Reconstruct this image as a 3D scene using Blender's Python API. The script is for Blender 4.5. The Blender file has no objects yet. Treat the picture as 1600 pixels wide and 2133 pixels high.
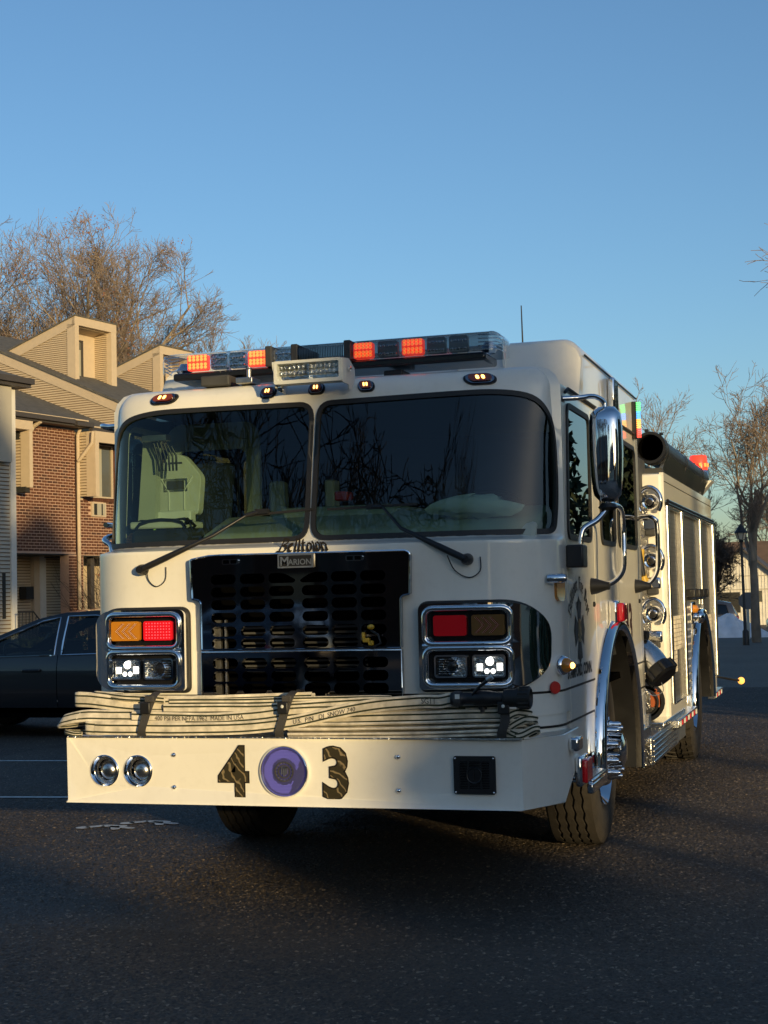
import bpy, math, random
import numpy as np
from mathutils import Vector, Matrix
from mathutils.geometry import delaunay_2d_cdt
R_ = math.radians
SC = bpy.context.scene
COL = SC.collection

# ------------------------------------------------------------------ camera
cam_d = bpy.data.cameras.new('camera')
cam = bpy.data.objects.new('camera', cam_d)
COL.objects.link(cam)
cr, cu, cf = Vector((.95495, .29582, -.02356)), Vector((.03903, -.0465, .99816)), Vector((-.29418, .95411, .05595))
cam.matrix_world = Matrix(((cr.x, cu.x, -cf.x, 2.528), (cr.y, cu.y, -cf.y, -6.840), (cr.z, cu.z, -cf.z, 1.424), (0, 0, 0, 1)))
cam_d.sensor_fit = 'HORIZONTAL'
cam_d.sensor_width = 36
cam_d.lens = 71.14
cam_d.clip_end = 1500
SC.camera = cam

# ------------------------------------------------------------------ sky, sun, exposure
SUN_AZ, SUN_EL = R_(42), R_(7.0)            # azimuth measured from -Y towards +X
sun_dir = Vector((math.sin(SUN_AZ)*math.cos(SUN_EL), -math.cos(SUN_AZ)*math.cos(SUN_EL), math.sin(SUN_EL)))
world = bpy.data.worlds.new('World')
SC.world = world
world.use_nodes = True
wn = world.node_tree
sky = wn.nodes.new('ShaderNodeTexSky')
sky.sky_type = 'NISHITA'
sky.sun_disc = False
sky.sun_elevation = SUN_EL
sky.sun_rotation = math.pi - SUN_AZ
sky.altitude = 50
sky.air_density = 1.0
sky.dust_density = 0.95
sky.ozone_density = 3.2
wn.links.new(sky.outputs[0], wn.nodes['Background'].inputs[0])
wn.nodes['Background'].inputs[1].default_value = 0.15
sun_d = bpy.data.lights.new('sun', 'SUN')
sun_d.energy = 3.6
sun_d.angle = R_(0.55)
sun_d.color = (1.0, .75, .37)
sun = bpy.data.objects.new('sun', sun_d)
COL.objects.link(sun)
sun.rotation_euler = sun_dir.to_track_quat('Z', 'Y').to_euler()
sun.location = (20, -20, 12)
SC.view_settings.view_transform = 'Standard'
SC.view_settings.look = 'None'
SC.view_settings.exposure = 0.42
SC.view_settings.gamma = 1.0
SC.view_settings.use_curve_mapping = False
SC.cycles.max_bounces = 8
SC.cycles.transparent_max_bounces = 16

# ------------------------------------------------------------------ materials
def mat(name, col, rough=.5, metal=0., coat=0., spec=None, emit=None, estr=0., noise=None, bump=None, alpha=None, trans=0., ior=None, nscale=8., aniso=None):
    m = bpy.data.materials.new(name)
    m.use_nodes = True
    nt = m.node_tree
    b = nt.nodes['Principled BSDF']
    b.inputs['Base Color'].default_value = (*col, 1)
    b.inputs['Roughness'].default_value = rough
    b.inputs['Metallic'].default_value = metal
    if coat:
        b.inputs['Coat Weight'].default_value = coat
        b.inputs['Coat Roughness'].default_value = .03
    if spec is not None: b.inputs['Specular IOR Level'].default_value = spec
    if emit:
        b.inputs['Emission Color'].default_value = (*emit, 1)
        b.inputs['Emission Strength'].default_value = estr
    if trans: b.inputs['Transmission Weight'].default_value = trans
    if ior: b.inputs['IOR'].default_value = ior
    tc = None
    if noise or bump:
        tc = nt.nodes.new('ShaderNodeTexCoord')
    if noise:
        n = nt.nodes.new('ShaderNodeTexNoise')
        n.inputs['Scale'].default_value = nscale
        n.inputs['Detail'].default_value = 6
        nt.links.new(tc.outputs['Object'], n.inputs['Vector'])
        r = nt.nodes.new('ShaderNodeValToRGB')
        r.color_ramp.elements[0].position = .3
        r.color_ramp.elements[1].position = .72
        r.color_ramp.elements[0].color = (*[max(0, c*(1-noise)) for c in col], 1)
        r.color_ramp.elements[1].color = (*[min(1, c*(1+noise*.6)) for c in col], 1)
        nt.links.new(n.outputs['Fac'], r.inputs[0])
        nt.links.new(r.outputs[0], b.inputs['Base Color'])
        mr = nt.nodes.new('ShaderNodeMapRange')
        mr.inputs['To Min'].default_value = max(0, rough-.08)
        mr.inputs['To Max'].default_value = min(1, rough+.1)
        nt.links.new(n.outputs['Fac'], mr.inputs['Value'])
        nt.links.new(mr.outputs[0], b.inputs['Roughness'])
    if bump:
        n2 = nt.nodes.new('ShaderNodeTexNoise')
        n2.inputs['Scale'].default_value = bump[0]
        n2.inputs['Detail'].default_value = 4
        nt.links.new(tc.outputs['Object'], n2.inputs['Vector'])
        bp = nt.nodes.new('ShaderNodeBump')
        bp.inputs['Strength'].default_value = bump[1]
        bp.inputs['Distance'].default_value = bump[2] if len(bump) > 2 else .01
        nt.links.new(n2.outputs['Fac'], bp.inputs['Height'])
        nt.links.new(bp.outputs[0], b.inputs['Normal'])
    return m

def glass_mat(name, tint, refl=1.2, rough=0.0):
    m = bpy.data.materials.new(name); m.use_nodes = True
    nt = m.node_tree; nt.nodes.clear()
    o = nt.nodes.new('ShaderNodeOutputMaterial')
    mx = nt.nodes.new('ShaderNodeMixShader')
    ge = nt.nodes.new('ShaderNodeNewGeometry')
    dt = nt.nodes.new('ShaderNodeVectorMath'); dt.operation = 'DOT_PRODUCT'
    nt.links.new(ge.outputs['Normal'], dt.inputs[0]); nt.links.new(ge.outputs['Incoming'], dt.inputs[1])
    def mth(op, a, b=None, clamp=False):
        q = nt.nodes.new('ShaderNodeMath'); q.operation = op; q.use_clamp = clamp
        for i, x in enumerate((a, b)):
            if x is None: continue
            if isinstance(x, (int, float)): q.inputs[i].default_value = x
            else: nt.links.new(x, q.inputs[i])
        return q.outputs[0]
    # Schlick's curve on |cos|, the same from both sides of the pane
    cs = mth('ABSOLUTE', dt.outputs['Value']); k = mth('POWER', mth('SUBTRACT', 1., cs), 5.)
    fo = mth('MULTIPLY', mth('ADD', mth('MULTIPLY', k, .957), .043), refl, True)
    t = nt.nodes.new('ShaderNodeBsdfTransparent'); t.inputs[0].default_value = (*tint, 1)
    g = nt.nodes.new('ShaderNodeBsdfGlossy'); g.inputs['Roughness'].default_value = rough
    g.inputs[0].default_value = (1, 1, 1, 1)
    nt.links.new(fo, mx.inputs[0])
    nt.links.new(t.outputs[0], mx.inputs[1]); nt.links.new(g.outputs[0], mx.inputs[2])
    nt.links.new(mx.outputs[0], o.inputs[0])
    return m

def asphalt_mat():
    m = bpy.data.materials.new('asphalt'); m.use_nodes = True
    nt = m.node_tree; b = nt.nodes['Principled BSDF']
    L = nt.links.new
    tc = nt.nodes.new('ShaderNodeTexCoord')
    def noise(s, d=5, r=.6):
        n = nt.nodes.new('ShaderNodeTexNoise'); n.inputs['Scale'].default_value = s; n.inputs['Detail'].default_value = d
        n.inputs['Roughness'].default_value = r
        L(tc.outputs['Object'], n.inputs['Vector']); return n
    big, fine = noise(.35, 4), noise(60, 8, .75)
    vor = nt.nodes.new('ShaderNodeTexVoronoi'); vor.inputs['Scale'].default_value = 75
    L(tc.outputs['Object'], vor.inputs['Vector'])
    r1 = nt.nodes.new('ShaderNodeValToRGB')
    r1.color_ramp.elements[0].position, r1.color_ramp.elements[1].position = .25, .8
    r1.color_ramp.elements[0].color = (.062, .049, .039, 1); r1.color_ramp.elements[1].color = (.122, .096, .074, 1)
    L(big.outputs['Fac'], r1.inputs[0])
    # aggregate: each stone its own grey
    r2 = nt.nodes.new('ShaderNodeValToRGB')
    e = r2.color_ramp.elements
    e[0].position, e[1].position = .0, .70
    e[0].color = (.86, .86, .86, 1); e[1].color = (1.0, 1.0, 1.0, 1)
    x = e.new(.93); x.color = (1.15, 1.13, 1.1, 1); x = e.new(.985); x.color = (3.0, 2.9, 2.6, 1)
    sep = nt.nodes.new('ShaderNodeSeparateColor'); L(vor.outputs['Color'], sep.inputs[0]); L(sep.outputs[0], r2.inputs[0])
    mu = nt.nodes.new('ShaderNodeMix'); mu.data_type = 'RGBA'; mu.blend_type = 'MULTIPLY'; mu.inputs[0].default_value = 1
    L(r1.outputs[0], mu.inputs[6]); L(r2.outputs[0], mu.inputs[7]); L(mu.outputs[2], b.inputs['Base Color'])
    b.inputs['Roughness'].default_value = .7
    b.inputs['Specular IOR Level'].default_value = .4
    # every stone lies at its own tilt: a random slope per grain plus finer roughness
    sb = nt.nodes.new('ShaderNodeVectorMath'); sb.operation = 'SUBTRACT'; sb.inputs[1].default_value = (.5, .5, .5)
    L(vor.outputs['Color'], sb.inputs[0])
    v2 = nt.nodes.new('ShaderNodeTexVoronoi'); v2.inputs['Scale'].default_value = 260; L(tc.outputs['Object'], v2.inputs['Vector'])
    s2 = nt.nodes.new('ShaderNodeVectorMath'); s2.operation = 'SUBTRACT'; s2.inputs[1].default_value = (.5, .5, .5)
    L(v2.outputs['Color'], s2.inputs[0])
    ad = nt.nodes.new('ShaderNodeVectorMath'); ad.operation = 'ADD'; L(sb.outputs[0], ad.inputs[0]); L(s2.outputs[0], ad.inputs[1])
    ml = nt.nodes.new('ShaderNodeVectorMath'); ml.operation = 'MULTIPLY'; ml.inputs[1].default_value = (.35, .35, 0)
    L(ad.outputs[0], ml.inputs[0])
    ge = nt.nodes.new('ShaderNodeNewGeometry')
    a2 = nt.nodes.new('ShaderNodeVectorMath'); a2.operation = 'ADD'; L(ge.outputs['Normal'], a2.inputs[0]); L(ml.outputs[0], a2.inputs[1])
    nn = nt.nodes.new('ShaderNodeVectorMath'); nn.operation = 'NORMALIZE'; L(a2.outputs[0], nn.inputs[0])
    L(nn.outputs[0], b.inputs['Normal'])
    return m

def stripe_mat(name, c1, c2, scale, axis='Z', rough=.5, metal=0., width=.5):
    """fine regular relief along one axis (too fine to model): bands of c2 on c1"""
    m = mat(name, c1, rough, metal)
    nt = m.node_tree; b = nt.nodes['Principled BSDF']
    tc = nt.nodes.new('ShaderNodeTexCoord'); sp = nt.nodes.new('ShaderNodeSeparateXYZ')
    nt.links.new(tc.outputs['Object'], sp.inputs[0])
    mu = nt.nodes.new('ShaderNodeMath'); mu.operation = 'MULTIPLY'; mu.inputs[1].default_value = scale
    nt.links.new(sp.outputs[axis], mu.inputs[0])
    fr = nt.nodes.new('ShaderNodeMath'); fr.operation = 'FRACT'; nt.links.new(mu.outputs[0], fr.inputs[0])
    gt = nt.nodes.new('ShaderNodeMath'); gt.operation = 'GREATER_THAN'; gt.inputs[1].default_value = width
    nt.links.new(fr.outputs[0], gt.inputs[0])
    mx = nt.nodes.new('ShaderNodeMix'); mx.data_type = 'RGBA'
    mx.inputs[6].default_value = (*c1, 1); mx.inputs[7].default_value = (*c2, 1)
    nt.links.new(gt.outputs[0], mx.inputs[0]); nt.links.new(mx.outputs[2], b.inputs['Base Color'])
    bp = nt.nodes.new('ShaderNodeBump'); bp.inputs['Strength'].default_value = .5; bp.inputs['Distance'].default_value = .004
    nt.links.new(fr.outputs[0], bp.inputs['Height']); nt.links.new(bp.outputs[0], b.inputs['Normal'])
    return m

def tread_mat():
    """diamond tread plate: relief of short diagonal lozenges"""
    m = mat('tread_plate', (.62, .60, .56), .3, 1.)
    nt = m.node_tree; b = nt.nodes['Principled BSDF']; L = nt.links.new
    tc = nt.nodes.new('ShaderNodeTexCoord')
    outs = []
    for rot, off in ((R_(45), 0.), (R_(-45), .5)):
        mp = nt.nodes.new('ShaderNodeMapping'); mp.inputs['Rotation'].default_value = (rot, rot, rot)
        mp.inputs['Location'].default_value = (off*.03, off*.03, 0)
        L(tc.outputs['Object'], mp.inputs['Vector'])
        br = nt.nodes.new('ShaderNodeTexVoronoi'); br.inputs['Scale'].default_value = 1.; br.inputs['Randomness'].default_value = 0
        sc = nt.nodes.new('ShaderNodeMapping'); sc.inputs['Scale'].default_value = (28, 70, 45)
        L(mp.outputs[0], sc.inputs['Vector']); L(sc.outputs[0], br.inputs['Vector']); outs.append(br.outputs['Distance'])
    mn = nt.nodes.new('ShaderNodeMath'); mn.operation = 'MINIMUM'; L(outs[0], mn.inputs[0]); L(outs[1], mn.inputs[1])
    mr = nt.nodes.new('ShaderNodeMapRange'); mr.inputs['From Min'].default_value = .25; mr.inputs['From Max'].default_value = .4
    mr.inputs['To Min'].default_value = 1; mr.inputs['To Max'].default_value = 0
    L(mn.outputs[0], mr.inputs['Value'])
    bp = nt.nodes.new('ShaderNodeBump'); bp.inputs['Strength'].default_value = .9; bp.inputs['Distance'].default_value = .004
    L(mr.outputs[0], bp.inputs['Height']); L(bp.outputs[0], b.inputs['Normal'])
    return m

def prism_mat():
    """gold-flecked holographic film used for the numerals"""
    m = mat('gold_film', (.13, .10, .055), .35, .8)
    nt = m.node_tree; b = nt.nodes['Principled BSDF']; L = nt.links.new
    tc = nt.nodes.new('ShaderNodeTexCoord')
    w = nt.nodes.new('ShaderNodeTexWave'); w.inputs['Scale'].default_value = 13; w.inputs['Distortion'].default_value = 9
    w.inputs['Detail'].default_value = 2; w.bands_direction = 'DIAGONAL'
    L(tc.outputs['Object'], w.inputs['Vector'])
    r = nt.nodes.new('ShaderNodeValToRGB'); r.color_ramp.elements[0].position = .80; r.color_ramp.elements[1].position = .97
    r.color_ramp.elements[0].color = (.15, .12, .065, 1); r.color_ramp.elements[1].color = (.85, .62, .3, 1)
    L(w.outputs['Fac'], r.inputs[0]); L(r.outputs[0], b.inputs['Base Color'])
    return m

def bark_mat(name, c1, c2):
    m = mat(name, c1, .9, noise=.35, nscale=3.0)
    return m

M = {}
M['asphalt'] = asphalt_mat()
M['paint_line'] = mat('road_paint', (.62, .62, .60), .7, noise=.35, nscale=25)
M['white'] = mat('white_paint', (.82, .79, .70), .38, coat=1., noise=.025, nscale=1.7)
def grime(m, amt=.07):
    # faint run marks and road film over the paint: stretched noise, with its own shape
    nt = m.node_tree; b = nt.nodes['Principled BSDF']; L = nt.links.new
    src = b.inputs['Base Color'].links[0].from_socket
    tc = nt.nodes.new('ShaderNodeTexCoord'); outs = []
    for sc, s2, d in (((9, 9, .9), 1., 5), ((1, 1, 1), 26., 8)):
        mp = nt.nodes.new('ShaderNodeMapping'); mp.inputs['Scale'].default_value = sc; L(tc.outputs['Object'], mp.inputs['Vector'])
        n = nt.nodes.new('ShaderNodeTexNoise'); n.inputs['Scale'].default_value = s2; n.inputs['Detail'].default_value = d; L(mp.outputs[0], n.inputs['Vector'])
        r = nt.nodes.new('ShaderNodeMapRange'); r.inputs['From Min'].default_value = .52; r.inputs['From Max'].default_value = .78; r.inputs['To Max'].default_value = amt*2
        L(n.outputs['Fac'], r.inputs['Value']); outs.append(r.outputs[0])
    ad = nt.nodes.new('ShaderNodeMath'); ad.operation = 'ADD'; L(outs[0], ad.inputs[0]); L(outs[1], ad.inputs[1])
    mx = nt.nodes.new('ShaderNodeMix'); mx.data_type = 'RGBA'; mx.inputs[7].default_value = (.34, .30, .23, 1)
    L(ad.outputs[0], mx.inputs[0]); L(src, mx.inputs[6]); L(mx.outputs[2], b.inputs['Base Color'])
    cr_ = nt.nodes.new('ShaderNodeMapRange'); cr_.inputs['To Min'].default_value = .03; cr_.inputs['To Max'].default_value = .5
    L(ad.outputs[0], cr_.inputs['Value']); L(cr_.outputs[0], b.inputs['Coat Roughness'])
grime(M['white'], .04)
M['chrome'] = mat('chrome', (.86, .86, .87), .035, 1.)
M['chrome_dull'] = mat('polished_aluminium', (.70, .69, .66), .22, 1., noise=.08, nscale=30)
M['alu'] = mat('satin_aluminium', (.58, .57, .54), .38, 1., noise=.07, nscale=20)
M['dark_mirror'] = mat('black_chrome', (.30, .30, .32), .03, 1.)
M['black'] = mat('black_plastic', (.012, .012, .013), .42, noise=.3)
M['rubber'] = mat('black_rubber', (.014, .014, .014), .55)
M['gloss_black'] = mat('gloss_black', (.01, .01, .011), .15)
M['void'] = mat('matt_black', (.002, .002, .002), 1., spec=0.)
M['tyre'] = mat('tyre_rubber', (.030, .025, .020), .78, noise=.3, nscale=14, bump=(60, .25))
M['grey_frame'] = mat('underbody_grey', (.05, .05, .05), .7, noise=.4)
M['windshield'] = glass_mat('windshield_glass', (.50, .62, .54), 1.1)
M['side_glass'] = glass_mat('dark_side_glass', (.10, .12, .11), 1.2)
M['clear_lens'] = glass_mat('clear_lens', (.93, .95, .96), 1.3, .02)
M['smoke_lens'] = glass_mat('smoke_lens', (.42, .45, .47), 1.3, .03)
M['red_lit'] = mat('red_led_lit', (.8, .05, .02), .3, emit=(1, .055, .03), estr=.75)
M['orange_lit'] = mat('orange_led_core', (1, .35, .1), .3, emit=(1, .20, .04), estr=1.2)
M['red_lens'] = mat('red_lens', (.42, .006, .012), .22, coat=1., emit=(1, .01, .02), estr=.03)
M['red_on'] = mat('red_lens_lit', (.7, .01, .02), .22, coat=1., emit=(1, .02, .04), estr=.05)
M['amber_lens'] = mat('amber_lens', (.50, .19, .015), .25, coat=1.)
M['amber_dark'] = mat('amber_lens_unlit', (.16, .08, .02), .3, coat=1.)
M['amber_dot'] = mat('amber_emitter', (.95, .62, .30), .2, emit=(1, .6, .25), estr=.5)
M['grey_dot'] = mat('lens_emitter', (.55, .48, .40), .2)
M['amber_glow'] = mat('amber_marker_glow', (1, .5, .1), .2, emit=(1, .55, .13), estr=4.)
M['marker_body'] = mat('amber_marker_lens', (.20, .035, .006), .15, coat=1.)
M['head_lit'] = mat('headlight_led_lit', (1, 1, 1), .2, emit=(1, .97, .88), estr=2.2)
M['reflector'] = mat('lamp_reflector', (.8, .8, .8), .12, 1., bump=(50, .5, .01))
M['blue_led'] = mat('violet_led', (.2, .18, .7), .4, emit=(.30, .26, .95), estr=.40)
M['red_dot'] = mat('red_led_dot', (1, .1, .12), .3, emit=(1, .08, .12), estr=.8)
M['green_led'] = mat('green_led', (.1, .8, .2), .4, emit=(.12, .9, .22), estr=1.2)
M['blue2_led'] = mat('blue_led', (.1, .3, .9), .4, emit=(.06, .35, 1), estr=1.4)
M['orange_led'] = mat('orange_led', (.9, .4, .1), .4, emit=(1, .42, .08), estr=1.2)
M['red_led'] = mat('red_led', (.9, .1, .05), .4, emit=(1, .06, .05), estr=1.2)
M['gold'] = prism_mat()
M['letter'] = mat('dark_lettering', (.022, .018, .015), .5, spec=.2)
M['tread'] = tread_mat()
M['shutter'] = stripe_mat('roller_shutter', (.20, .19, .175), (.12, .115, .105), 28., 'Z', .38, .75, .86)
M['hose'] = mat('canvas_hose', (.70, .63, .50), .88, noise=.38, nscale=17, bump=(180, .3, .004))
M['hose_line'] = mat('hose_green_line', (.035, .042, .022), .9)
M['strap'] = mat('nylon_strap', (.045, .042, .04), .7, bump=(200, .4))
M['yellow'] = mat('yellow_plastic', (.55, .34, .03), .4, noise=.2)
M['maroon'] = mat('maroon_numeral', (.03, .006, .006), .5, spec=.2)
M['red_paint'] = mat('red_paint', (.55, .03, .02), .4)
M['orange_label'] = mat('orange_label', (.62, .16, .05), .5)
M['seat_white'] = mat('seat_vinyl', (.66, .67, .62), .5, noise=.08)
M['dash'] = mat('cab_interior_panel', (.40, .42, .34), .55, noise=.08)
M['cradle'] = mat('cradle_grey', (.56, .57, .52), .5, noise=.12)
M['violet_face'] = mat('violet_lamp_face', (.04, .038, .10), .25, emit=(.20, .17, .80), estr=.05)
M['navy'] = mat('navy_fabric', (.02, .03, .055), .85, noise=.3)
M['dark_trim'] = mat('dark_interior_trim', (.02, .022, .024), .7)
M['hiviz'] = mat('lime_plastic', (.45, .75, .04), .5, emit=(.5, .9, .05), estr=.05)
# ------------------------------------------------------------------ mesh helpers
class MB:
    def __init__(s): s.v, s.f, s.mi, s.off = [], [], [], 0
    def add(s, vs, fs, mi=0):
        o = len(s.v); s.v.extend(tuple(v) for v in vs)
        for f in fs: s.f.append(tuple(i+o for i in f)); s.mi.append(mi)
        return s
    def box(s, x0, x1, y0, y1, z0, z1, mi=0, f=None):
        vs = [(x, y, z) for z in (z0, z1) for y in (y0, y1) for x in (x0, x1)]
        if f: vs = [f(*v) for v in vs]
        return s.add(vs, [(0, 2, 3, 1), (4, 5, 7, 6), (0, 1, 5, 4), (2, 6, 7, 3), (0, 4, 6, 2), (1, 3, 7, 5)], mi)
    def tube(s, pts, r, n=10, closed=False, caps=True, mi=0, sx=1., up=None):
        """round bar along pts; r a number or one per point"""
        pts = [Vector(p) for p in pts]; k = len(pts)
        rr = r if isinstance(r, (list, tuple)) else [r]*k
        ref = None; rings = []
        for i, p in enumerate(pts):
            a = pts[(i-1) % k] if (i or closed) else p; b = pts[(i+1) % k] if (i < k-1 or closed) else p
            t = (b-a).normalized()
            if ref is None:
                ref = Vector(up) if up else (Vector((0, 0, 1)) if abs(t.z) < .9 else Vector((1, 0, 0)))
            u = ref - t*ref.dot(t); u.normalize(); w = t.cross(u); ref = u
            rings.append([p + (u*math.cos(q)*rr[i] + w*math.sin(q)*rr[i]*sx) for q in (2*math.pi*j/n for j in range(n))])
        vs = [v for g in rings for v in g]; fs = []
        for i in range(k if closed else k-1):
            for j in range(n):
                a, b = i*n+j, i*n+(j+1) % n
                c, d = ((i+1) % k)*n+(j+1) % n, ((i+1) % k)*n+j
                fs.append((a, b, c, d))
        if caps and not closed:
            fs.append(tuple(range(n))[::-1]); fs.append(tuple((k-1)*n+j for j in range(n)))
        return s.add(vs, fs, mi)
    def lathe(s, prof, c, ax, n=24, mi=0, sy=1., caps=False):
        """prof = (radius, height) pairs turned about ax through c"""
        ax = Vector(ax).normalized(); c = Vector(c)
        u = Vector((0, 0, 1)) if abs(ax.z) < .9 else Vector((1, 0, 0))
        u = (u-ax*u.dot(ax)).normalized(); w = ax.cross(u)
        vs = []
        for r, h in prof:
            for j in range(n):
                q = 2*math.pi*j/n
                vs.append(c+ax*h+u*r*math.cos(q)*sy+w*r*math.sin(q))
        fs = []
        for i in range(len(prof)-1):
            for j in range(n):
                fs.append((i*n+j, i*n+(j+1) % n, (i+1)*n+(j+1) % n, (i+1)*n+j))
        if caps and prof[0][0] > 1e-5: fs.append(tuple(range(n))[::-1])
        if caps and prof[-1][0] > 1e-5: fs.append(tuple((len(prof)-1)*n+j for j in range(n)))
        return s.add(vs, fs, mi)
    def plate(s, outer, holes=(), f=None, t=.0, grid=None, mi=0, back=True, mi_side=None, rows=()):
        """flat region with holes; f(u,v,w) places it (w = depth behind the face); t thickness; grid = cell size for curved maps"""
        f = f or (lambda u, v, w: (u, w, v))
        loops = [densify(l, grid) if grid else list(l) for l in [outer, *holes]]
        P, E = [], []
        for l in loops:
            o = len(P); P += [Vector(p) for p in l]; E += [(o+i, o+(i+1) % len(l)) for i in range(len(l))]
        if grid:
            us = [p[0] for p in outer]; vs_ = [p[1] for p in outer]
            u = min(us)+grid/2
            while u < max(us):
                v = min(vs_)+grid/2
                while v < max(vs_):
                    if inside((u, v), loops[0]) and not any(inside((u, v), h) for h in loops[1:]) and all(mind((u, v), l) > grid*.35 for l in loops):
                        P.append(Vector((u, v)))
                    v += grid
                for v in rows:
                    for u2 in (u, u+grid/2):
                        if inside((u2, v), loops[0]) and not any(inside((u2, v), h) for h in loops[1:]) and all(mind((u2, v), l) > .003 for l in loops): P.append(Vector((u2, v)))
                u += grid
        V, _, F, *_r = delaunay_2d_cdt(P, E, [], 0, 1e-6)
        keep = []
        for tri in F:
            c = ((V[tri[0]].x+V[tri[1]].x+V[tri[2]].x)/3, (V[tri[0]].y+V[tri[1]].y+V[tri[2]].y)/3)
            if inside(c, loops[0]) and not any(inside(c, h) for h in loops[1:]): keep.append(tuple(tri))
        # orient so the face looks away from +w
        a = [Vector(f(V[i].x, V[i].y, 0)) for i in keep[0]]
        nrm = (a[1]-a[0]).cross(a[2]-a[0]); w = Vector(f(V[keep[0][0]].x, V[keep[0][0]].y, .01))-a[0]
        if nrm.dot(w) > 0: keep = [k[::-1] for k in keep]
        s.add([f(p.x, p.y, 0) for p in V], keep, mi)
        if t:
            if back: s.add([f(p.x, p.y, t) for p in V], [k[::-1] for k in keep], mi)
            for l in loops:
                k = len(l)
                s.add([f(p[0], p[1], 0) for p in l]+[f(p[0], p[1], t) for p in l], [(i, (i+1) % k, k+(i+1) % k, k+i) for i in range(k)], mi if mi_side is None else mi_side)
        return s
    def build(s, name, m, parent=None, smooth=None, bevel=None, fix=True):
        me = bpy.data.meshes.new(name)
        me.from_pydata(s.v, [], s.f)
        ms = m if isinstance(m, (list, tuple)) else [m]
        for x in ms: me.materials.append(x)
        if len(ms) > 1: me.polygons.foreach_set('material_index', s.mi)
        me.update()
        if fix:
            import bmesh
            bm = bmesh.new(); bm.from_mesh(me); bmesh.ops.remove_doubles(bm, verts=bm.verts, dist=1e-5)
            bmesh.ops.recalc_face_normals(bm, faces=bm.faces); bm.to_mesh(me); bm.free()
        if smooth is not None:
            me.shade_smooth()
            me.set_sharp_from_angle(angle=R_(smooth))
        o = bpy.data.objects.new(name, me)
        COL.objects.link(o)
        if parent: adopt(o, parent)
        if bevel:
            b = o.modifiers.new('b', 'BEVEL'); b.width = bevel; b.segments = 2; b.limit_method = 'ANGLE'; b.angle_limit = R_(40)
            b.harden_normals = False
            if smooth is None: me.shade_smooth(); me.set_sharp_from_angle(angle=R_(50))
        return o

def inside(p, poly):
    x, y = p; c = False; n = len(poly); j = n-1
    for i in range(n):
        xi, yi = poly[i][0], poly[i][1]; xj, yj = poly[j][0], poly[j][1]
        if (yi > y) != (yj > y) and x < (xj-xi)*(y-yi)/(yj-yi)+xi: c = not c
        j = i
    return c
def mind(p, poly):
    d = 9e9; n = len(poly)
    for i in range(n):
        ax, ay = poly[i][0], poly[i][1]; bx, by = poly[(i+1) % n][0], poly[(i+1) % n][1]
        dx, dy = bx-ax, by-ay; L = dx*dx+dy*dy or 1e-12
        t = max(0, min(1, ((p[0]-ax)*dx+(p[1]-ay)*dy)/L))
        d = min(d, math.hypot(p[0]-ax-t*dx, p[1]-ay-t*dy))
    return d
def densify(l, g):
    o = []
    for i, a in enumerate(l):
        b = l[(i+1) % len(l)]; k = max(1, int(math.ceil(math.hypot(b[0]-a[0], b[1]-a[1])/g)))
        o += [(a[0]+(b[0]-a[0])*j/k, a[1]+(b[1]-a[1])*j/k) for j in range(k)]
    return o
def rrect(x0, x1, y0, y1, r, n=5):
    """rounded rectangle outline; r one radius or four (bl, br, tr, tl)"""
    rs = r if isinstance(r, (list, tuple)) else [r]*4
    o = []
    for (cx, cy, a0), q in zip(((x0, y0, 180), (x1, y0, 270), (x1, y1, 0), (x0, y1, 90)), rs):
        sx = 1 if cx == x0 else -1; sy = 1 if cy == y0 else -1
        if q < 1e-6: o.append((cx, cy)); continue
        for k in range(n+1):
            a = R_(a0+90*k/n); o.append((cx+sx*q+q*math.cos(a), cy+sy*q+q*math.sin(a)))
    return o
def round_poly(pts, r, n=5):
    """round every corner of a polygon; r one radius or one per corner"""
    o = []; k = len(pts)
    for i in range(k):
        q = r[i] if isinstance(r, (list, tuple)) else r
        p, a, b = Vector(pts[i]), Vector(pts[i-1]), Vector(pts[(i+1) % k])
        d1, d2 = (a-p), (b-p); q = min(q, d1.length*.49, d2.length*.49)
        if q < 1e-6: o.append(tuple(p)); continue
        s, e = p+d1.normalized()*q, p+d2.normalized()*q
        for j in range(n+1):
            t = j/n; o.append(tuple(s*(1-t)**2+p*2*t*(1-t)+e*t*t))
    return o
def shrink(poly, d):
    """offset a closed outline inwards by d (outwards if negative)"""
    A = sum(poly[i][0]*poly[(i+1) % len(poly)][1]-poly[(i+1) % len(poly)][0]*poly[i][1] for i in range(len(poly)))
    sg = 1 if A > 0 else -1; o = []; k = len(poly)
    for i in range(k):
        a, p, b = Vector(poly[i-1]), Vector(poly[i]), Vector(poly[(i+1) % k])
        n1 = Vector((-(p-a).y, (p-a).x)).normalized()*sg; n2 = Vector((-(b-p).y, (b-p).x)).normalized()*sg
        m = (n1+n2); m = m/max(m.length_squared/2, .35)
        o.append(tuple(p+m*d))
    return o
def adopt(o, parent):
    o.parent = parent
    o.matrix_parent_inverse = Matrix.Translation(-parent.location) if parent.parent is None else Matrix.Identity(4)
def tag(o, label=None, cat=None, group=None, kind=None):
    if label: o['label'] = label
    if cat: o['category'] = cat
    if group: o['group'] = group
    if kind: o['kind'] = kind
    return o
def thing(name, loc, label, cat, group=None):
    o = bpy.data.objects.new(name, None); COL.objects.link(o); o.location = loc; o.empty_display_size = .2
    return tag(o, label, cat, group)
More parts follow.
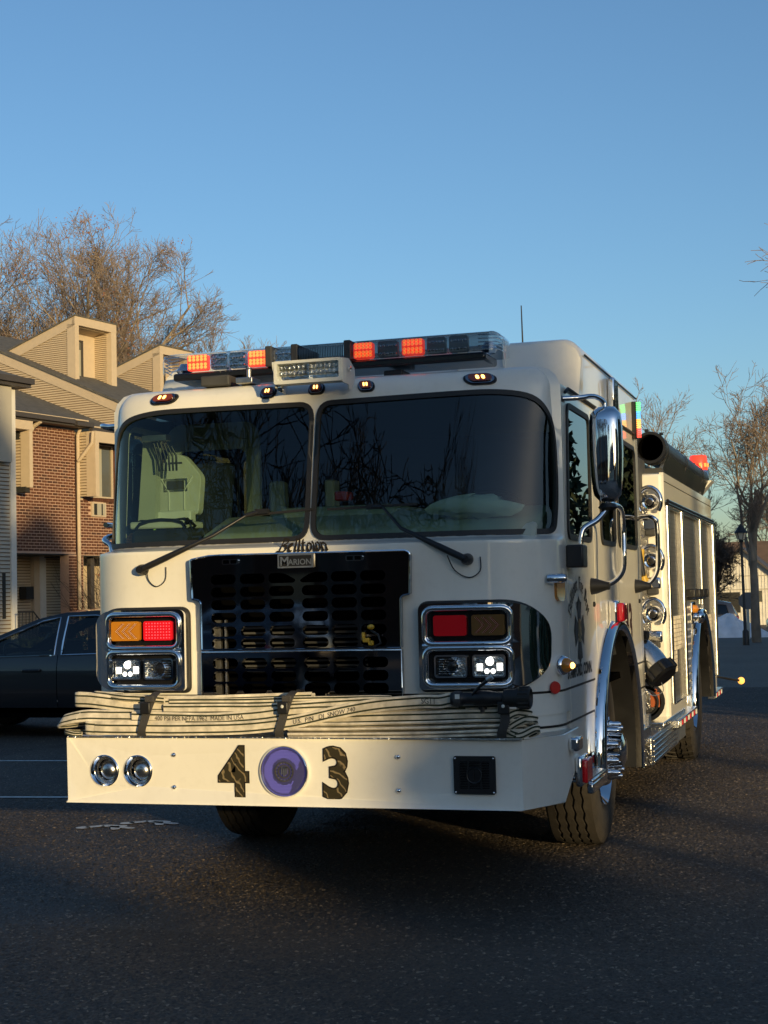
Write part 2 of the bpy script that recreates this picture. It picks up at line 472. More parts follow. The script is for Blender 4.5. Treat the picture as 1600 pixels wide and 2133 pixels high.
def copy_tree(o, loc=None, rotz=None, label=None):
    def cp(x, par):
        c = x.copy(); COL.objects.link(c)
        if par: c.parent = par
        for ch in kids.get(x, ()): cp(ch, c)
        return c
    kids = {}
    for x in bpy.data.objects:
        if x.parent: kids.setdefault(x.parent, []).append(x)
    c = cp(o, None)
    if loc is not None: c.location = loc
    if rotz is not None: c.rotation_euler = (0, 0, rotz)
    if label: c['label'] = label
    return c
def box_part(name, m, parent, x0, x1, y0, y1, z0, z1, bevel=None):
    return MB().box(x0, x1, y0, y1, z0, z1).build(name, m, parent, bevel=bevel)
def text_mesh(txt, size, f, name, m, parent, align='CENTER', space=1., t=.0015, bold=0., shear=0., xs=1., yscale=1.):
    """letters laid out in (u,v) and placed by f(u,v,w)"""
    c = bpy.data.curves.new('t', 'FONT'); c.body = txt; c.size = size; c.align_x = align; c.space_character = space
    c.offset = bold; c.shear = shear; c.resolution_u = 3; c.fill_mode = 'NONE' if 0 else 'BOTH'
    o = bpy.data.objects.new('t', c); COL.objects.link(o)
    dg = bpy.context.evaluated_depsgraph_get(); dg.update()
    me = bpy.data.meshes.new_from_object(o.evaluated_get(dg))
    bpy.data.objects.remove(o); 
    b = MB()
    vs = [(v.co.x*xs, v.co.y*yscale) for v in me.vertices]
    fs = [tuple(p.vertices) for p in me.polygons]
    b.add([f(u, v, -t) for u, v in vs], fs)
    bpy.data.meshes.remove(me)
    return b.build(name, m, parent, fix=False)
def nib_text(glyphs, txt, f, name, m, parent, w=.16, ang=40, gap=.12, scale=1., slant=0.):
    """broad-nib (blackletter-like) strokes: every stroke a parallelogram swept by a slanted pen"""
    nx, ny = w*math.cos(R_(ang))/2, w*math.sin(R_(ang))/2
    b = MB(); x = 0
    tot = sum((GL[ch][0] if ch in GL else .4)+gap for ch in txt)-gap
    for ch in txt:
        if ch not in GL: x += .4+gap; continue
        wd, strokes = GL[ch]
        for st in strokes:
            for (a, c) in zip(st, st[1:]):
                for mx, my in ((nx, ny), (-ny*.55, nx*.55)):
                    q = [(a[0]-mx, a[1]-my), (a[0]+mx, a[1]+my), (c[0]+mx, c[1]+my), (c[0]-mx, c[1]-my)]
                    dz = .0003*(len(b.f) % 7)
                    b.add([f((x-tot/2+u+slant*v)*scale, v*scale, -.0015-dz) for u, v in q], [(0, 1, 2, 3)])
        x += wd+gap
    return b.build(name, m, parent, fix=False)
GL = {
 'B': (.66, [[(.0, 1.0), (.14, 1.06), (.42, 1.02), (.58, .86), (.56, .66), (.34, .56)], [(.14, 1.02), (.14, .02)], [(.34, .56), (.62, .44), (.64, .16), (.40, -.03), (.14, .0), (-.04, .06)]]),
 'e': (.34, [[(.05, .55), (.05, .12), (.18, -.02), (.32, .1)], [(.05, .55), (.2, .68), (.3, .48), (.08, .32)]]),
 'l': (.16, [[(.02, 1.05), (.08, .95), (.08, .1), (.18, -.02)]]),
 't': (.28, [[(.12, .95), (.12, .1), (.24, -.02)], [(-.02, .66), (.28, .66)]]),
 'o': (.36, [[(.05, .55), (.05, .12), (.2, -.03)], [(.05, .55), (.2, .68)], [(.2, .68), (.35, .52), (.35, .12), (.2, -.03)]]),
 'w': (.56, [[(.03, .78), (.08, .6), (.08, .12), (.2, -.02)], [(.3, .66), (.3, .1), (.2, -.02)], [(.3, .1), (.4, -.02), (.54, .14), (.54, .58), (.44, .72)]]),
 'n': (.38, [[(.0, .6), (.08, .68), (.08, .02), (.14, -.04)], [(.08, .52), (.26, .68), (.34, .55), (.34, .1), (.42, -.02)]]),
 'F': (.5, [[(.1, .98), (.16, .9), (.16, .02), (.02, -.06)], [(.1, .98), (.5, .94)], [(.16, .55), (.42, .52)], [(.28, .9), (.28, .1)]]),
 'i': (.16, [[(.02, .62), (.08, .56), (.08, .1), (.18, -.02)], [(.06, .9), (.12, .84)]]),
 'r': (.28, [[(.0, .62), (.08, .66), (.08, .02), (.14, -.04)], [(.08, .52), (.22, .68), (.3, .58)]]),
 'D': (.6, [[(.02, .92), (.14, 1.0), (.14, .05), (.3, -.04)], [(.28, .92), (.28, .1)], [(.14, 1.0), (.42, .95), (.58, .7), (.58, .25), (.3, -.04), (0, .06)]]),
 'p': (.36, [[(.0, .6), (.08, .68), (.08, -.3)], [(.08, .52), (.24, .68), (.34, .5), (.34, .14), (.18, -.02), (.08, .08)]]),
}
# ------------------------------------------------------------------ the cab's curved front: s runs round the plan, v runs up it
CW = 1.20
def sm(a, b, x):
    t = max(0., min(1., (x-a)/(b-a))); return t*t*(3-2*t)
def cab_pt(s, v, w=0.):
    a = max(0., (v-2.42)/.11)
    q = .11*(1-math.cos(a))
    z = v if v < 2.42 else 2.42+.11*math.sin(a)
    k = sm(1.674, 1.708, v)
    y0 = -.018*(1-k) + k*.115 + max(0, v-1.70)*.2 * (1 if v < 2.42 else 0) + (.144 if v >= 2.42 else 0) + q
    W = CW-q-.012*k-.035*max(0, min(1, (v-1.7)/.7))
    rx = .34+k*.19; ry = (.30-k*.085)*(1-k)+k*max(.02, .402-y0-.018)
    sg = 1 if s >= 0 else -1; t = abs(s)
    if t <= .72:
        x = t*(W-rx)/.72; y = y0+.018*(x/(W-rx))**2*(1-k*.0); nx, ny = 0, 1
    elif t <= 1.2:
        th = (t-.72)/.48*math.pi/2
        x = W-rx+rx*math.sin(th); y = y0+.018+ry*(1-math.cos(th)); nx, ny = -math.sin(th)*ry, math.cos(th)*rx
    else:
        Y = y0+.018+ry
        x = W+(CW-W-q)*(t-1.2)/.1; y = Y+(.42-Y)*(t-1.2)/.1; nx, ny = -1, 0
    L = math.hypot(nx, ny)
    return (sg*(x+nx/L*w), y+ny/L*w, z - (w*math.sin(a) if a else 0))
def build_truck():
    T = thing('fire_engine', (0, 3.5, 0), 'white fire engine numbered 43 with hose folded across its front bumper, red roof lights flashing', 'fire engine')
    W = M['white']; CR = M['chrome']; CE = 3.15
    F = lambda u, v, w: cab_pt(u, v, w)
    fl = lambda y: (lambda u, v, w: (u, y+w, v))                # flat plate facing -Y
    sd = lambda x: (lambda u, v, w: (x-w, u, v))                # flat plate facing +X, u = y
    sdl = lambda x: (lambda u, v, w: (x+w, u, v))
    Pt = lambda b, n, m, par=T, **k: b.build(n, m, par, **k)
    # ---- front shell with window and grille openings
    win = round_poly([(.011, 1.712), (1.112, 1.712), (1.172, 1.96), (1.192, 2.22), (1.06, 2.375), (.90, 2.412), (.014, 2.400)], [.085, .05, .15, .12, .12, .12, .085], 6)
    winL = [(-a, b) for a, b in win][::-1]
    shell = [(-1.3, .86), (1.3, .86), (1.3, 2.592), (-1.3, 2.592)]
    ghole = [(-.405, .93), (.405, .93), (.405, 1.57), (-.405, 1.57)]
    b = MB().plate(shell, [win, winL, ghole], F, grid=.055, rows=(1.660, 1.668, 1.676, 1.684, 1.692, 1.70, 1.7075, 2.42, 2.45, 2.48, 2.51, 2.54))
    Pt(b, 'cab_front', W, smooth=35)
    # roof cap of the low front roof
    b = MB(); ring = [cab_pt(s, 2.592) for s in [i*.1-1.3 for i in range(27)]]
    ring = ring + [(1.05, 1.3, 2.53), (-1.05, 1.3, 2.53)]
    b.add(ring, [tuple(range(len(ring)))]); Pt(b, 'cab_roof', W)
    for o_, n in ((win, 'r'), (winL, 'l')):
        g = MB().plate(shrink(o_, -.006), [shrink(o_, .019)], lambda u, v, w: F(u, v, w-.012), t=.02, grid=.06)
        gk = Pt(g, 'window_gasket', M['rubber'], smooth=50)
        p = MB().plate(shrink(o_, .019), (), lambda u, v, w: F(u, v, w-.001), grid=.05)
        Pt(p, 'windshield', M['windshield'], smooth=60)
    # ---- cab sides: doors, windows, wheel arch, seams, with openings cut through
    arch_c, arch_z, ra = 1.84, .50, .735
    def arc(cy, cz, r, a0, a1, n): return [(cy+r*math.cos(R_(a0+(a1-a0)*i/n)), cz+r*math.sin(R_(a0+(a1-a0)*i/n))) for i in range(n+1)]
    outl = [(.42, .60), (arch_c-ra*.995, .60)] + [p for p in arc(arch_c, arch_z, ra, 172, 8, 22)] + [(arch_c+ra*.995, .44), (CE, .44), (CE, 2.44), (.42, 2.44)]
    w1 = round_poly([(.50, 1.70), (1.17, 1.70), (1.19, 2.35), (.56, 2.35)], [.06]*4)
    w2 = rrect(1.52, 2.03, 1.70, 2.33, .06)
    w3 = rrect(2.16, 2.95, 1.70, 2.335, .07)
    def seam(pts, wd=.004):
        return [pts[0]] + pts[1:]
    seams = []
    def vseam(y, z0, z1): seams.append([(y-.005, z0), (y+.005, z0), (y+.005, z1), (y-.005, z1)])
    vseam(.455, .66, 2.40); vseam(1.28, 1.10, 2.40); vseam(2.09, 1.235, 2.40); vseam(3.02, .50, 2.40)
    for x, f, nm in ((CW, sd(CW), 'r'), (-CW, sdl(-CW), 'l')):
        b = MB().plate(outl, [w1, w2, w3]+seams, f, t=.018)
        Pt(b, 'cab_side', W, smooth=40)
        for wn_, w_ in (('window', w1), ('window', w2), ('window', w3)):
            g = MB().plate(shrink(w_, -.016), [shrink(w_, .012)], lambda u, v, w: f(u, v, w-.010), t=.02)
            fr = Pt(g, 'window_frame', M['rubber'], smooth=40)
            p = MB().plate(shrink(w_, .010), (), lambda u, v, w: f(u, v, w-.003))
            Pt(p, 'side_window', M['side_glass'])
        # inner skin seen through the seams
        b = MB().plate(outl, [shrink(w1, -.03), shrink(w2, -.03), shrink(w3, -.03)], lambda u, v, w: f(u, v, w+.03))
        Pt(b, 'door_lining', M['dark_trim'])
    # lower valance below the front shell, stepped up behind the bumper
    Pt(MB().plate([(-1.25, .60), (1.25, .60), (1.25, .87), (-1.25, .87)], (), lambda u, v, w: cab_pt(u, .87, w+.004)[:2]+(v,), grid=.08), 'cab_valance', W, smooth=40)
    # cab back wall, floor, underside
    box_part('cab_rear_wall', W, T, -1.19, 1.19, CE-.03, CE, .5, 2.55)
    box_part('cab_floor', M['dark_trim'], T, -1.15, 1.15, .42, CE-.04, 1.05, 1.10)
    # raised roof
    b = MB(); n = 7
    prof = [(CW+.003, 2.44), (CW+.003, 2.665)] + [(CW-.10*(1-math.cos(R_(90*i/n)))-.003, 2.665+.105*math.sin(R_(90*i/n))) for i in range(1, n+1)]
    prof = prof+[(-a, c) for a, c in prof[::-1]]
    ys = [(.96, 0), (1.06, 1), (CE, 1)]
    rows = []
    for y, k in ((.93, 0.), (1.03, .90), (1.06, .97), (1.10, 1.), (CE+.003, 1.)):
        rows.append([(x*(1 if k else 1), y, 2.44+(z-2.44)*k) for x, z in prof])
    vs = [p for r in rows for p in r]; m = len(prof)
    fs = [(i*m+j, i*m+j+1, (i+1)*m+j+1, (i+1)*m+j) for i in range(len(rows)-1) for j in range(m-1)]
    fs += [tuple((len(rows)-1)*m+j for j in range(m))]
    b.add(vs, fs); Pt(b, 'raised_roof', W, smooth=35)
    # drip rail and thin dark seam under the raised roof
    b = MB().tube([(CW+.008, .50, 2.405), (CW+.012, .56, 2.432), (CW+.012, 1.5, 2.432), (CW+.012, CE, 2.432)], .008, 6)
    Pt(b, 'drip_rail', M['dark_trim'], smooth=60)
    b = MB().tube([(CW+.006, 1.13, 2.682), (CW+.006, 3.1, 2.682)], .006, 6); Pt(b, 'roof_seam', M['dark_trim'])
    b = MB()
    for x in (.55, .80, -.4, -.75): b.box(x-.004, x+.004, .968, 1.12, 2.5, 2.775)
    Pt(b, 'roof_rib', W)
    # door-top light strip on the raised side
    b = MB().box(CW+.004, CW+.045, 1.90, 2.03, 2.46, 2.665)
    sl = Pt(b, 'scene_light', CR, bevel=.01); Pt(MB().box(CW+.0455, CW+.05, 1.915, 2.015, 2.475, 2.65), 'lens', M['smoke_lens'], sl)
    # ---- pinstripes wrapping the lower cab
    for z in (.966, .805):
        ln = MB().plate([(-1.3, z-.0055), (1.3, z-.0055), (1.3, z+.0055), (-1.3, z+.0055)], (), lambda u, v, w: (cab_pt(u, v, w-.0018) if v > .87 else cab_pt(u, .87, w-.0001)[:2]+(v,)), grid=.05)
        Pt(ln, 'pinstripe', M['letter'])
        for f in (sd(CW+.0015), sdl(-CW-.0015)):
            ln = MB().plate([(.418, z-.0055), (arch_c-ra*.9, z-.0055), (arch_c-ra*.9, z+.0055), (.418, z+.0055)], (), f)
            Pt(ln, 'pinstripe', M['letter']); ln = MB().plate([(2.50, z-.0055), (CE, z-.0055), (CE, z+.0055), (2.50, z+.0055)], (), f); Pt(ln, 'pinstripe', M['letter'])
    # ---- grille
    DM = M['dark_mirror']
    up = round_poly([(-.505, 1.186), (.505, 1.186), (.507, 1.418), (.52, 1.43), (.552, 1.434), (.557, 1.628), (.535, 1.640), (-.10*4, 1.646), (-.46, 1.644), (-.557, 1.628), (-.552, 1.434), (-.52, 1.43), (-.507, 1.418)], .008, 2)
    cols = [(-.452, -.322), (-.30, -.172), (-.151, -.023), (.017, .147), (.165, .292), (.31, .434)]
    holes = []
    for k, z in enumerate((1.527, 1.465, 1.403, 1.342, 1.276, 1.218)):
        for j, (a, c) in enumerate(cols):
            h = rrect(a, c, z-.024, z+.024, .0235, 4)
            if k == 0 and j == 2: h = round_poly([(a, z-.024), (c, z-.024), (c+.01, z-.01), (c-.05, z+.024), (a, z+.024)], [.023, .01, .01, .03, .023], 4)
            if k == 0 and j == 3: h = round_poly([(a-.01, z-.012), (a, z-.024), (c, z-.024), (c, z+.024), (a+.05, z+.024)], [.01, .01, .023, .023, .03], 4)
            holes.append(h)
    g = Pt(MB().plate(up, holes, fl(-.052), t=.030), 'grille', DM, smooth=30)
    lo = [(-.505, .90), (.505, .90), (.505, 1.178), (-.505, 1.178)]
    holes = [rrect(a+.004, c+.004, z-.025, z+.025, .0235, 4) for z in (1.122, 1.060, 1.0, .94) for a, c in cols]
    g2 = Pt(MB().plate(lo, holes, fl(-.052), t=.030), 'grille', DM, smooth=30)
    b = MB()
    b.tube([(*p[:1], -.056, p[1]) for p in [(q[0], q[1]) for q in up]], .0045, 5, closed=True)
    Pt(b, 'trim', CR, g, smooth=60)
    b = MB().tube([(-.505, -.056, .9), (-.505, -.056, 1.178), (.505, -.056, 1.178), (.505, -.056, .9)], .0045, 5)
    Pt(b, 'trim', CR, g2, smooth=60)
    bk = MB().plate([(-.56, .9), (.56, .9), (.56, 1.645), (-.56, 1.645)], (), lambda u, v, w: (u, .22, v)); bk.box(-.58, -.56, -.0, .22, .9, 1.66).box(.56, .58, -.0, .22, .9, 1.66).box(-.58, .58, .0, .22, 1.60, 1.62); Pt(bk, 'grille_backing', M['void'])
    for i in range(9):                                              # radiator louvres behind the lower slots
        z = 1.285-.0245*i if i < 5 else 1.15-.0245*(i-5)
        b = MB().box(-.36, .30, .05, .07, z-.002, z+.008); Pt(b, 'radiator_fin', M['grey_frame'])
    b = MB().box(-.47, -.435, .02, .04, .95, 1.33).box(-.415, -.405, .02, .04, .95, 1.33); Pt(b, 'radiator_bracket', M['alu'])
    b = MB().lathe([(0, 0), (.014, 0), (.020, .012), (.012, .026), (0, .028)], (.356, -.054, 1.282), (.5, -1, .4), 7, sy=.7)
    b.box(.325, .355, -.085, -.053, 1.215, 1.235).box(.35, .372, -.08, -.053, 1.20, 1.222).box(.318, .33, -.075, -.053, 1.222, 1.262)
    Pt(b, 'charging_plug', M['yellow'], smooth=40, bevel=.003)
    b = MB().tube([(.36, -.06, 1.27), (.40, -.075, 1.25), (.41, -.07, 1.21), (.37, -.075, 1.19), (.32, -.07, 1.20)], .006, 6); Pt(b, 'plug_cord', M['rubber'], smooth=60)
    # clearance lamps and maker's plate on the grille
    for x in (-.345, .285):
        e = Pt(MB().plate(rrect(x-.042, x+.042, 1.598, 1.624, .008), (), fl(-.064), t=.012), 'grille_lamp', CR, smooth=30)
        Pt(MB().box(x-.035, x-.004, -.066, -.064, 1.602, 1.620).box(x+.004, x+.035, -.066, -.064, 1.602, 1.620), 'lens', M['smoke_lens'], e)
    pl_ = Pt(MB().plate(rrect(-.098, .082, 1.573, 1.640, .003, 2), (), fl(-.066), t=.014), 'maker_plate', M['alu'], smooth=30)
    Pt(MB().plate(rrect(-.09, .074, 1.581, 1.632, .003, 2), (), fl(-.0675)), 'panel', M['black'], pl_)
    tf = lambda x0, z0, y: (lambda u, v, w: (x0+u, y+w, z0+v))
    text_mesh('M', .062, tf(-.062, 1.584, -.068), 'letter', M['alu'], pl_, bold=.001)
    text_mesh('ARION', .038, tf(.016, 1.588, -.068), 'letter', M['alu'], pl_, bold=.0008)
    # script above the grille: strokes of a broad pen
    nib_text(GL, 'Belltown', lambda u, v, w: (lambda p: (p[0], -.024+w, p[2]))(cab_pt((.012+u)/1.19, 1.652+v*.9)), 'front_lettering', M['letter'], T, w=.23, gap=.13, scale=.066, slant=.13)
    # ---- headlamp clusters
    def bez_out(sg): 
        p = round_poly([(.495, .992), (.885, .992), (1.035, 1.085), (1.045, 1.285), (.90, 1.388), (.495, 1.388)], [.02, .09, .07, .07, .12, .035], 6)
        return p if sg > 0 else [(-a, c) for a, c in p][::-1]
    for sg in (1, -1):
        hx = lambda a, c: (min(sg*a, sg*c), max(sg*a, sg*c))
        o_ = bez_out(sg)
        fs_ = lambda u, v, w: cab_pt(u, v, w-.055+.03*max(0, abs(u)-.84)/.2)
        ins = [rrect(*hx(.533, .835), 1.215, 1.352, .022, 4), rrect(*hx(.533, .835), 1.025, 1.168, .022, 4)]
        b = MB().plate(o_, ins, fs_, t=.06, grid=.06)
        bz = Pt(b, 'headlamp_bezel', CR, smooth=50)
        oo = densify(shrink(o_, -.004), .04)
        Pt(MB().tube([cab_pt(u, v, -.006) for u, v in oo], .009, 6, closed=True), 'seal', M['rubber'], bz, smooth=60)
        # rolled rim round each opening and a deep rail between them
        for r_ in ins:
            rr = densify(shrink(r_, -.014), .05)
            Pt(MB().tube([fs_(u, v, -.003) for u, v in rr], .014, 8, closed=True), 'rim', CR, bz, smooth=60)
            rr = densify(shrink(r_, .004), .05)
            Pt(MB().plate(shrink(r_, -.012), (), lambda u, v, w: cab_pt(u, v, -.022)), 'lamp_tray', M['gloss_black'], bz)
        b = MB().tube([fs_(sg*(.51+.335*i/8), 1.192, .004) for i in range(9)], .013, 8); Pt(b, 'rail', CR, bz, smooth=60)
        for (c0, kind) in ((.618, 'in'), (.768, 'out')):
            cx = sg*c0*.86/.72; hw = .078
            # s -> x on the flat part of the front
            X0, X1 = cx-hw, cx+hw
            yb = -.052 if kind == 'in' else -.044
            # upper lamp
            z0, z1 = 1.238, 1.333
            if kind == 'in':
                l = MB().plate(rrect(X0, X1, z0, z1, .012), (), fl(yb), t=.02); Lm = Pt(l, 'warning_light', M['red_on'] if sg < 0 else M['red_lens'], bz, smooth=30)
                Lm['label'] = 'lit red warning lens' if sg < 0 else 'unlit red warning lens'
                if sg < 0:
                    d = MB()
                    for i in range(9):
                        for j in range(6): d.box(X0+.016+i*.0155-.002, X0+.016+i*.0155+.002+(.002 if (i*3+j) % 4 else 0), yb-.0015, yb-.001, z0+.012+j*.0142-.002, z0+.012+j*.0142+.003)
                    Pt(d, 'led', M['red_dot'], bz, fix=False)
            else:
                l = MB().plate(rrect(X0, X1, z0, z1, .012), (), fl(yb), t=.02); Lm = Pt(l, 'turn_signal', M['amber_lens'] if sg < 0 else M['amber_dark'], bz, smooth=30)
                Lm['label'] = 'amber lens with lit arrow dots' if sg < 0 else 'dark amber lens with arrow dots'
                d = MB(); dk = MB()
                for a in range(3):
                    tip = cx + sg*(.052-.034*a)
                    for row in range(-7, 8):
                        for q in (0, 1):
                            ex, ez = tip - sg*(abs(row)*.0052+q*.008), (z0+z1)/2+row*.0050
                            d.add([(ex-.0019, yb-.0022, ez), (ex, yb-.0022, ez-.0019), (ex+.0019, yb-.0022, ez), (ex, yb-.0022, ez+.0019)], [(0, 1, 2, 3)])
                    bx = lambda k, e: (tip-sg*(abs(k)*.036-e), yb-.0012, (z0+z1)/2+k*.036)
                    for k in (1, -1):
                        dk.add([bx(0, .004), bx(k, .004), bx(k, -.013), bx(0, -.013)], [(0, 1, 2, 3)])
                Pt(dk, 'arrow', M['marker_body'], bz, fix=False)
                Pt(d, 'arrow_dot', M['amber_dot'] if sg < 0 else M['grey_dot'], bz, fix=False)
            # lower lamp: recessed reflector bowl, projector and clear lens
            z0, z1 = 1.046, 1.150; zc = (z0+z1)/2; lit = (kind == 'out')
            f_ = MB().plate(rrect(X0, X1, z0, z1, .014), [rrect(X0+.007, X1-.007, z0+.007, z1-.007, .01)], fl(yb), t=.03)
            h = Pt(f_, 'headlight', CR, bz, smooth=30)
            h['label'] = 'headlight switched on' if lit else 'headlight switched off'
            Pt(MB().plate(rrect(X0+.006, X1-.006, z0+.006, z1-.006, .01), (), fl(yb+.028)), 'back', M['reflector'] if not lit or True else M['void'], bz)
            rf = M['head_lit'] if lit else M['reflector']
            b = MB()
            if lit:
                b.lathe([(0, -.012), (.013, -.010), (.019, 0), (.021, .012)], (cx, yb+.014, zc+.020), (0, 1, 0), 16)
                b.box(cx-.060, cx-.034, yb+.012, yb+.02, zc-.022, zc+.010).box(cx+.034, cx+.060, yb+.012, yb+.02, zc-.022, zc+.012)
                b.lathe([(0, 0), (.012, .002)], (cx-.014, yb+.014, zc-.024), (0, 1, 0), 12).lathe([(0, 0), (.012, .002)], (cx+.015, yb+.014, zc-.024), (0, 1, 0), 12)
                Pt(b, 'projector', rf, bz, smooth=40)
                b = MB().box(cx-.066, cx+.066, yb+.016, yb+.024, zc-.04, zc+.035); Pt(b, 'reflector', M['reflector'], bz)
            else:
                b.lathe([(.034, -.012), (.038, -.008), (.036, .01)], (cx, yb+.014, zc), (0, 1, 0), 20)
                Pt(b, 'projector', CR, bz, smooth=40)
                Pt(MB().lathe([(0, -.006), (.018, -.003), (.031, .006)], (cx, yb+.014, zc), (0, 1, 0), 20), 'projector_lens', M['gloss_black'], bz, smooth=60)
                b = MB()
                for k in range(7): b.box(cx-.06, cx+.06, yb+.016, yb+.021, zc-.036+k*.011, zc-.032+k*.011)
                Pt(b, 'reflector', M['reflector'], bz)
            Pt(MB().plate(rrect(X0+.004, X1-.004, z0+.004, z1-.004, .012), (), fl(yb-.003)), 'lens', M['clear_lens'], bz)
    # ---- roof-edge marker lamps
    for s_, v_ in ((-.865, 2.474), (-.305, 2.468), (.0, 2.470), (.305, 2.468), (.852, 2.470)):
        def mf(u, v, w, s_=s_, v_=v_): return cab_pt(s_+u/.97, v_+v, w)
        e = Pt(MB().plate(rrect(-.043, .043, -.024, .024, .0235, 6), (), lambda u, v, w: mf(u, v, w-.016), t=.016), 'marker_lamp', M['dark_mirror'], smooth=40)
        Pt(MB().plate(rrect(-.035, .035, -.017, .017, .0168, 6), (), lambda u, v, w: mf(u, v, w-.022), t=.006), 'lens', M['marker_body'], e, smooth=40)
        Pt(MB().plate(rrect(-.050, .050, -.031, .031, .030, 6), [rrect(-.044, .044, -.025, .025, .0245, 6)], lambda u, v, w: mf(u, v, w-.006), t=.006), 'gasket', M['rubber'], e, smooth=40)
        g = MB()
        for dx in (-.008, .009): g.plate(rrect(dx-.005, dx+.005, -.009, .009, .0045, 3), (), lambda u, v, w: mf(u, v, w-.0235))
        Pt(g, 'bulb', M['amber_glow'], e)
    # ---- wipers
    def P(s, v, w=0): return Vector(cab_pt(s, v, w))
    for pts, pv, blade, lab in ((((-.682, 1.592), (-.50, 1.74), (-.36, 1.842)), (-.697, 1.587), ((-.36, 1.842), (.02, 1.862)), 'wiper'),
                                ((.687, 1.590, .55, 1.74, .42, 1.856), (.687, 1.590), ((.10, 1.857), (.60, 1.866)), 'wiper')):
        if lab and isinstance(pts[0], tuple): q = [P(a, c, -.045) for a, c in pts]
        else: q = [P(pts[i], pts[i+1], -.045) for i in (0, 2, 4)]
        q[1] = P(pts[1][0] if isinstance(pts[0], tuple) else pts[2], 1.745, -.135)
        pvv = P(*pv, 0)
        b = MB().tube([q[0], q[0].lerp(q[1], .35), q[1], q[2]], [.017, .016, .009, .007], 8)
        b.lathe([(0, -.055), (.018, -.055), (.026, -.035), (.028, 0)], pvv, (0, 1, 0), 14)
        wp = Pt(b, 'wiper', M['black'], smooth=50)
        e0, e1 = P(*blade[0], -.028), P(*blade[1], -.028)
        b = MB(); k = 10
        for i in range(k):
            a = blade[0][0]+(blade[1][0]-blade[0][0])*i/k; a2 = blade[0][0]+(blade[1][0]-blade[0][0])*(i+1)/k
            z = blade[0][1]+(blade[1][1]-blade[0][1])*i/k; z2 = blade[0][1]+(blade[1][1]-blade[0][1])*(i+1)/k
            A, B_ = P(a, z, -.002), P(a2, z2, -.002); A2, B2 = P(a, z, -.02), P(a2, z2, -.02)
            d_ = Vector((0, 0, .006))
            b.add([A-d_, B_-d_, B_+d_, A+d_, A2-d_, B2-d_, B2+d_, A2+d_], [(0, 1, 2, 3), (4, 5, 6, 7), (0, 1, 5, 4), (3, 2, 6, 7)])
        Pt(b, 'blade', M['rubber'], wp)
        mid = P((blade[0][0]+blade[1][0])/2 if pv[0] > 0 else blade[0][0]+.07, 1.86, -.03)
        Pt(MB().tube([q[2], mid], .011, 8).box(mid.x-.02, mid.x+.05, mid.y-.012, mid.y+.012, mid.z-.012, mid.z+.012), 'joint', M['black'], wp)
        pc = P(pv[0]+.02, pv[1]-.01, -.005)
        sg = 1 if pv[0] > 0 else -1
        loop = [P(pv[0]-.075*(1 if sg > 0 else -.35), pv[1]+.02, -.03), P(pv[0]-.05*(1 if sg > 0 else -.5), pv[1]-.05, -.012), P(pv[0]+.005 if sg > 0 else pv[0]+.06, pv[1]-.085, -.008), P(pv[0]+.05 if sg > 0 else pv[0]+.10, pv[1]-.055, -.008), P(pv[0]+.052 if sg > 0 else pv[0]+.105, pv[1]+.01, -.008)]
        Pt(MB().tube(smooth_path(loop, 4), .0028, 5), 'washer_hose', M['rubber'], wp, smooth=60)
    # ---- roof light bar
    bar = Pt(MB().box(-.88, .82, .47, .74, 2.59, 2.632), 'light_bar', M['gloss_black'], bevel=.012)
    b = MB()
    prof = [(.447, 2.632), (.444, 2.70), (.458, 2.728), (.50, 2.738), (.72, 2.738), (.765, 2.72), (.77, 2.632)]
    for (x0, x1, mt, nm) in ((-.90, -.335, 'clear_lens', 'lens'), (-.17, .085, 'smoke_lens', 'lens'), (.125, .845, 'smoke_lens', 'lens'), (-.315, -.195, 'clear_lens', 'lens')):
        b = MB(); pr = prof
        b.add([(x, y, z) for x in (x0, x1) for y, z in pr], [(i, i+1, len(pr)+i+1, len(pr)+i) for i in range(len(pr)-1)])
        Pt(b, nm, M[mt], bar, smooth=40)
    for sg in (-1, 1):                                         # rounded clear ends
        b = MB(); rows = []
        for i in range(7):
            a = R_(90*i/6); e = math.sin(a); k = math.cos(a)
            rows.append([((-.90-.055*e) if sg < 0 else (.845+.055*e), .608+(y-.608)*(.35+.65*k), 2.632+(z-2.632)*(.55+.45*k)) for y, z in prof])
        n_ = len(prof)
        b.add([p for r in rows for p in r], [(i*n_+j, i*n_+j+1, (i+1)*n_+j+1, (i+1)*n_+j) for i in range(6) for j in range(n_-1)] + [tuple(6*n_+j for j in range(n_))])
        Pt(b, 'end_lens', M['clear_lens'], bar, smooth=50)
        b = MB().lathe([(.03, 0), (.045, .02), (.02, .06)], (-.87 if sg < 0 else .81, .60, 2.64), (0, 0, 1), 14); Pt(b, 'reflector', M['reflector'], bar, smooth=40)
        b = MB()
        q = 0 if sg < 0 else -.055
        for k in range(5): b.tube([(sg*.84+q, .47, 2.645+k*.018), (sg*.93+q, .49, 2.645+k*.018), (sg*.945+q, .6, 2.645+k*.018)], .003, 4)
        Pt(b, 'reflector_rib', M['reflector'], bar)
    for x in (-.325, -.1825, .105): Pt(MB().box(x-.0185, x+.0185, .441, .775, 2.63, 2.737), 'divider', M['grey_frame'], bar, bevel=.006)
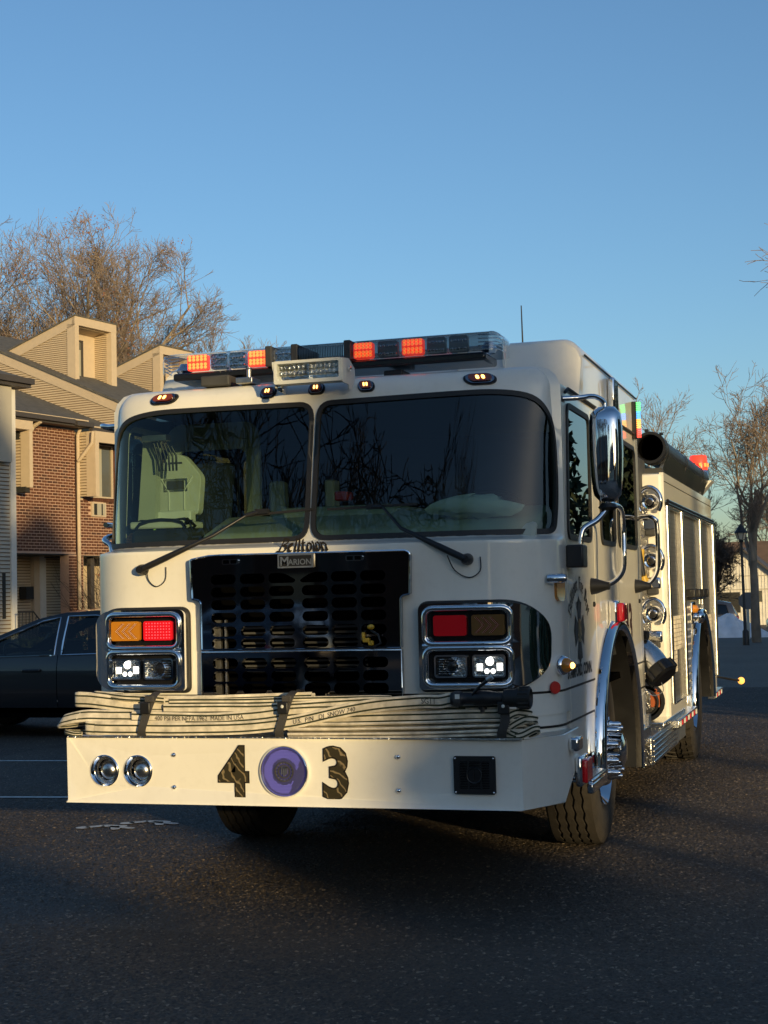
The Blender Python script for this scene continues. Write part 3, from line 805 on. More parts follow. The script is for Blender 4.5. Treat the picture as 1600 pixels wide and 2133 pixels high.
    for x0, x1, lit in ((-.80, -.675, 1), (-.665, -.565, 0), (-.56, -.46, 0), (-.455, -.34, 1), (-.31, -.20, 0), (.125, .238, 1), (.255, .37, 2), (.383, .504, 1), (.515, .62, 2), (.63, .735, 2)):
        mo = Pt(MB().plate(rrect(x0+.004, x1-.004, 2.640, 2.722, .012), (), fl(.475), t=.03), 'light_module', M['red_lit'] if lit == 1 else M['reflector'] if lit == 0 else M['alu'], bar, smooth=30)
        b = MB()
        for r_ in (2.662, 2.703):
            for k in range(5):
                cx = x0+.018+(x1-x0-.036)*k/4
                b.lathe([(0, -.007), (.0075, -.005), (.0095, .0)], (cx, .474, r_-.006), (0, 1, 0), 8)
                if lit == 1: b.lathe([(0, -.007), (.0075, -.005), (.0095, .0)], (cx, .474, r_+.010), (0, 1, 0), 8)
        mo2 = Pt(b, 'led', M['orange_lit'] if lit == 1 else M['reflector'], bar, smooth=50)
        if lit != 1: mo['label'] = 'unlit light module'
    b = MB()
    for i in range(28): b.box(-.168+i*.009, -.164+i*.009, .452, .456, 2.645, 2.715)
    Pt(b, 'fluted_cover', M['alu'], bar)
    for x in (-.62, .33): 
        br = Pt(MB().box(x-.05, x+.05, .50, .74, 2.53, 2.575), 'mounting_foot', M['black'], bar, bevel=.006)
    b = MB().box(-.45, -.36, .30, .42, 2.53, 2.56).lathe([(.012, 0), (.012, .05), (.02, .055), (0, .06)], (-.40, .36, 2.56), (0, 0, 1), 10)
    Pt(b, 'speaker_bracket', M['alu'], smooth=40, bevel=.004)
    Pt(MB().box(-.66, -.50, .33, .46, 2.532, 2.585), 'junction_box', M['grey_frame'], bevel=.008)
    Pt(MB().box(-1.0, -.30, .86, 1.2, 2.532, 2.63), 'air_intake_hump', W, bevel=.03)
    # ---- flood light in its bracket
    fl_ = Pt(MB().plate(rrect(-.158, .195, 2.478, 2.592, .01), [rrect(-.142, .179, 2.496, 2.578, .006)], fl(.085), t=.075), 'flood_light', M['seat_white'], smooth=30)
    Pt(MB().box(-.15, .187, .145, .16, 2.485, 2.585), 'housing_back', M['seat_white'], fl_)
    b = MB()
    for i in range(14):
        for j in range(2):
            b.lathe([(0, .012), (.008, .006), (.0115, -.006)], (-.13+i*.0228, .125, 2.562-j*.026), (0, 1, 0), 6)
    Pt(b, 'led_cup', M['reflector'], fl_, fix=False)
    Pt(MB().box(-.142, .179, .118, .128, 2.498, 2.518).box(.015, .021, .10, .128, 2.498, 2.578), 'reflector', M['reflector'], fl_)
    Pt(MB().plate(rrect(-.142, .179, 2.496, 2.578, .004), (), fl(.09)), 'glass', M['clear_lens'], fl_)
    Pt(MB().plate(round_poly([(.07, 2.59), (.17, 2.60), (.26, 2.56), (.262, 2.50), (.20, 2.45), (.17, 2.44), (.165, 2.47), (.07, 2.47)], .012, 3), (), lambda u, v, w: (.198+w, u+.02, v), t=-.006), 'bracket', M['seat_white'], fl_)
    Pt(MB().plate(round_poly([(.06, 2.59), (.14, 2.60), (.26, 2.49), (.25, 2.45), (.10, 2.465)], .012, 3), (), lambda u, v, w: (-.166+w, u+.02, v), t=.006), 'bracket', M['seat_white'], fl_)
    Pt(MB().lathe([(0, -.02), (.012, -.018), (.016, 0)], (-.13, .11, 2.458), (0, 1, .1), 10), 'bolt', CR, fl_, smooth=40)
    Pt(MB().lathe([(0, .012), (.012, .010), (.014, 0)], (.204, .17, 2.545), (1, -.2, 0), 10), 'bolt', CR, fl_, smooth=40)
    # ---- antenna
    b = MB().tube([(.635, 2.3, 2.77), (.63, 2.31, 2.86), (.62, 2.34, 3.21)], [.009, .006, .0035], 8).lathe([(.02, 0), (.02, .02), (.011, .05), (0, .05)], (.635, 2.3, 2.77), (0, 0, 1), 12)
    Pt(b, 'antenna', M['black'], smooth=50)
    # ---- bumper
    bp = [(-1.24, .38), (-1.24, -.03), (-1.11, -.293), (1.112, -.293), (1.25, -.03), (1.25, .36)]
    z0, z1 = .4815, .787
    k = len(bp)
    cut = lambda p: z0 + (.16 if p[1] > .3 else 0)
    outer = [(x, y) for x, y in bp]; inner = [(x*(.985), y+.015 if abs(x) < 1.15 else y) for x, y in bp]
    b = MB(); vs = [(x, y, z1) for x, y in outer]+[(x, y, cut((x, y))) for x, y in outer]+[(x, y, z1) for x, y in inner]+[(x, y, cut((x, y))) for x, y in inner]
    fs = []
    for i in range(k-1):
        if i == 2: fs += [(i, 2*k+i, 2*k+i+1, i+1), (k+i, k+i+1, 3*k+i+1, 3*k+i)]; continue
        fs += [(i, i+1, k+i+1, k+i), (2*k+i, 3*k+i, 3*k+i+1, 2*k+i+1), (i, 2*k+i, 2*k+i+1, i+1), (k+i, k+i+1, 3*k+i+1, 3*k+i)]
    b.add(vs, fs)
    cir = lambda cx, cz, r: [(cx+r*math.cos(R_(a)), cz+r*math.sin(R_(a))) for a in range(0, 360, 10)]
    b.plate([(-1.11, z0), (1.112, z0), (1.112, z1), (-1.11, z1)], [cir(-.908, .632, .071), cir(-.734, .632, .071)], fl(-.293), t=.015)
    bu = Pt(b, 'bumper', W, bevel=.004)
    Pt(MB().add([(-1.225, .32, .783), (-1.225, -.03, .783), (-1.10, -.28, .783), (1.10, -.28, .783), (1.235, -.03, .783), (1.235, .32, .783)], [(0, 1, 2, 3, 4, 5)]), 'bumper_deck', M['tread'])
    Pt(MB().box(-1.11, 1.112, -.2905, -.276, .7875, .793), 'deck_lip', M['tread'])
    nm = lambda x0, z0: (lambda u, v, w: (x0+u, -.2945+w, z0+v))
    for ch, x0, xs in (('4', -.2455, .92), ('3', .2525, .90)):
        hgt = .228
        text_mesh(ch, hgt/.727, lambda u, v, w, x0=x0: (x0+u, -.2935+w*.6, .5265+v), 'numeral', M['letter'], bu, bold=.0145, xs=xs)
        text_mesh(ch, hgt/.727, lambda u, v, w, x0=x0: (x0+u, -.2943+w*1.2, .5265+v), 'numeral_face', M['gold'], bu, bold=.0075, xs=xs)
    # centre lamp
    c = (.0045, -.293, .638)
    e = Pt(MB().lathe([(.117, .0), (.119, -.012), (.112, -.018), (.106, -.010), (.104, 0)], c, (0, 1, 0), 40), 'round_siren', CR, bu, smooth=60)
    Pt(MB().lathe([(0, -.004), (.106, -.004)], c, (0, 1, 0), 40), 'siren_face', M['violet_face'], bu)
    b = MB(); b2 = MB()
    for i in range(-13, 14):
        for j in range(-15, 16):
            x, z = i*.0076+(.0038 if j % 2 else 0), j*.0064
            d_ = math.hypot(x, z)
            if d_ < .098 and d_ > .048:
                (b if d_ > .060 and x-.35*z < .060 else b2).add([(c[0]+x-.0024, c[1]-.0065, c[2]+z), (c[0]+x, c[1]-.0065, c[2]+z-.0022), (c[0]+x+.0024, c[1]-.0065, c[2]+z), (c[0]+x, c[1]-.0065, c[2]+z+.0022)], [(0, 1, 2, 3)])
    Pt(b, 'siren_led', M['blue_led'], bu, fix=False); Pt(b2, 'siren_stud', M['alu'], bu, fix=False)
    for r0 in (.046, .030): Pt(MB().lathe([(r0, -.004), (r0+.001, -.012), (r0-.005, -.012), (r0-.005, -.004)], c, (0, 1, 0), 32), 'siren_ring', M['grey_frame'], bu, smooth=50)
    b = MB()
    for i in range(16):
        a = 2*math.pi*i/16; b.box(c[0]+.039*math.cos(a)-.0025, c[0]+.039*math.cos(a)+.0025, c[1]-.010, c[1]-.004, c[2]+.039*math.sin(a)-.0025, c[2]+.039*math.sin(a)+.0025)
    b.box(c[0]-.003, c[0]+.004, c[1]-.013, c[1]-.004, c[2]-.02, c[2]+.02).box(c[0]-.014, c[0]-.007, c[1]-.013, c[1]-.004, c[2]-.012, c[2]+.018).box(c[0]+.007, c[0]+.015, c[1]-.013, c[1]-.004, c[2]-.012, c[2]+.02).box(c[0]-.014, c[0]+.015, c[1]-.013, c[1]-.004, c[2]+.016, c[2]+.021)
    Pt(b, 'siren_emblem', M['alu'], bu)
    for x in (-.908, -.734):                                    # air horn mouths
        Pt(MB().lathe([(.074, .0), (.0755, -.006), (.071, -.010), (.060, .004), (.047, .03), (.036, .08)], (x, -.293, .632), (0, 1, 0), 36), 'horn_mouth', CR, bu, smooth=60)
        Pt(MB().lathe([(0, .002), (.020, .004), (.036, .012), (.046, .03)], (x+.008, -.293, .632), (0, 1, 0), 24), 'horn_sun_dome', M['chrome_dull'], bu, smooth=60)  # dull dome added, set off centre to catch the sun in the mouth
    for x in (-.549, .549):
        for z in (.709, .559):
            Pt(MB().lathe([(0, -.012), (.007, -.010), (.011, -.004), (.0125, 0)], (x, -.293, z), (0, 1, 0), 14), 'bolt', CR, bu, smooth=60)
    # speaker grille with raised maltese-like K emblem
    sl_ = []
    for i in range(17):
        z = .573+i*.0072
        for (a, c_) in ((.832, .868), (.874, .925), (.931, .967)):
            cx0 = .900; 
            if abs(z-.632) < .034 and a > .85 and a < .93: continue
            sl_.append(rrect(a, c_, z, z+.0034, .0016, 2))
    sp = Pt(MB().plate(rrect(.805, .995, .549, .716, .01), sl_, fl(-.302), t=.008), 'siren_speaker', M['black'], bu, smooth=30)
    b = MB().lathe([(.036, -.309), (.034, -.311), (.031, -.309)], (.90, 0, .632), (0, 1, 0), 24).box(.893, .898, -.311, -.303, .612, .655)
    b.add([(.898, -.310, .632), (.922, -.310, .655), (.926, -.310, .650), (.904, -.310, .629)], [(0, 1, 2, 3)]).add([(.898, -.310, .634), (.902, -.310, .638), (.926, -.310, .615), (.921, -.310, .610)], [(0, 1, 2, 3)])
    Pt(b, 'speaker_emblem', M['black'], bu)
    Pt(MB().box(.81, .99, -.2955, -.2935, .555, .71), 'speaker_cavity', M['void'], bu)
    for x in (.814, .986):
        for z in (.558, .706): Pt(MB().lathe([(0, -.007), (.0045, -.005), (.005, 0)], (x, -.302, z), (0, 1, 0), 10), 'screw', CR, bu, smooth=60)
    # bumper end lamps and small step
    e = Pt(MB().box(1.252, 1.30, .07, .19, .70, .765), 'side_lamp', CR, bu, bevel=.012)
    e = Pt(MB().box(1.252, 1.285, .22, .42, .52, .66), 'side_warning_light', CR, bu, bevel=.012)
    Pt(MB().box(1.285, 1.305, .245, .40, .535, .645), 'red_side_lens', M['red_lens'], bu, bevel=.008)
    st = Pt(MB().box(1.10, 1.27, .62, 1.04, .49, .51).box(1.24, 1.27, .60, 1.05, .44, .49), 'fender_step', CR, bevel=.006)
    Pt(MB().box(1.12, 1.26, .64, 1.02, .511, .516), 'tread', M['tread'], st)
    build_truck2(T, W, CR, CE, F, fl, sd, sdl, Pt, arch_c, arch_z, ra, arc)
    return T

def smooth_path(p, k=4):
    p = [Vector(q) for q in p]; o = []
    for i in range(len(p)-1):
        a, b, c, d = p[max(0, i-1)], p[i], p[i+1], p[min(len(p)-1, i+2)]
        for j in range(k):
            t = j/k
            o.append(.5*((2*b)+(c-a)*t+(2*a-5*b+4*c-d)*t*t+(-a+3*b-3*c+d)*t**3))
    return o+[p[-1]]
def tyre_bm(w, R=.525, tread='rib'):
    """a tyre about the X axis through the origin, with real grooves"""
    b = MB(); n = 72; h = w/2
    prof = [(R*.60, -h*.80), (R*.66, -h*.98), (R*.80, -h*1.0), (R*.93, -h*.97), (R*.985, -h*.86)]
    gr = []
    g = 4
    xs = [-h*.86]
    for i in range(g):
        c = -h*.86 + (i+1)*(2*h*.86)/(g+1)
        prof += [(R, c-.007), (R-.014, c-.0055), (R-.014, c+.0055), (R, c+.007)]
        gr += [len(prof)-4, len(prof)-3, len(prof)-2, len(prof)-1]
    prof += [(R*.985, h*.86), (R*.93, h*.97), (R*.80, h), (R*.66, h*.98), (R*.60, h*.80)]
    m = len(prof); vs = []
    for j in range(n):
        a = 2*math.pi*j/n
        zz = (.005 if j % 2 else -.005)
        for i, (r, x) in enumerate(prof):
            if i in gr: x += zz
            vs.append((x, r*math.sin(a), r*math.cos(a)))
    for j in range(n):
        for i in range(m-1):
            b.f.append((j*m+i, j*m+i+1, ((j+1) % n)*m+i+1, ((j+1) % n)*m+i)); b.mi.append(0)
    b.v = vs
    if tread == 'lug':
        for j in range(36):
            a = 2*math.pi*j/36
            for sg in (-1, 1):
                k = Matrix.Rotation(a, 3, 'X')
                q = [Vector((sg*h*.2, -.014, R+.010)), Vector((sg*h*.9, .012, R+.006)), Vector((sg*h*.9, .034, R+.006)), Vector((sg*h*.2, .008, R+.010)),
                     Vector((sg*h*.2, -.014, R-.01)), Vector((sg*h*.9, .012, R-.02)), Vector((sg*h*.9, .034, R-.02)), Vector((sg*h*.2, .008, R-.01))]
                b.add([k @ p for p in q], [(0, 1, 2, 3), (0, 4, 5, 1), (2, 6, 7, 3), (1, 5, 6, 2)])
    return b
def place(b, loc, rz=0):
    mt = Matrix.Translation(loc) @ Matrix.Rotation(rz, 4, 'Z')
    b.v = [tuple(mt @ Vector(v)) for v in b.v]; return b

def build_truck2(T, W, CR, CE, F, fl, sd, sdl, Pt, arch_c, arch_z, ra, arc):
    # ---- wheels
    for x, y, rz, kind in ((.995, 1.84, R_(1), 'front'), (-.975, 1.84, R_(1), 'front'), (1.075, 6.32, 0, 'rear'), (-1.075, 6.32, 0, 'rear')):
        sg = 1 if x > 0 else -1
        w = .285 if kind == 'front' else .27
        ty = Pt(place(tyre_bm(w, .525, 'rib' if kind == 'front' else 'lug'), (x, y, .525), rz), 'wheel', M['tyre'], smooth=40)
        ty['label'] = kind + ' wheel, its tyre dark brown'
        if kind == 'rear': Pt(place(tyre_bm(w, .525, 'lug'), (x-sg*.32, y, .525), rz), 'inner_tyre', M['tyre'], ty, smooth=40)
        b = MB(); h = w/2
        if kind == 'front':
            pr = [(.318, h*.80), (.308, h*.98), (.29, h*.75), (.275, h*.45), (.225, h*.55), (.20, h*1.0), (.188, h*1.14), (.10, h*1.18), (.095, h*1.7), (.06, h*1.82), (0, h*1.84)]
        else:
            pr = [(.318, h*.80), (.30, h*.85), (.28, h*.3), (.26, -h*.4), (.18, -h*.5), (.12, -h*.5), (.115, h*.7), (.08, h*.9), (0, h*.9)]
        b.lathe([(r, q*sg) for r, q in pr], (0, 0, 0), (1, 0, 0), 40)
        Pt(place(b, (x, y, .525), rz), 'rim', CR, ty, smooth=50)
        for i in range(10):
            b = MB(); a = 2*math.pi*i/10
            hx = h*1.12 if kind == 'front' else -h*.5
            b.lathe([(.024, 0), (.024, .02), (.018, .03), (.018, .06), (.010, .075), (0, .078)], (sg*hx, .145*math.sin(a), .145*math.cos(a)), (sg, 0, 0), 10)
            Pt(place(b, (x, y, .525), rz), 'lug_nut', CR, ty, smooth=45)
        b = MB()
        for i in range(8):                                       # hand holes of the disc
            a = 2*math.pi*(i+.5)/8; c0 = (sg*(h*.54 if kind == 'front' else -h*.42), .235*math.sin(a), .235*math.cos(a))
            b.lathe([(0, .0015), (.026, .0015)], c0, (sg, 0, 0), 12)
        Pt(place(b, (x, y, .525), rz), 'hand_hole', M['void'], ty)
    # ---- chrome wheel-arch trims and black liners
    for sg in (1, -1):
        for cy, cz, r, a0, a1, X in ((arch_c, arch_z, ra, 183, -12, CW), (6.27, .47, .76, 180, 0, 1.25)):
            b = MB(); n = 28
            prof = [(r-.02, -.02), (r-.03, .045), (r-.005, .062), (r+.028, .055), (r+.040, .02), (r+.040, -.0)]
            for i in range(n+1):
                a = R_(a0+(a1-a0)*i/n)
                for q, d in prof: b.v.append((sg*(X+d), cy+q*math.cos(a), cz+q*math.sin(a)))
            m = len(prof)
            for i in range(n):
                for j in range(m-1): b.f.append((i*m+j, i*m+j+1, (i+1)*m+j+1, (i+1)*m+j)); b.mi.append(0)
            Pt(b, 'fender_trim', CR, smooth=60)
            b = MB()
            for i in range(n+1):
                a = R_(a0+(a1-a0)*i/n)
                for d in (.03, -.55): b.v.append((sg*(X+d), cy+(r-.025)*math.cos(a), cz+(r-.025)*math.sin(a)))
            for i in range(n): b.f.append((i*2, i*2+1, i*2+3, i*2+2)); b.mi.append(0)
            Pt(b, 'wheel_well', M['black'], smooth=60)
            Pt(MB().plate([(cy-r, .35), (cy+r, .35)]+[(p[0], p[1]) for p in arc(cy, cz, r, 0, 180, 16)], (), lambda u, v, w: (sg*(X-.5), u, v)), 'wheel_well_back', M['void'])
    # ---- chassis under the cab
    b = MB().box(-.45, -.35, -.15, 8.0, .50, .74).box(.35, .45, -.15, 8.0, .50, .74).box(-.95, .95, 1.75, 1.93, .44, .56).box(-.9, .9, 6.2, 6.44, .42, .62).box(-.32, .32, .3, 1.4, .42, .9).box(.5, .8, -.1, .3, .50, .56)
    Pt(b, 'chassis', M['grey_frame'], bevel=.01)
    Pt(MB().box(-1.15, 1.15, .42, 3.1, .90, .94), 'cab_underside', M['void'])
    Pt(MB().tube([(-.7, .2, .47), (-.2, .25, .44), (.4, .22, .45), (.75, .3, .46)], .03, 8), 'tie_rod', M['grey_frame'], smooth=60)
    # ---- side fittings of the cab
    # mirror with arms (both sides)
    for sg in (1, -1):
        xm, ym, zc = (1.385, .60, 2.10) if sg > 0 else (-1.30, .80, 2.10)
        b = MB(); n = 28; rows = []
        for i in range(15):
            t = -1+2*i/14; z = zc+t*.235
            k = (1-abs(t)**5)**.5 if abs(t) < 1 else 0
            k = max(k, .0); hw = .083*(.62+.38*k)*(1 if abs(t) < .98 else .9) - .010*max(0, -t)
            hd = .075*(.4+.6*k)
            rows.append([(xm+hw*math.copysign(abs(math.cos(2*math.pi*j/n))**.75, math.cos(2*math.pi*j/n)), ym+.02-hd*math.copysign(abs(math.sin(2*math.pi*j/n))**.8, math.sin(2*math.pi*j/n))*(1 if math.sin(2*math.pi*j/n) > 0 else .35), z) for j in range(n)])
        vs = [p for r in rows for p in r]
        fs = [(i*n+j, i*n+(j+1) % n, (i+1)*n+(j+1) % n, (i+1)*n+j) for i in range(14) for j in range(n)] + [tuple(range(n))[::-1], tuple(14*n+j for j in range(n))]
        mb_ = Pt(MB().add(vs, fs), 'mirror', CR, smooth=60)
        Pt(MB().tube(smooth_path([(sg*1.20, .47, 2.372), (sg*1.27, .50, 2.375), (sg*1.34, .56, 2.385), (xm-.004*sg, ym, 2.36), (xm, ym, 2.32)], 5), .013, 10), 'mirror_arm', CR, mb_, smooth=60)
        Pt(MB().tube(smooth_path([(xm, ym, 1.88), (xm-sg*.01, ym, 1.83), (sg*1.335, .56, 1.775), (sg*1.275, .51, 1.73), (sg*1.262, .50, 1.66)], 5), .015, 10), 'mirror_arm', CR, mb_, smooth=60)
        Pt(MB().box(min(sg*1.201, sg*1.285), max(sg*1.201, sg*1.285), .43, .56, 1.545, 1.655), 'arm_bracket', M['black'], mb_, bevel=.008)
        Pt(MB().lathe([(.0, 0), (.035, 0), (.05, .02), (.03, .035)], (xm, ym+.01, 1.858), (0, 0, -1), 12), 'pivot', M['black'], mb_, smooth=50)
        Pt(MB().box(sg*1.19-.01, sg*1.19+.01, .44, .53, 2.355, 2.385), 'arm_foot', M['black'], mb_)
        # grab handles
        for (y, xo, zt) in ((1.17, 1.375, 1.86), (2.86, 1.345, 1.90)):
            if y < 2: pts = [(sg*1.385, .66, 1.855), (sg*1.40, .90, 1.85), (sg*xo, y, 1.79), (sg*xo, y, 1.62), (sg*(xo-.01), y, 1.53), (sg*(xo-.06), y, 1.475), (sg*1.25, y, 1.462), (sg*1.21, y, 1.475)]
            else: pts = [(sg*1.20, y+.12, 1.885), (sg*1.25, y+.10, 1.90), (sg*(xo-.03), y, 1.89), (sg*xo, y, 1.84), (sg*xo, y, 1.62), (sg*(xo-.01), y, 1.54), (sg*(xo-.05), y, 1.48), (sg*1.25, y, 1.462), (sg*1.21, y, 1.475)]
            gh = Pt(MB().tube(smooth_path(pts, 5), .0145, 10), 'grab_handle', CR, smooth=60)
            Pt(MB().lathe([(.045, 0), (.040, .03), (.022, .085), (.020, .10), (0, .105)], (sg*1.20, y-.02, 1.455), (sg, -.15, 0), 14), 'foot', M['black'], gh, smooth=45)
    # amber marker strip and bullet horn button near the door front
    Pt(MB().plate(rrect(.055, .150, 1.385, 1.495, .03), (), lambda u, v, w: (lambda p: (p[0]+.014-w*.2, p[1]-.003, p[2]))(cab_pt(1.035+u*1.2, v, w)), t=.012), 'side_marker', M['amber_lens'], smooth=40)
    Pt(MB().tube([(1.165, .15, 1.492), (1.235, .15, 1.492), (1.25, .15, 1.492)], [.024, .022, .015], 12), 'side_marker_cap', CR, smooth=40)
    e = Pt(MB().lathe([(.045, 0), (.048, .02), (.042, .035), (.03, .04)], (1.188, .235, 1.085), (1, -.45, 0), 20), 'turn_lamp', CR, smooth=50)
    Pt(MB().lathe([(.036, .03), (.034, .055), (.018, .078), (0, .083)], (1.188, .235, 1.085), (1, -.45, 0), 20), 'turn_lamp_lens', M['amber_lens'], smooth=60)
    Pt(MB().lathe([(0, .084), (.011, .083), (.016, .074)], (1.19, .23, 1.085), (1, -.45, 0), 12), 'turn_lamp_bulb', M['amber_glow'], smooth=60)
    Pt(MB().lathe([(.030, 0), (.028, .006), (0, .008)], (1.18, .165, .985), (1, -.9, 0), 20), 'reflector_disc', M['red_paint'], smooth=50)
    for y in (1.20, 2.98): Pt(MB().lathe([(.014, 0), (.014, .01), (.008, .012), (0, .012)], (CW, y, 1.36), (1, 0, 0), 12), 'door_lock', M['black'], smooth=40)
    e = Pt(MB().box(CW+.001, CW+.05, 1.70, 1.86, 1.24, 1.375), 'side_warning_light', CR, bevel=.012)
    Pt(MB().box(CW+.05, CW+.085, 1.72, 1.845, 1.255, 1.36), 'lens', M['red_on'], e, bevel=.01)
    # door emblem: maltese shape, arched lettering, place name, numeral
    em = lambda ox, oz, s=1.: (lambda u, v, w: (CW+.0016-w*.5-.0003, ox+u*s, oz+v*s))
    cx, cz = .745, 1.235
    def poly(pts, m, k): 
        Pt(MB().plate(pts, (), lambda u, v, w: (CW+.0012+.0008*k, cx+u, cz+v)), 'door_emblem', m)
    arm = lambda a: [(math.cos(R_(a+t))*r*.97*.155, math.sin(R_(a+t))*r*.17) for t, r in ((-60, .16), (-30, .95), (-14, .88), (0, 1.02), (14, .88), (30, .95), (60, .16))]
    for a in (0, 90, 180, 270): poly(arm(a), M['letter'], 1); 
    for a in (0, 90, 180, 270): poly([(p[0]*.86, p[1]*.86) for p in arm(a)], M['grey_frame'], 2)
    poly([(math.cos(R_(t*20))*.055, math.sin(R_(t*20))*.06) for t in range(18)], M['gold'], 3)
    r0 = .235
    def archf(u, v, w):
        a = R_(90)-u/r0*.95; rr = r0+v
        return (CW+.0016-w*.4, cx+.005+rr*math.cos(a)*1.12, cz-.03+rr*math.sin(a))
    nib_text(GL, 'Belltown Fire Dept', archf, 'door_lettering', M['letter'], T, w=.16, gap=.12, scale=.0655)
    text_mesh('STAMFORD, CONN.', .080, lambda u, v, w: (CW+.0016, cx-.01+u, 1.012+v+.00*u), 'door_lettering', M['letter'], T, bold=.0035, xs=.98)
    text_mesh('43', .345, lambda u, v, w: (CW+.0016, 2.50+u, 1.105+v), 'door_numeral', M['maroon'], T, bold=.010, xs=.86)
    # level gauge of coloured LEDs at the cab's rear corner
    lg = Pt(MB().box(1.203, 1.235, 2.90, 2.955, 2.40, 2.64), 'tank_level_gauge', M['black'], bevel=.004)
    zz = 2.405
    for nm_, cnt in (('red_led', 5), ('orange_led', 5), ('blue2_led', 4), ('green_led', 5)):
        for i in range(cnt):
            Pt(MB().box(1.236, 1.262, 2.885, 2.90, zz, zz+.0078), 'led', M[nm_], lg); zz += .0122
    # ---- pump panel between cab and body
    Pt(MB().box(-1.0, 1.0, 3.16, 4.12, .52, 2.10), 'pump_compartment', M['tread'])
    Pt(MB().box(-1.04, 1.04, 3.155, 4.118, .30, .52), 'pump_sill', M['grey_frame'])
    # ---- body
    z0, z1, x1, y0, y1 = .50, 2.27, 1.25, 4.12, 7.86
    doors = [rrect(4.27, 5.02, .60, 2.03, .004, 1), rrect(5.22, 6.47, 1.36, 2.03, .004, 1), rrect(6.70, 7.66, .98, 2.03, .004, 1)]
    doors[2] = [(7.06, .62), (7.66, .62), (7.66, 2.03), (6.70, 2.03), (6.70, 1.24), (6.98, .98), (7.06, .8)]
    o_ = [(y0, z0), (5.50, z0)] + [(p[0], p[1]) for p in arc(6.27, .47, .76, 178, 2, 22)] + [(7.06, z0), (y1, z0), (y1, z1), (y0, z1)]
    for f, sg in ((sd(x1), 1), (sdl(-x1), -1)):
        Pt(MB().plate(o_, doors, f, t=.03), 'body_side', W, smooth=40)
        for d in doors:
            dd = Pt(MB().plate(shrink(d, -.004), (), lambda u, v, w: f(u, v, w+.022)), 'roller_door', M['shutter'])
            if sg > 0 and d[0][1] < 1.3 and len(d) < 8:
                zb = min(p[1] for p in d)
            Pt(MB().plate(d, [shrink(d, .013)], lambda u, v, w: f(u, v, w-.010), t=.03), 'door_frame', M['chrome_dull'], dd, smooth=30)
    b = MB().tube([(x1+.012, 4.16, 2.045), (x1+.012, 7.84, 2.045)], .016, 8, sx=1.).tube([(x1+.02, 4.16, 2.068), (x1+.02, 7.84, 2.068)], .012, 8)
    Pt(b, 'drip_rail', M['gloss_black'], smooth=60)
    for y in (5.12, 6.585, 7.80, 4.17):
        Pt(MB().tube([(x1+.004, y, .62 if y != 6.585 else 1.30), (x1+.004, y, 2.03)], .024 if y < 7.7 else .03, 10), 'door_post', M['chrome_dull'], smooth=60)
    Pt(MB().box(x1, x1+.004, y0+.02, y1-.02, 2.205, 2.209), 'body_seam', M['letter'])
    # front wall of the body with rounded corner, roof and rear
    b = MB(); 
    for sg in (1, -1):
        Pt(MB().box(min(sg*.98, sg*1.235), max(sg*.98, sg*1.235), y0-.012, y0+.05, .50, 2.262), 'body_front', W, bevel=.02)
    Pt(MB().box(-1.24, 1.24, y1-.03, y1, .5, 2.26), 'body_rear', M['tread'])
    Pt(MB().box(-1.24, -.70, y0+.03, y1, 2.23, 2.27).box(.98, 1.24, y0+.03, y1, 2.23, 2.27), 'body_roof', M['chrome_dull'])
    Pt(MB().box(-.72, .98, 3.3, y1, 1.9, 2.2), 'hose_bed', M['void'])
    # louvred panel, lamps over the rear wheel, retro-reflective chevron strips
    for i in range(13): Pt(MB().box(x1+.001, x1+.014, 5.20, 5.52, .60+i*.058, .64+i*.058), 'louvre', M['alu'])
    Pt(MB().box(x1+.001, x1+.03, 5.55, 5.80, 1.15, 1.33), 'lamp_cluster', CR, bevel=.01)
    Pt(MB().lathe([(.035, 0), (.03, .03), (0, .045)], (x1+.03, 5.62, 1.27), (1, 0, 0), 14), 'amber_side_lamp', M['amber_lens'], smooth=50)
    Pt(MB().lathe([(.05, 0), (.05, .05), (.03, .07), (0, .075)], (x1+.03, 5.80, 1.20), (1, -.5, 0), 14), 'chrome_side_lamp', CR, smooth=50)
    b = MB().box(x1+.005, x1+.05, 5.30, 6.55, 1.345, 1.36)
    for y in (5.36, 5.75, 6.15, 6.5): b.box(x1+.005, x1+.075, y-.03, y+.03, 1.36, 1.43)
    Pt(b, 'tool_rack', M['black'], bevel=.008)
    for (a, c_, e0, e1) in ((4.62, 5.00, .98, 1.24), (4.44, 4.70, .82, .98), (7.10, 7.62, 1.04, 1.22)):
        for i in range(int((e1-e0)/.032)):
            Pt(MB().box(x1-.02, x1-.008, a, c_, e0+i*.032, e0+i*.032+.028), 'reflective_strip', M['hose'])
    # rub rails with red and white reflectors
    for a, c_ in ((4.15, 5.48), (7.08, 7.9)):
        rb = Pt(MB().box(x1-.02, x1+.05, a, c_, .44, .50), 'rub_rail', M['chrome_dull'], bevel=.006)
        for i in range(int((c_-a)/.14)):
            Pt(MB().box(x1+.051, x1+.054, a+.05+i*.14, a+.05+i*.14+.07, .452, .488), 'reflector', M['red_on'] if i % 2 else M['seat_white'], rb)
    Pt(MB().tube([(x1, 7.86, .60), (x1+.05, 8.0, .58), (x1+.18, 8.16, .545)], .012, 8), 'rear_marker_arm', M['black'], smooth=60)
    Pt(MB().lathe([(0, -.03), (.03, -.02), (.035, 0), (.03, .02), (0, .03)], (x1+.20, 8.19, .54), (.3, -1, 0), 14), 'rear_marker_lamp', M['orange_led'], smooth=60)
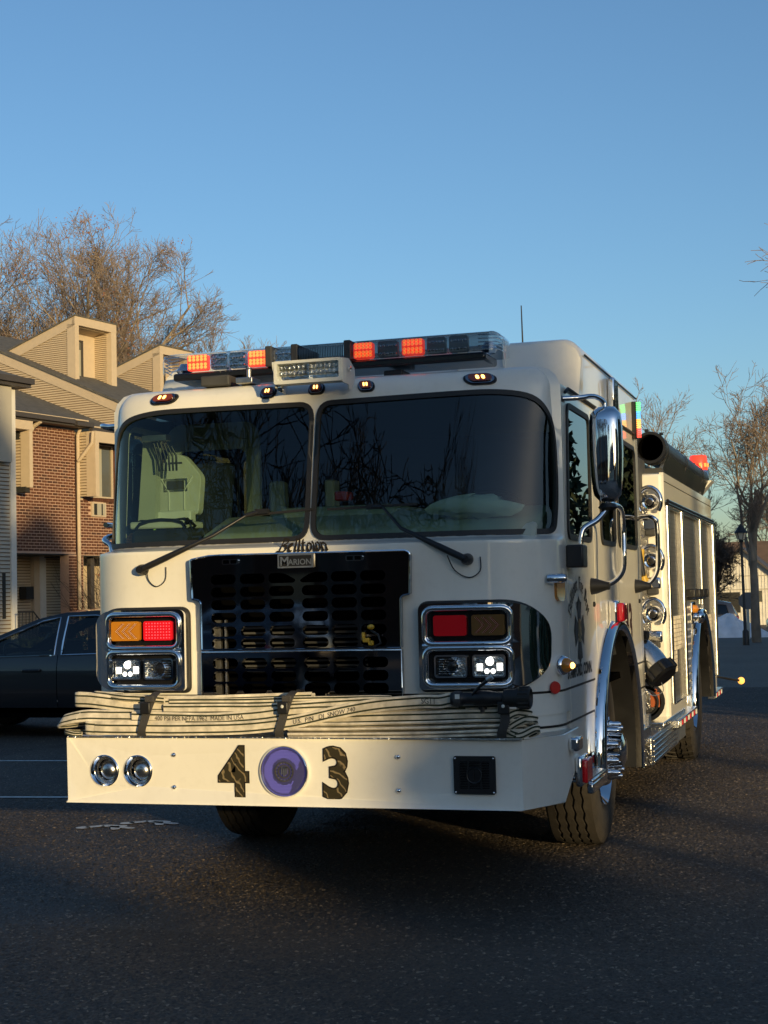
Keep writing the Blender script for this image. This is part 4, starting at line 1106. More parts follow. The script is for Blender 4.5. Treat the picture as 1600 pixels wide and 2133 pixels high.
    # ---- fittings on the body's front wall: three scene lamps in chrome yokes
    for z in (2.06, 1.64, 1.26):
        c0 = Vector((1.150, y0-.012, z))
        arcp = [(c0.x+.082*math.cos(R_(a)), c0.y-.045, z+.105*math.sin(R_(a))) for a in range(-40, 221, 10)]
        yk = Pt(MB().tube(arcp, .016, 10, sx=1.3), 'lamp_yoke', CR, smooth=60)
        Pt(MB().lathe([(.060, .01), (.062, -.02), (.050, -.035), (.03, -.03), (.022, -.045), (0, -.05)], c0+Vector((0, -.01, .0)), (0, 1, 0), 22), 'scene_lamp', CR, yk, smooth=50)
        Pt(MB().lathe([(.024, 0), (.022, -.03), (0, -.035)], c0+Vector((.002, -.055, -.005)), (0, 1, 0), 14), 'knob', M['black'], yk, smooth=50)
        Pt(MB().box(1.095, 1.215, y0-.085, y0-.013, z-.205, z-.12), 'base', CR, yk, bevel=.014)
        Pt(MB().box(1.115, 1.195, y0-.095, y0-.02, z-.245, z-.20), 'clamp', M['grey_frame'], yk, bevel=.01)
    Pt(MB().box(.99, 1.13, y0-.016, y0-.012, .55, 2.14), 'tread_cladding', M['tread'])
    # yellow hand lamp strapped beside them
    Pt(MB().tube([(1.09, 4.03, 1.72), (1.075, 4.0, 1.58), (1.12, 4.0, 1.44)], [.02, .03, .035], 10), 'hand_lamp', M['yellow'], smooth=60)
    Pt(MB().tube([(1.07, 3.98, 1.74), (1.09, 3.95, 1.62), (1.105, 3.93, 1.53)], .022, 8), 'hand_lamp_grip', M['black'], smooth=60)
    # ---- steamer inlet with black cap
    it = Pt(MB().tube(smooth_path([(1.0, 3.30, 1.08), (1.12, 3.28, 1.06), (1.22, 3.25, .99), (1.28, 3.22, .91)], 4), [.085]*13, 18), 'pump_inlet', M['chrome_dull'], smooth=60)
    ax = Vector((.55, -.25, -.62)).normalized()
    Pt(MB().lathe([(.095, 0), (.10, .01), (.10, .075), (.085, .09), (0, .092)], Vector((1.27, 3.22, .92)), ax, 18), 'cap', M['black'], it, smooth=40)
    b = MB()
    for i in range(6):
        a = 2*math.pi*i/6; u = ax.cross(Vector((0, 1, 0))).normalized(); v = ax.cross(u)
        p = Vector((1.27, 3.22, .92))+ax*.045+(u*math.cos(a)+v*math.sin(a))*.10
        b.lathe([(.016, -.035), (.018, 0), (.016, .035)], p, ax, 8)
    Pt(b, 'cap_lug', M['black'], it, smooth=40)
    b = MB().tube([(1.02, 3.26, 1.13), (1.10, 3.24, 1.14), (1.22, 3.22, 1.13)], [.035, .03, .032], 10).tube([(1.16, 3.22, 1.13), (1.16, 3.2, 1.24)], [.018, .03], 10)
    Pt(b, 'valve_handle', M['black'], it, smooth=50)
    Pt(MB().tube([(1.08, 3.2, 1.20), (1.05, 3.2, 1.30), (1.02, 3.2, 1.32)], .012, 8), 'valve_pipe', CR, it, smooth=60)
    Pt(MB().tube(smooth_path([(1.29, 3.2, .85), (1.31, 3.2, .77), (1.24, 3.2, .74), (1.18, 3.2, .80)], 4), .003, 5), 'cap_chain', M['alu'], it, smooth=60)
    # hose reel with orange label
    rl = Pt(MB().lathe([(.11, -.10), (.14, -.08), (.14, .08), (.12, .10), (.08, .10), (.08, -.10)], (1.10, 3.78, .665), (-.25, 1, 0), 26), 'suction_adapter', M['black'], smooth=50)
    Pt(MB().lathe([(.075, -.16), (.09, -.15), (.088, -.06)], (1.10, 3.78, .665), (-.25, 1, 0), 22), 'collar', M['rubber'], rl, smooth=50)
    Pt(MB().box(1.165, 1.225, 3.66, 3.68, .63, .73), 'label', M['orange_label'], rl)
    text_mesh('3', .05, lambda u, v, w: (1.205+u, 3.655, .72+v), 'label_mark', M['orange_label'], rl)
    # ---- running board below the pump panel
    rbx = Pt(MB().box(.86, 1.25, 3.00, 4.55, .30, .485), 'running_board', M['tread'], bevel=.008)
    for i in range(5): Pt(MB().box(1.251, 1.262, 3.04, 4.30, .318+i*.033, .336+i*.033), 'corrugation', M['chrome_dull'], rbx, bevel=.004)
    Pt(MB().box(.86, 1.26, 3.60, 4.95, .487, .53), 'top_step', M['chrome_dull'], rbx, bevel=.006)
    Pt(MB().box(1.05, 1.24, 4.56, 5.10, .30, .50), 'tool_box', M['alu'], bevel=.01)
    Pt(MB().box(1.241, 1.25, 4.75, 4.90, .42, .46), 'tool_box_latch', M['black'])
    cs = Pt(MB().box(1.0, 1.235, 2.62, 3.10, .46, .56), 'cab_step', M['chrome_dull'], bevel=.008)
    b = MB()
    for i in range(4):
        for j in range(3): b.lathe([(.022, 0), (.016, .008), (0, .009)], (1.05+j*.07, 2.68+i*.11, .561), (0, 0, 1), 8)
    Pt(b, 'grip_stud', CR, cs, smooth=50)
    Pt(MB().box(1.06, 1.22, 3.11, 3.24, .52, .62), 'step_bracket', M['tread'])
    # ---- hard suction tube in its trough on the body roof, beacon
    b = MB().lathe([(.088, .05), (.098, 0), (.118, 0), (.122, .03), (.118, .10), (.106, .12), (.105, 3.6), (.09, 3.62), (0, 3.62)], (1.13, 4.36, 2.475), (0, 1, 0), 30)
    su = Pt(b, 'suction_tube', M['black'], smooth=40)
    Pt(MB().lathe([(.085, .35), (.0, .35)], (1.13, 4.36, 2.475), (0, 1, 0), 20).lathe([(.088, .03), (.086, .4)], (1.13, 4.36, 2.475), (0, 1, 0), 24), 'bore', M['void'], su, smooth=40)
    for y in (4.55, 5.9, 7.3): Pt(MB().lathe([(.112, -.02), (.118, -.02), (.118, .02), (.112, .02)], (1.13, y, 2.475), (0, 1, 0), 26), 'band', M['black'], su, smooth=30)
    for a in (50, 100): Pt(MB().box(1.13+.13*math.cos(R_(a))-.012, 1.13+.13*math.cos(R_(a))+.012, 4.36, 4.42, 2.475+.12*math.sin(R_(a)), 2.475+.14*math.sin(R_(a))), 'lug', M['black'], su)
    b = MB().add([(x, y, z) for y in (4.55, 7.75) for x, z in ((1.235, 2.44), (1.19, 2.31), (1.03, 2.30), (.99, 2.42), (1.02, 2.40), (1.05, 2.325), (1.17, 2.335), (1.21, 2.43))],
                 [(i, (i+1) % 8, 8+(i+1) % 8, 8+i) for i in range(8)]+[tuple(range(8))[::-1], tuple(range(8, 16))])
    Pt(b, 'tube_trough', M['chrome_dull'])
    Pt(MB().box(1.0, 1.2, 4.45, 4.55, 2.262, 2.33).box(1.0, 1.2, 7.4, 7.5, 2.262, 2.33), 'trough_bracket', M['grey_frame'])
    Pt(MB().box(.9, 1.1, 3.6, 4.3, 2.05, 2.38), 'crosslay_cover', M['grey_frame'], bevel=.02)
    bc = Pt(MB().lathe([(.09, 0), (.10, .02), (.095, .09), (.085, .11)], (1.135, 8.0, 2.46), (0, 0, 1), 22), 'beacon', M['chrome_dull'], smooth=50)
    Pt(MB().lathe([(.085, .11), (.088, .13), (.082, .24), (.07, .255), (0, .26)], (1.135, 8.0, 2.46), (0, 0, 1), 22), 'dome', M['red_lit'], bc, smooth=50)
    b = MB()
    for i in range(10):
        a = R_(36*i); b.box(1.135+.084*math.cos(a)-.012, 1.135+.084*math.cos(a)+.012, 8.0+.084*math.sin(a)-.012, 8.0+.084*math.sin(a)+.012, 2.60, 2.635)
    Pt(b, 'bulb', M['orange_lit'], bc)
    Pt(MB().add([(x, y, z) for y in (7.86, 8.12) for x, z in ((.95, 2.27), (1.10, 2.27), (1.27, 2.46), (.95, 2.46))], [(0, 1, 5, 4), (1, 2, 6, 5), (2, 3, 7, 6), (3, 0, 4, 7), (3, 2, 1, 0), (4, 5, 6, 7)]), 'beacon_bracket', W)
    build_interior(T, Pt)

def build_interior(T, Pt):
    # dash, engine tunnel, seats with breathing-apparatus cradle, console, steering wheel
    Pt(MB().box(-1.06, -.62, .30, .60, 1.66, 1.80), 'dash_pad', M['dark_trim'], bevel=.03)
    b = MB().add([(x, y, z) for x in (-.62, 1.1) for y, z in ((.18, 1.66), (.23, 1.76), (.54, 1.86), (.62, 1.84), (.62, 1.66))], [(i, i+1, 6+i, 5+i) for i in range(4)]+[(0, 1, 2, 3, 4), (9, 8, 7, 6, 5)])
    Pt(b, 'dashboard', M['dash'], bevel=.02)
    Pt(MB().add([(-.42, .45, 1.80), (.36, .45, 1.80), (.36, 2.2, 1.60), (-.42, 2.2, 1.60), (-.34, .55, 1.90), (.30, .55, 1.90), (.30, 2.1, 1.92), (-.34, 2.1, 1.92)], [(0, 1, 5, 4), (1, 2, 6, 5), (2, 3, 7, 6), (3, 0, 4, 7), (4, 5, 6, 7)]), 'engine_cover', M['dash'], bevel=.03)
    Pt(MB().add([(-1.13, .50, 1.6), (-1.02, .50, 1.6), (-1.04, .60, 2.32), (-1.12, .60, 2.32), (-1.13, .56, 1.6), (-1.02, .56, 1.6), (-1.04, .66, 2.32), (-1.12, .66, 2.32)], [(0, 1, 2, 3), (4, 7, 6, 5), (0, 4, 5, 1), (1, 5, 6, 2), (2, 6, 7, 3), (3, 7, 4, 0)]), 'pillar_trim', M['dash'])
    s = Pt(MB().plate(round_poly([(-1.09, 1.93), (-.83, 1.93), (-.81, 2.14), (-.875, 2.215), (-.915, 2.26), (-1.0, 2.26), (-1.035, 2.215), (-1.11, 2.14)], .03, 3), (), lambda u, v, w: (u, .66+w, v-.04), t=.06), 'breathing_set_cradle', M['cradle'], bevel=.012)
    Pt(MB().plate(rrect(-1.03, -.89, 2.04, 2.11, .004, 2), [rrect(-1.02, -.90, 2.05, 2.10, .003, 2)], lambda u, v, w: (u, .655+w, v-.02), t=.01), 'plate_frame', M['alu'], s)
    Pt(MB().box(-1.01, -.91, .652, .658, 2.032, 2.078), 'plate', M['grey_frame'], s)
    Pt(MB().box(-1.0, -.92, .654, .659, 2.17, 2.18), 'handle_slot', M['grey_frame'], s)
    for q in ([(-1.05, 2.10), (-1.0, 2.02), (-1.0, 1.92)], [(-.86, 2.10), (-.91, 2.02), (-.91, 1.92)]): Pt(MB().tube([(a, .657, z) for a, z in q], .004, 6), 'rib', M['seat_white'], s)
    Pt(MB().plate(rrect(-1.26, -.70, 1.60, 2.42, .09), [rrect(-1.20, -.78, 1.55, 2.27, .05)], lambda u, v, w: (u+.10, .98+w, v), t=.03), 'door_pillar_trim', M['dash'], smooth=40)
    Pt(MB().box(-1.11, -.80, .40, .66, 1.81, 1.85), 'equipment_box', M['cradle'], bevel=.01)
    Pt(MB().box(-1.08, -.84, .58, .65, 1.851, 1.91), 'equipment_box_label', M['seat_white'], bevel=.006)
    Pt(MB().box(-1.16, -.78, 1.0, 1.12, 1.4, 2.2), 'passenger_seat', M['navy'], bevel=.04)
    Pt(MB().box(.60, 1.02, 1.0, 1.14, 1.4, 2.28), 'driver_seat', M['navy'], bevel=.04)
    Pt(MB().box(-.56, -.47, 1.0, 1.1, 1.6, 2.08), 'console_panel', M['dash'], bevel=.02)
    Pt(MB().box(-.30, -.24, 1.2, 1.3, 1.9, 2.09), 'radio', M['seat_white'], bevel=.01)
    Pt(MB().box(-.14, -.06, .9, 1.0, 1.95, 2.0), 'red_box', M['red_paint'], bevel=.01)
    Pt(MB().box(-1.1, 1.1, 2.2, 2.3, 1.2, 2.4), 'rear_partition', M['dark_trim'])
    Pt(MB().box(-1.12, 1.12, .5, 3.1, 2.44, 2.46), 'headliner', M['dark_trim'])
    pts = [(.74+.21*math.cos(R_(a)), .68+.10*math.sin(R_(a)), 1.83+.12*math.sin(R_(a))) for a in range(0, 360, 15)]
    Pt(MB().tube(pts, .014, 8, closed=True).tube([(.55, .68, 1.83), (.93, .68, 1.83)], .012, 6), 'steering_wheel', M['black'], smooth=60)
    # crumpled white bag and cable coil on the dash
    rnd = random.Random(5); b = MB()
    vs, fs = [], []; n, k = 14, 8
    for i in range(k+1):
        for j in range(n):
            a = 2*math.pi*j/n; p = math.pi*i/k; r = 1+rnd.uniform(-.3, .3)
            vs.append((.78+.22*math.cos(a)*math.sin(p)*r, .34+.06*math.sin(a)*math.sin(p), 1.85+.055*math.cos(p)*r))
    for i in range(k):
        for j in range(n): fs.append((i*n+j, i*n+(j+1) % n, (i+1)*n+(j+1) % n, (i+1)*n+j))
    Pt(b.add(vs, fs), 'white_bag', M['seat_white'], smooth=70)
    b = MB()
    for q in range(5): b.tube([(-.93+(.14+.01*q)*math.cos(R_(a)), (.40+.02*q), 1.815+.04*math.sin(R_(a)+q)) for a in range(0, 360, 30)], .010, 6, closed=True)
    Pt(b, 'cable_coil', M['black'], smooth=60)
    Pt(MB().lathe([(.022, -.01), (.03, 0), (.022, .01), (.016, 0), (.022, -.01)], (-1.0, .44, 1.80), (.3, 1, 0), 14, sy=1.4), 'lime_clip', M['hiviz'], smooth=60)
    b = MB()
    for i in range(6): b.tube([(-1.02+.022*i, .50, 2.30-.01*i), (-1.0+.022*i, .52, 2.20), (-.98+.02*i, .50, 2.12)], .006, 6)
    Pt(b, 'radio_coil_cord', M['black'], smooth=60)
    Pt(MB().box(-1.06, -.92, .46, .52, 2.28, 2.31), 'radio_hook', M['alu'])
# ------------------------------------------------------------------ folded hose on the bumper
def ribbon(path, h=.062, t=.014, roll=0., k=5, seed=0):
    P = smooth_path(path, k); b = MB(); rnd = random.Random(seed); n = len(P)
    cs = [(-t/2, -h/2+.006), (-t/2+.003, -h/2), (t/2-.003, -h/2), (t/2, -h/2+.006), (t/2, h/2-.006), (t/2-.003, h/2), (-t/2+.003, h/2), (-t/2, h/2-.006)]
    rows = []; st = []
    ph = rnd.uniform(0, 6); wob = [.0020*math.sin(i*.42+ph)+.0007*math.sin(i*1.1+2*ph) for i in range(n)]
    for i, p in enumerate(P):
        a, c = P[max(0, i-1)], P[min(n-1, i+1)]
        tg = (c-a).normalized(); up = Vector((0, 0, 1)); sd = tg.cross(up)
        sd = sd.normalized() if sd.length > 1e-4 else Vector((0, 1, 0)); up = sd.cross(tg).normalized()
        r = roll[i*(len(roll)-1)//max(1, n-1)] if isinstance(roll, (list, tuple)) else roll
        r = R_(r); u2 = up*math.cos(r)+sd*math.sin(r); s2 = sd*math.cos(r)-up*math.sin(r)
        p = p + u2*wob[i]
        rows.append([p+s2*x*(1+.1*math.sin(i*.9+seed))+u2*z for x, z in cs])
        for sg in (1, -1):
            for zc in (.19*h/.062*.062*5/3*.9, -.19*h/.062*.062*5/3*.9): pass
        st.append([(p+s2*sg*(t/2*(1+.1*math.sin(i*.9+seed))+.0009)+u2*(zc*h-.0040), p+s2*sg*(t/2*(1+.1*math.sin(i*.9+seed))+.0009)+u2*(zc*h+.0040)) for sg in (1, -1) for zc in (.27, -.27)])
    m = len(cs)
    b.add([v for r in rows for v in r], [(i*m+j, i*m+(j+1) % m, (i+1)*m+(j+1) % m, (i+1)*m+j) for i in range(n-1) for j in range(m)]+[tuple(range(m))[::-1], tuple((n-1)*m+j for j in range(m))])
    for q in range(4):
        b.add([v for s_ in st for v in s_[q]], [(2*i, 2*i+1, 2*i+3, 2*i+2) for i in range(n-1)], 1)
    return b
def build_hose():
    H = thing('fire_hose', (0, -.2, .787), 'flat cream canvas hose with green lines, folded back and forth along the front bumper top', 'fire hose')
    def fold(path, **k):
        lab = k.pop('label', None)
        o = ribbon(path, **k).build('hose_fold', [M['hose'], M['hose_line']], H, smooth=40)
        if lab: o['label'] = lab
    # top broad fold, left half
    fold([(.10, -.17, .955), (-.35, -.20, .945), (-.72, -.215, .935), (-.95, -.215, .952), (-1.085, -.205, .962), (-1.115, -.175, .962), (-1.08, -.145, .958), (-.7, -.14, .94), (.1, -.13, .95)], h=.070, seed=1)
    fold([(-.62, -.235, .962), (-.82, -.235, .970), (-.98, -.19, .985), (-1.02, -.15, .985), (-.9, -.11, .97)], h=.030, seed=2)
    # middle loop that sticks out on the left, seen partly edge on
    fold([(-.40, -.225, .880), (-.80, -.235, .885), (-1.02, -.245, .888), (-1.15, -.235, .865), (-1.185, -.20, .850), (-1.16, -.165, .85), (-1.0, -.155, .86), (-.5, -.15, .87)], h=.060, seed=3, roll=[20, 25, 32, 38, 35, 20, 10])
    fold([(-.50, -.26, .833), (-.85, -.262, .832), (-1.00, -.262, .832), (-1.02, -.235, .832), (-.9, -.225, .835)], h=.066, seed=4)
    fold([(-1.05, -.25, .800), (-1.10, -.255, .802), (-1.145, -.23, .806), (-1.15, -.19, .806), (-1.0, -.17, .80)], h=.022, seed=5)
    # long front fold rising to the nozzle
    fold([(-.97, -.268, .832), (-.70, -.272, .826), (-.40, -.275, .828), (-.10, -.279, .845), (.12, -.281, .875), (.38, -.283, .928), (.62, -.283, .955), (.74, -.281, .953), (.80, -.275, .962)], h=.060, seed=6, label='broad outer fold carrying the printing, leading to the nozzle')
    fold([(-.78, -.255, .880), (-.45, -.258, .876), (-.18, -.262, .885), (.02, -.262, .905), (.2, -.25, .915), (.6, -.235, .905), (1.02, -.23, .915)], h=.056, seed=7)
    fold([(-.62, -.24, .915), (-.3, -.245, .918), (.0, -.248, .925), (.4, -.24, .945), (.75, -.235, .935), (1.02, -.22, .935)], h=.050, seed=8)
    fold([(-.60, -.22, .952), (-.2, -.222, .956), (.2, -.222, .960), (.5, -.22, .962)], h=.030, seed=9)
    # thinner folds lying below, right half, ending in tight loops
    def loops(z, y, xr, sd, h=.046, roll=40):
        fold([(.02, y, z-.006), (.35, y-.006, z-.002), (.70, y-.008, z+.004), (.95, y, z+.012), (xr-.04, y+.01, z+.014), (xr, y+.03, z+.01), (xr-.02, y+.055, z+.004), (xr-.12, y+.06, z), (.5, y+.07, z)], h=h, seed=sd, roll=roll)
    loops(.880, -.255, 1.115, 10, .052, 12); loops(.848, -.262, 1.15, 11, .044, 55); loops(.828, -.264, 1.10, 12, .044, 66); loops(.808, -.262, 1.13, 13, .046, 76); loops(.795, -.255, 1.08, 18, .05, 88)
    fold([(1.03, -.262, .815), (1.07, -.268, .845), (1.12, -.262, .876), (1.165, -.235, .870), (1.155, -.215, .850), (1.11, -.22, .835)], h=.034, seed=14)
    fold([(1.03, -.268, .86), (1.07, -.275, .895), (1.11, -.265, .905), (1.145, -.24, .895), (1.12, -.22, .875)], h=.036, seed=15)
    fold([(1.04, -.264, .802), (1.10, -.272, .806), (1.165, -.255, .832), (1.175, -.23, .822), (1.13, -.215, .806)], h=.034, seed=16)
    fold([(1.03, -.262, .832), (1.08, -.272, .812), (1.11, -.262, .797), (1.08, -.24, .795)], h=.030, seed=17)
    # printing
    def on(path, x, z):  # front face of the long fold at x
        P = smooth_path(path, 5)
        for a, b in zip(P, P[1:]):
            if a.x <= x <= b.x:
                t = (x-a.x)/(b.x-a.x); return a.lerp(b, t)
        return P[-1]
    pth = [(-.97, -.268, .832), (-.70, -.272, .826), (-.40, -.275, .828), (-.10, -.279, .845), (.12, -.281, .875), (.38, -.283, .928), (.62, -.283, .955), (.74, -.281, .953), (.80, -.275, .962)]
    pt2 = [(-.78, -.255, .880), (-.45, -.258, .876), (-.18, -.262, .885), (.02, -.262, .905), (.2, -.25, .915), (.6, -.235, .905), (1.02, -.23, .915)]
    for txt, x0, path, sz in (('400 PSI PER NFPA 1962  MADE IN USA', -.43, pt2, .030), ('U.S.  P/N   DJ  SNOW 740', .20, pth, .030), ('SG11', .695, pth, .034)):
        def f(u, v, w):
            p = on(path, x0+u, 0); return (x0+u, p.y-.0092+w, p.z-.010+v)
        text_mesh(txt, sz, f, 'printing', M['letter'], H, bold=-.0002, xs=.92)
    # straps
    for i, (x, lean, lab) in enumerate(((-.705, .05, 'black strap with buckle round the hose bundle, near the lit red lens'), (-.01, .045, 'black strap with white stud round the middle of the hose bundle'), (1.035, .012, 'black strap at the nozzle end of the hose bundle'))):
        S = thing('hose_strap', (x, -.29, .787), lab, 'strap', 'straps round the folded hose')
        pts = [(x-.012, -.276, .788), (x-.008, -.298, .82), (x+.008, -.300, .868), (x+lean*.6, -.297, .93), (x+lean, -.28, .985), (x+lean, -.21, 1.0), (x+lean*.8, -.13, .99)]
        P = smooth_path(pts, 4); b = MB(); hw = .021
        vs = []
        for p in P: vs += [(p.x-hw, p.y, p.z), (p.x+hw, p.y, p.z), (p.x-hw, p.y+.003, p.z-.001), (p.x+hw, p.y+.003, p.z-.001)]
        for q in range(len(P)-1):
            o = q*4; b.f += [(o, o+1, o+5, o+4), (o+3, o+2, o+6, o+7), (o, o+4, o+6, o+2), (o+1, o+3, o+7, o+5)]; b.mi += [0]*4
        b.v = vs; b.build('webbing', M['strap'], S, smooth=60)
        MB().box(x+lean*.35-.026, x+lean*.35+.026, -.312, -.298, .90, .955).build('buckle', M['black'], S, bevel=.005)
        MB().box(x+lean*.75-.024, x+lean*.75+.024, -.306, -.29, .955, .985).build('webbing_end', M['strap'], S, bevel=.004)
        if i: MB().lathe([(.008, -.002), (.006, -.004), (0, -.005)], (x+lean*.35, -.312, .935), (0, 1, 0), 10).build('stud', M['seat_white'], S)
    # nozzle
    N = thing('hose_nozzle', (.95, -.29, .97), 'black fire nozzle with grip lever strapped on top of the hose', 'nozzle')
    c = Vector((.80, -.285, .966)); ax = Vector((1, 0, .012))
    MB().lathe([(.0, .0), (.028, 0), (.031, .006), (.031, .05), (.027, .055), (.027, .10), (.034, .11), (.034, .17), (.028, .20), (.026, .235)], c, ax, 20).build('body', M['black'], N, smooth=45)
    MB().lathe([(.0335, .014), (.035, .02), (.035, .04), (.0335, .046)], c, ax, 20).build('coupling', M['grey_frame'], N, smooth=45)
    MB().box(.825, .845, -.322, -.316, .968, .988).build('coupling_label', M['seat_white'], N)
    MB().lathe([(.026, .235), (.036, .24), (.040, .26), (.040, .29), (.046, .30), (.048, .355), (.040, .36), (.03, .34), (0, .33)], c, ax, 22).build('bumper_tip', M['rubber'], N, smooth=45)
    b = MB()
    for i in range(14):
        a = 2*math.pi*i/14; p = c+ax.normalized()*.33+Vector((0, .047*math.cos(a), .047*math.sin(a))); b.box(p.x-.022, p.x+.022, p.y-.004, p.y+.004, p.z-.004, p.z+.004)
    b.build('tip_ridge', M['rubber'], N)
    MB().tube([(.90, -.305, .985), (.935, -.315, 1.02), (.985, -.318, 1.058)], [.008, .007, .010], 10).build('lever', M['black'], N, smooth=60)
    MB().tube([(.972, -.317, 1.05), (.995, -.319, 1.064)], [.012, .012], 10).build('lever_tip', M['alu'], N, smooth=50)
    MB().tube([(.93, -.25, .95), (.935, -.25, .90)], [.018, .02], 10).build('pistol_grip', M['black'], N, smooth=50)

# ------------------------------------------------------------------ trees
def branches(seed, H, spread=.55, levels=5, kids=(7, 6, 5, 4, 3), up=.25, wig=.16, trunk=.28, fork=.25, len0=.55, rad=None, jit=.3, minr=.006, shrinkf=.62, droop=0., env=None):
    rnd = random.Random(seed)
    segs = [[] for _ in range(levels+1)]
    def rv(): return Vector((rnd.gauss(0, 1), rnd.gauss(0, 1), rnd.gauss(0, 1))).normalized()
    cnt = [0]
    def go(p, d, L, r, lv, par=-1):
        n = (6, 6, 5, 4, 3, 3, 2)[lv]
        k = kids[lv] if lv < levels else 0
        pts = [(p, r)]
        for i in range(n):
            d = (d + rv()*wig*(1 if lv else .35) + Vector((0, 0, up if lv < levels-1 else up*.6-droop))*.5*(1 if lv else 0)).normalized()
            p2 = p+d*L/n; r2 = max(minr*.6, r*(1-.62*(i+1)/n) if lv else r*(1-.5*(i+1)/n))
            segs[lv].append((p, p2, max(minr*.6, r*(1-.62*i/n) if lv else r*(1-.5*i/n)), r2, cnt[0], par)); par = cnt[0]; cnt[0] += 1; p = p2; pts.append((p, r2, d.copy(), par))
        for j in range(k):
            t = (fork+(1-fork)*(j+rnd.random()*.8)/k)*n if lv else (fork+(1-fork)*((j+rnd.random()*.7)/k)**.9)*n
            i = min(n-1, int(t)); q = pts[i+1] if i+1 < len(pts) else pts[-1]; q0 = pts[i]
            pos = q0[0].lerp(q[0], t-i); dd = q[2]
            s = rv(); s = (s-dd*s.dot(dd)).normalized()
            ang = R_(rnd.uniform(22, 52))*(spread/.55)
            nd = dd*math.cos(ang)+s*math.sin(ang)
            if lv == 0: nd = (nd+Vector((0, 0, .3))).normalized()
            f = 1-.45*t/n
            go(pos, nd, L*shrinkf*f*rnd.uniform(1-jit, 1+jit)*(1.5 if lv == 0 else 1.12), max(minr, q[1]*rnd.uniform(.5, .72)), lv+1, q[3])
        return
    go(Vector((0, 0, 0)), Vector((rnd.uniform(-.05, .05), rnd.uniform(-.05, .05), 1)).normalized(), H*len0, trunk, 0)
    mz = max(s[1].z for l in segs for s in l)
    k = H/mz
    if not env: return [[(a*k, b*k, ra, rb) for a, b, ra, rb, _i, _p in l] for l in segs]
    # a rounded crown: twigs that would shoot past it are drawn in
    R, zc = env[0]*H, env[1]*H; rz = H-zc
    H0 = max(s[1].z for l in segs[:3] for s in l); k = H*.93/H0
    def rr(p): p = p*k; return math.hypot(p.x/R, p.y/R, (p.z-zc)/(rz if p.z > zc else zc*.95))
    alive = {-1: True}
    for s in sorted((q for l in segs for q in l), key=lambda q: q[4]): alive[s[4]] = alive[s[5]] and rr(s[1]) < 1.0+.06*math.sin(s[1].x*9)
    return [[(s[0]*k, s[1]*k, s[2], s[3]) for s in l if alive[s[4]]] for l in segs]
def seg_mesh(name, segs, sides=3, m=None, parent=None):
    if not segs: return None
    A = np.array([s[0][:] for s in segs]); B = np.array([s[1][:] for s in segs]); ra = np.array([s[2] for s in segs]); rb = np.array([s[3] for s in segs])
    t = B-A; t /= np.linalg.norm(t, axis=1)[:, None]+1e-9
    ref = np.where(np.abs(t[:, 2:3]) < .9, np.array([[0, 0, 1.]]), np.array([[1., 0, 0]]))
    u = np.cross(t, ref); u /= np.linalg.norm(u, axis=1)[:, None]; w = np.cross(t, u)
    n = len(segs); V = np.empty((n, 2*sides, 3))
    for j in range(sides):
        q = 2*math.pi*j/sides
        V[:, j] = A+(u*math.cos(q)+w*math.sin(q))*ra[:, None]; V[:, sides+j] = B+(u*math.cos(q)+w*math.sin(q))*rb[:, None]
    V = V.reshape(-1, 3)
    base = (np.arange(n)*2*sides)[:, None]
    F = np.concatenate([base+np.array([[j, (j+1) % sides, sides+(j+1) % sides, sides+j]]) for j in range(sides)])
    me = bpy.data.meshes.new(name)
    me.vertices.add(len(V)); me.vertices.foreach_set('co', V.ravel())
    me.loops.add(F.size); me.loops.foreach_set('vertex_index', F.ravel().astype(np.int32))
    me.polygons.add(len(F)); me.polygons.foreach_set('loop_start', np.arange(0, F.size, 4, dtype=np.int32))
    me.update(calc_edges=True); me.validate()
    me.shade_smooth()
    if m: me.materials.append(m)
    o = bpy.data.objects.new(name, me); COL.objects.link(o)
    if parent: o.parent = parent
    return o
def leaf_mesh(name, pts, size, m, parent, rnd):
    V, F = [], []
    for p in pts:
        a = Vector((rnd.gauss(0, 1), rnd.gauss(0, 1), rnd.gauss(0, 1))).normalized(); b = a.orthogonal().normalized()
        s = size*rnd.uniform(.6, 1.3); o = len(V)
        V += [p+a*s, p+b*s*.6, p-a*s*.6, p-b*s*.6]; F.append((o, o+1, o+2, o+3))
    me = bpy.data.meshes.new(name); me.from_pydata([tuple(v) for v in V], [], F); me.materials.append(m)
    o = bpy.data.objects.new(name, me); COL.objects.link(o); o.parent = parent
    return o
def bare_tree(name, loc, label, seed, H, group=None, bark=None, leaves=0, split=2, rotz=0, **k):
    T = thing(name, loc, label, 'tree', group); T.rotation_euler = (0, 0, rotz)
    s = branches(seed, H, **k)
    seg_mesh('trunk', [q for l in s[:1] for q in l], 9, bark or M['bark'], T)
    seg_mesh('limbs', [q for l in s[1:split+1] for q in l], 6, bark or M['bark'], T)
    seg_mesh('crown', [q for l in s[split+1:] for q in l], 3, M['twig'] if bark is None else bark, T)
    if leaves:
        rnd = random.Random(seed); tips = [q[1] for q in s[-1]]
        cl = [rnd.choice(tips) for _ in range(leaves//12)]
        pts = [c+Vector((rnd.gauss(0, .22), rnd.gauss(0, .22), rnd.gauss(0, .18))) for c in cl for _ in range(12)]
        leaf_mesh('dead_leaves', pts, .055, M['dead_leaf'], T, rnd)
    return T
M['bark'] = bark_mat('bark_grey_brown', (.25, .20, .15), 0)
M['bark_dark'] = bark_mat('bark_dark', (.07, .055, .045), 0)
M['twig'] = bark_mat('twig_brown', (.26, .20, .155), 0)
M['dead_leaf'] = mat('dead_leaf', (.28, .12, .055), .8, noise=.4)
M['needle'] = mat('needle_green', (.035, .055, .025), .8, noise=.5, nscale=2)
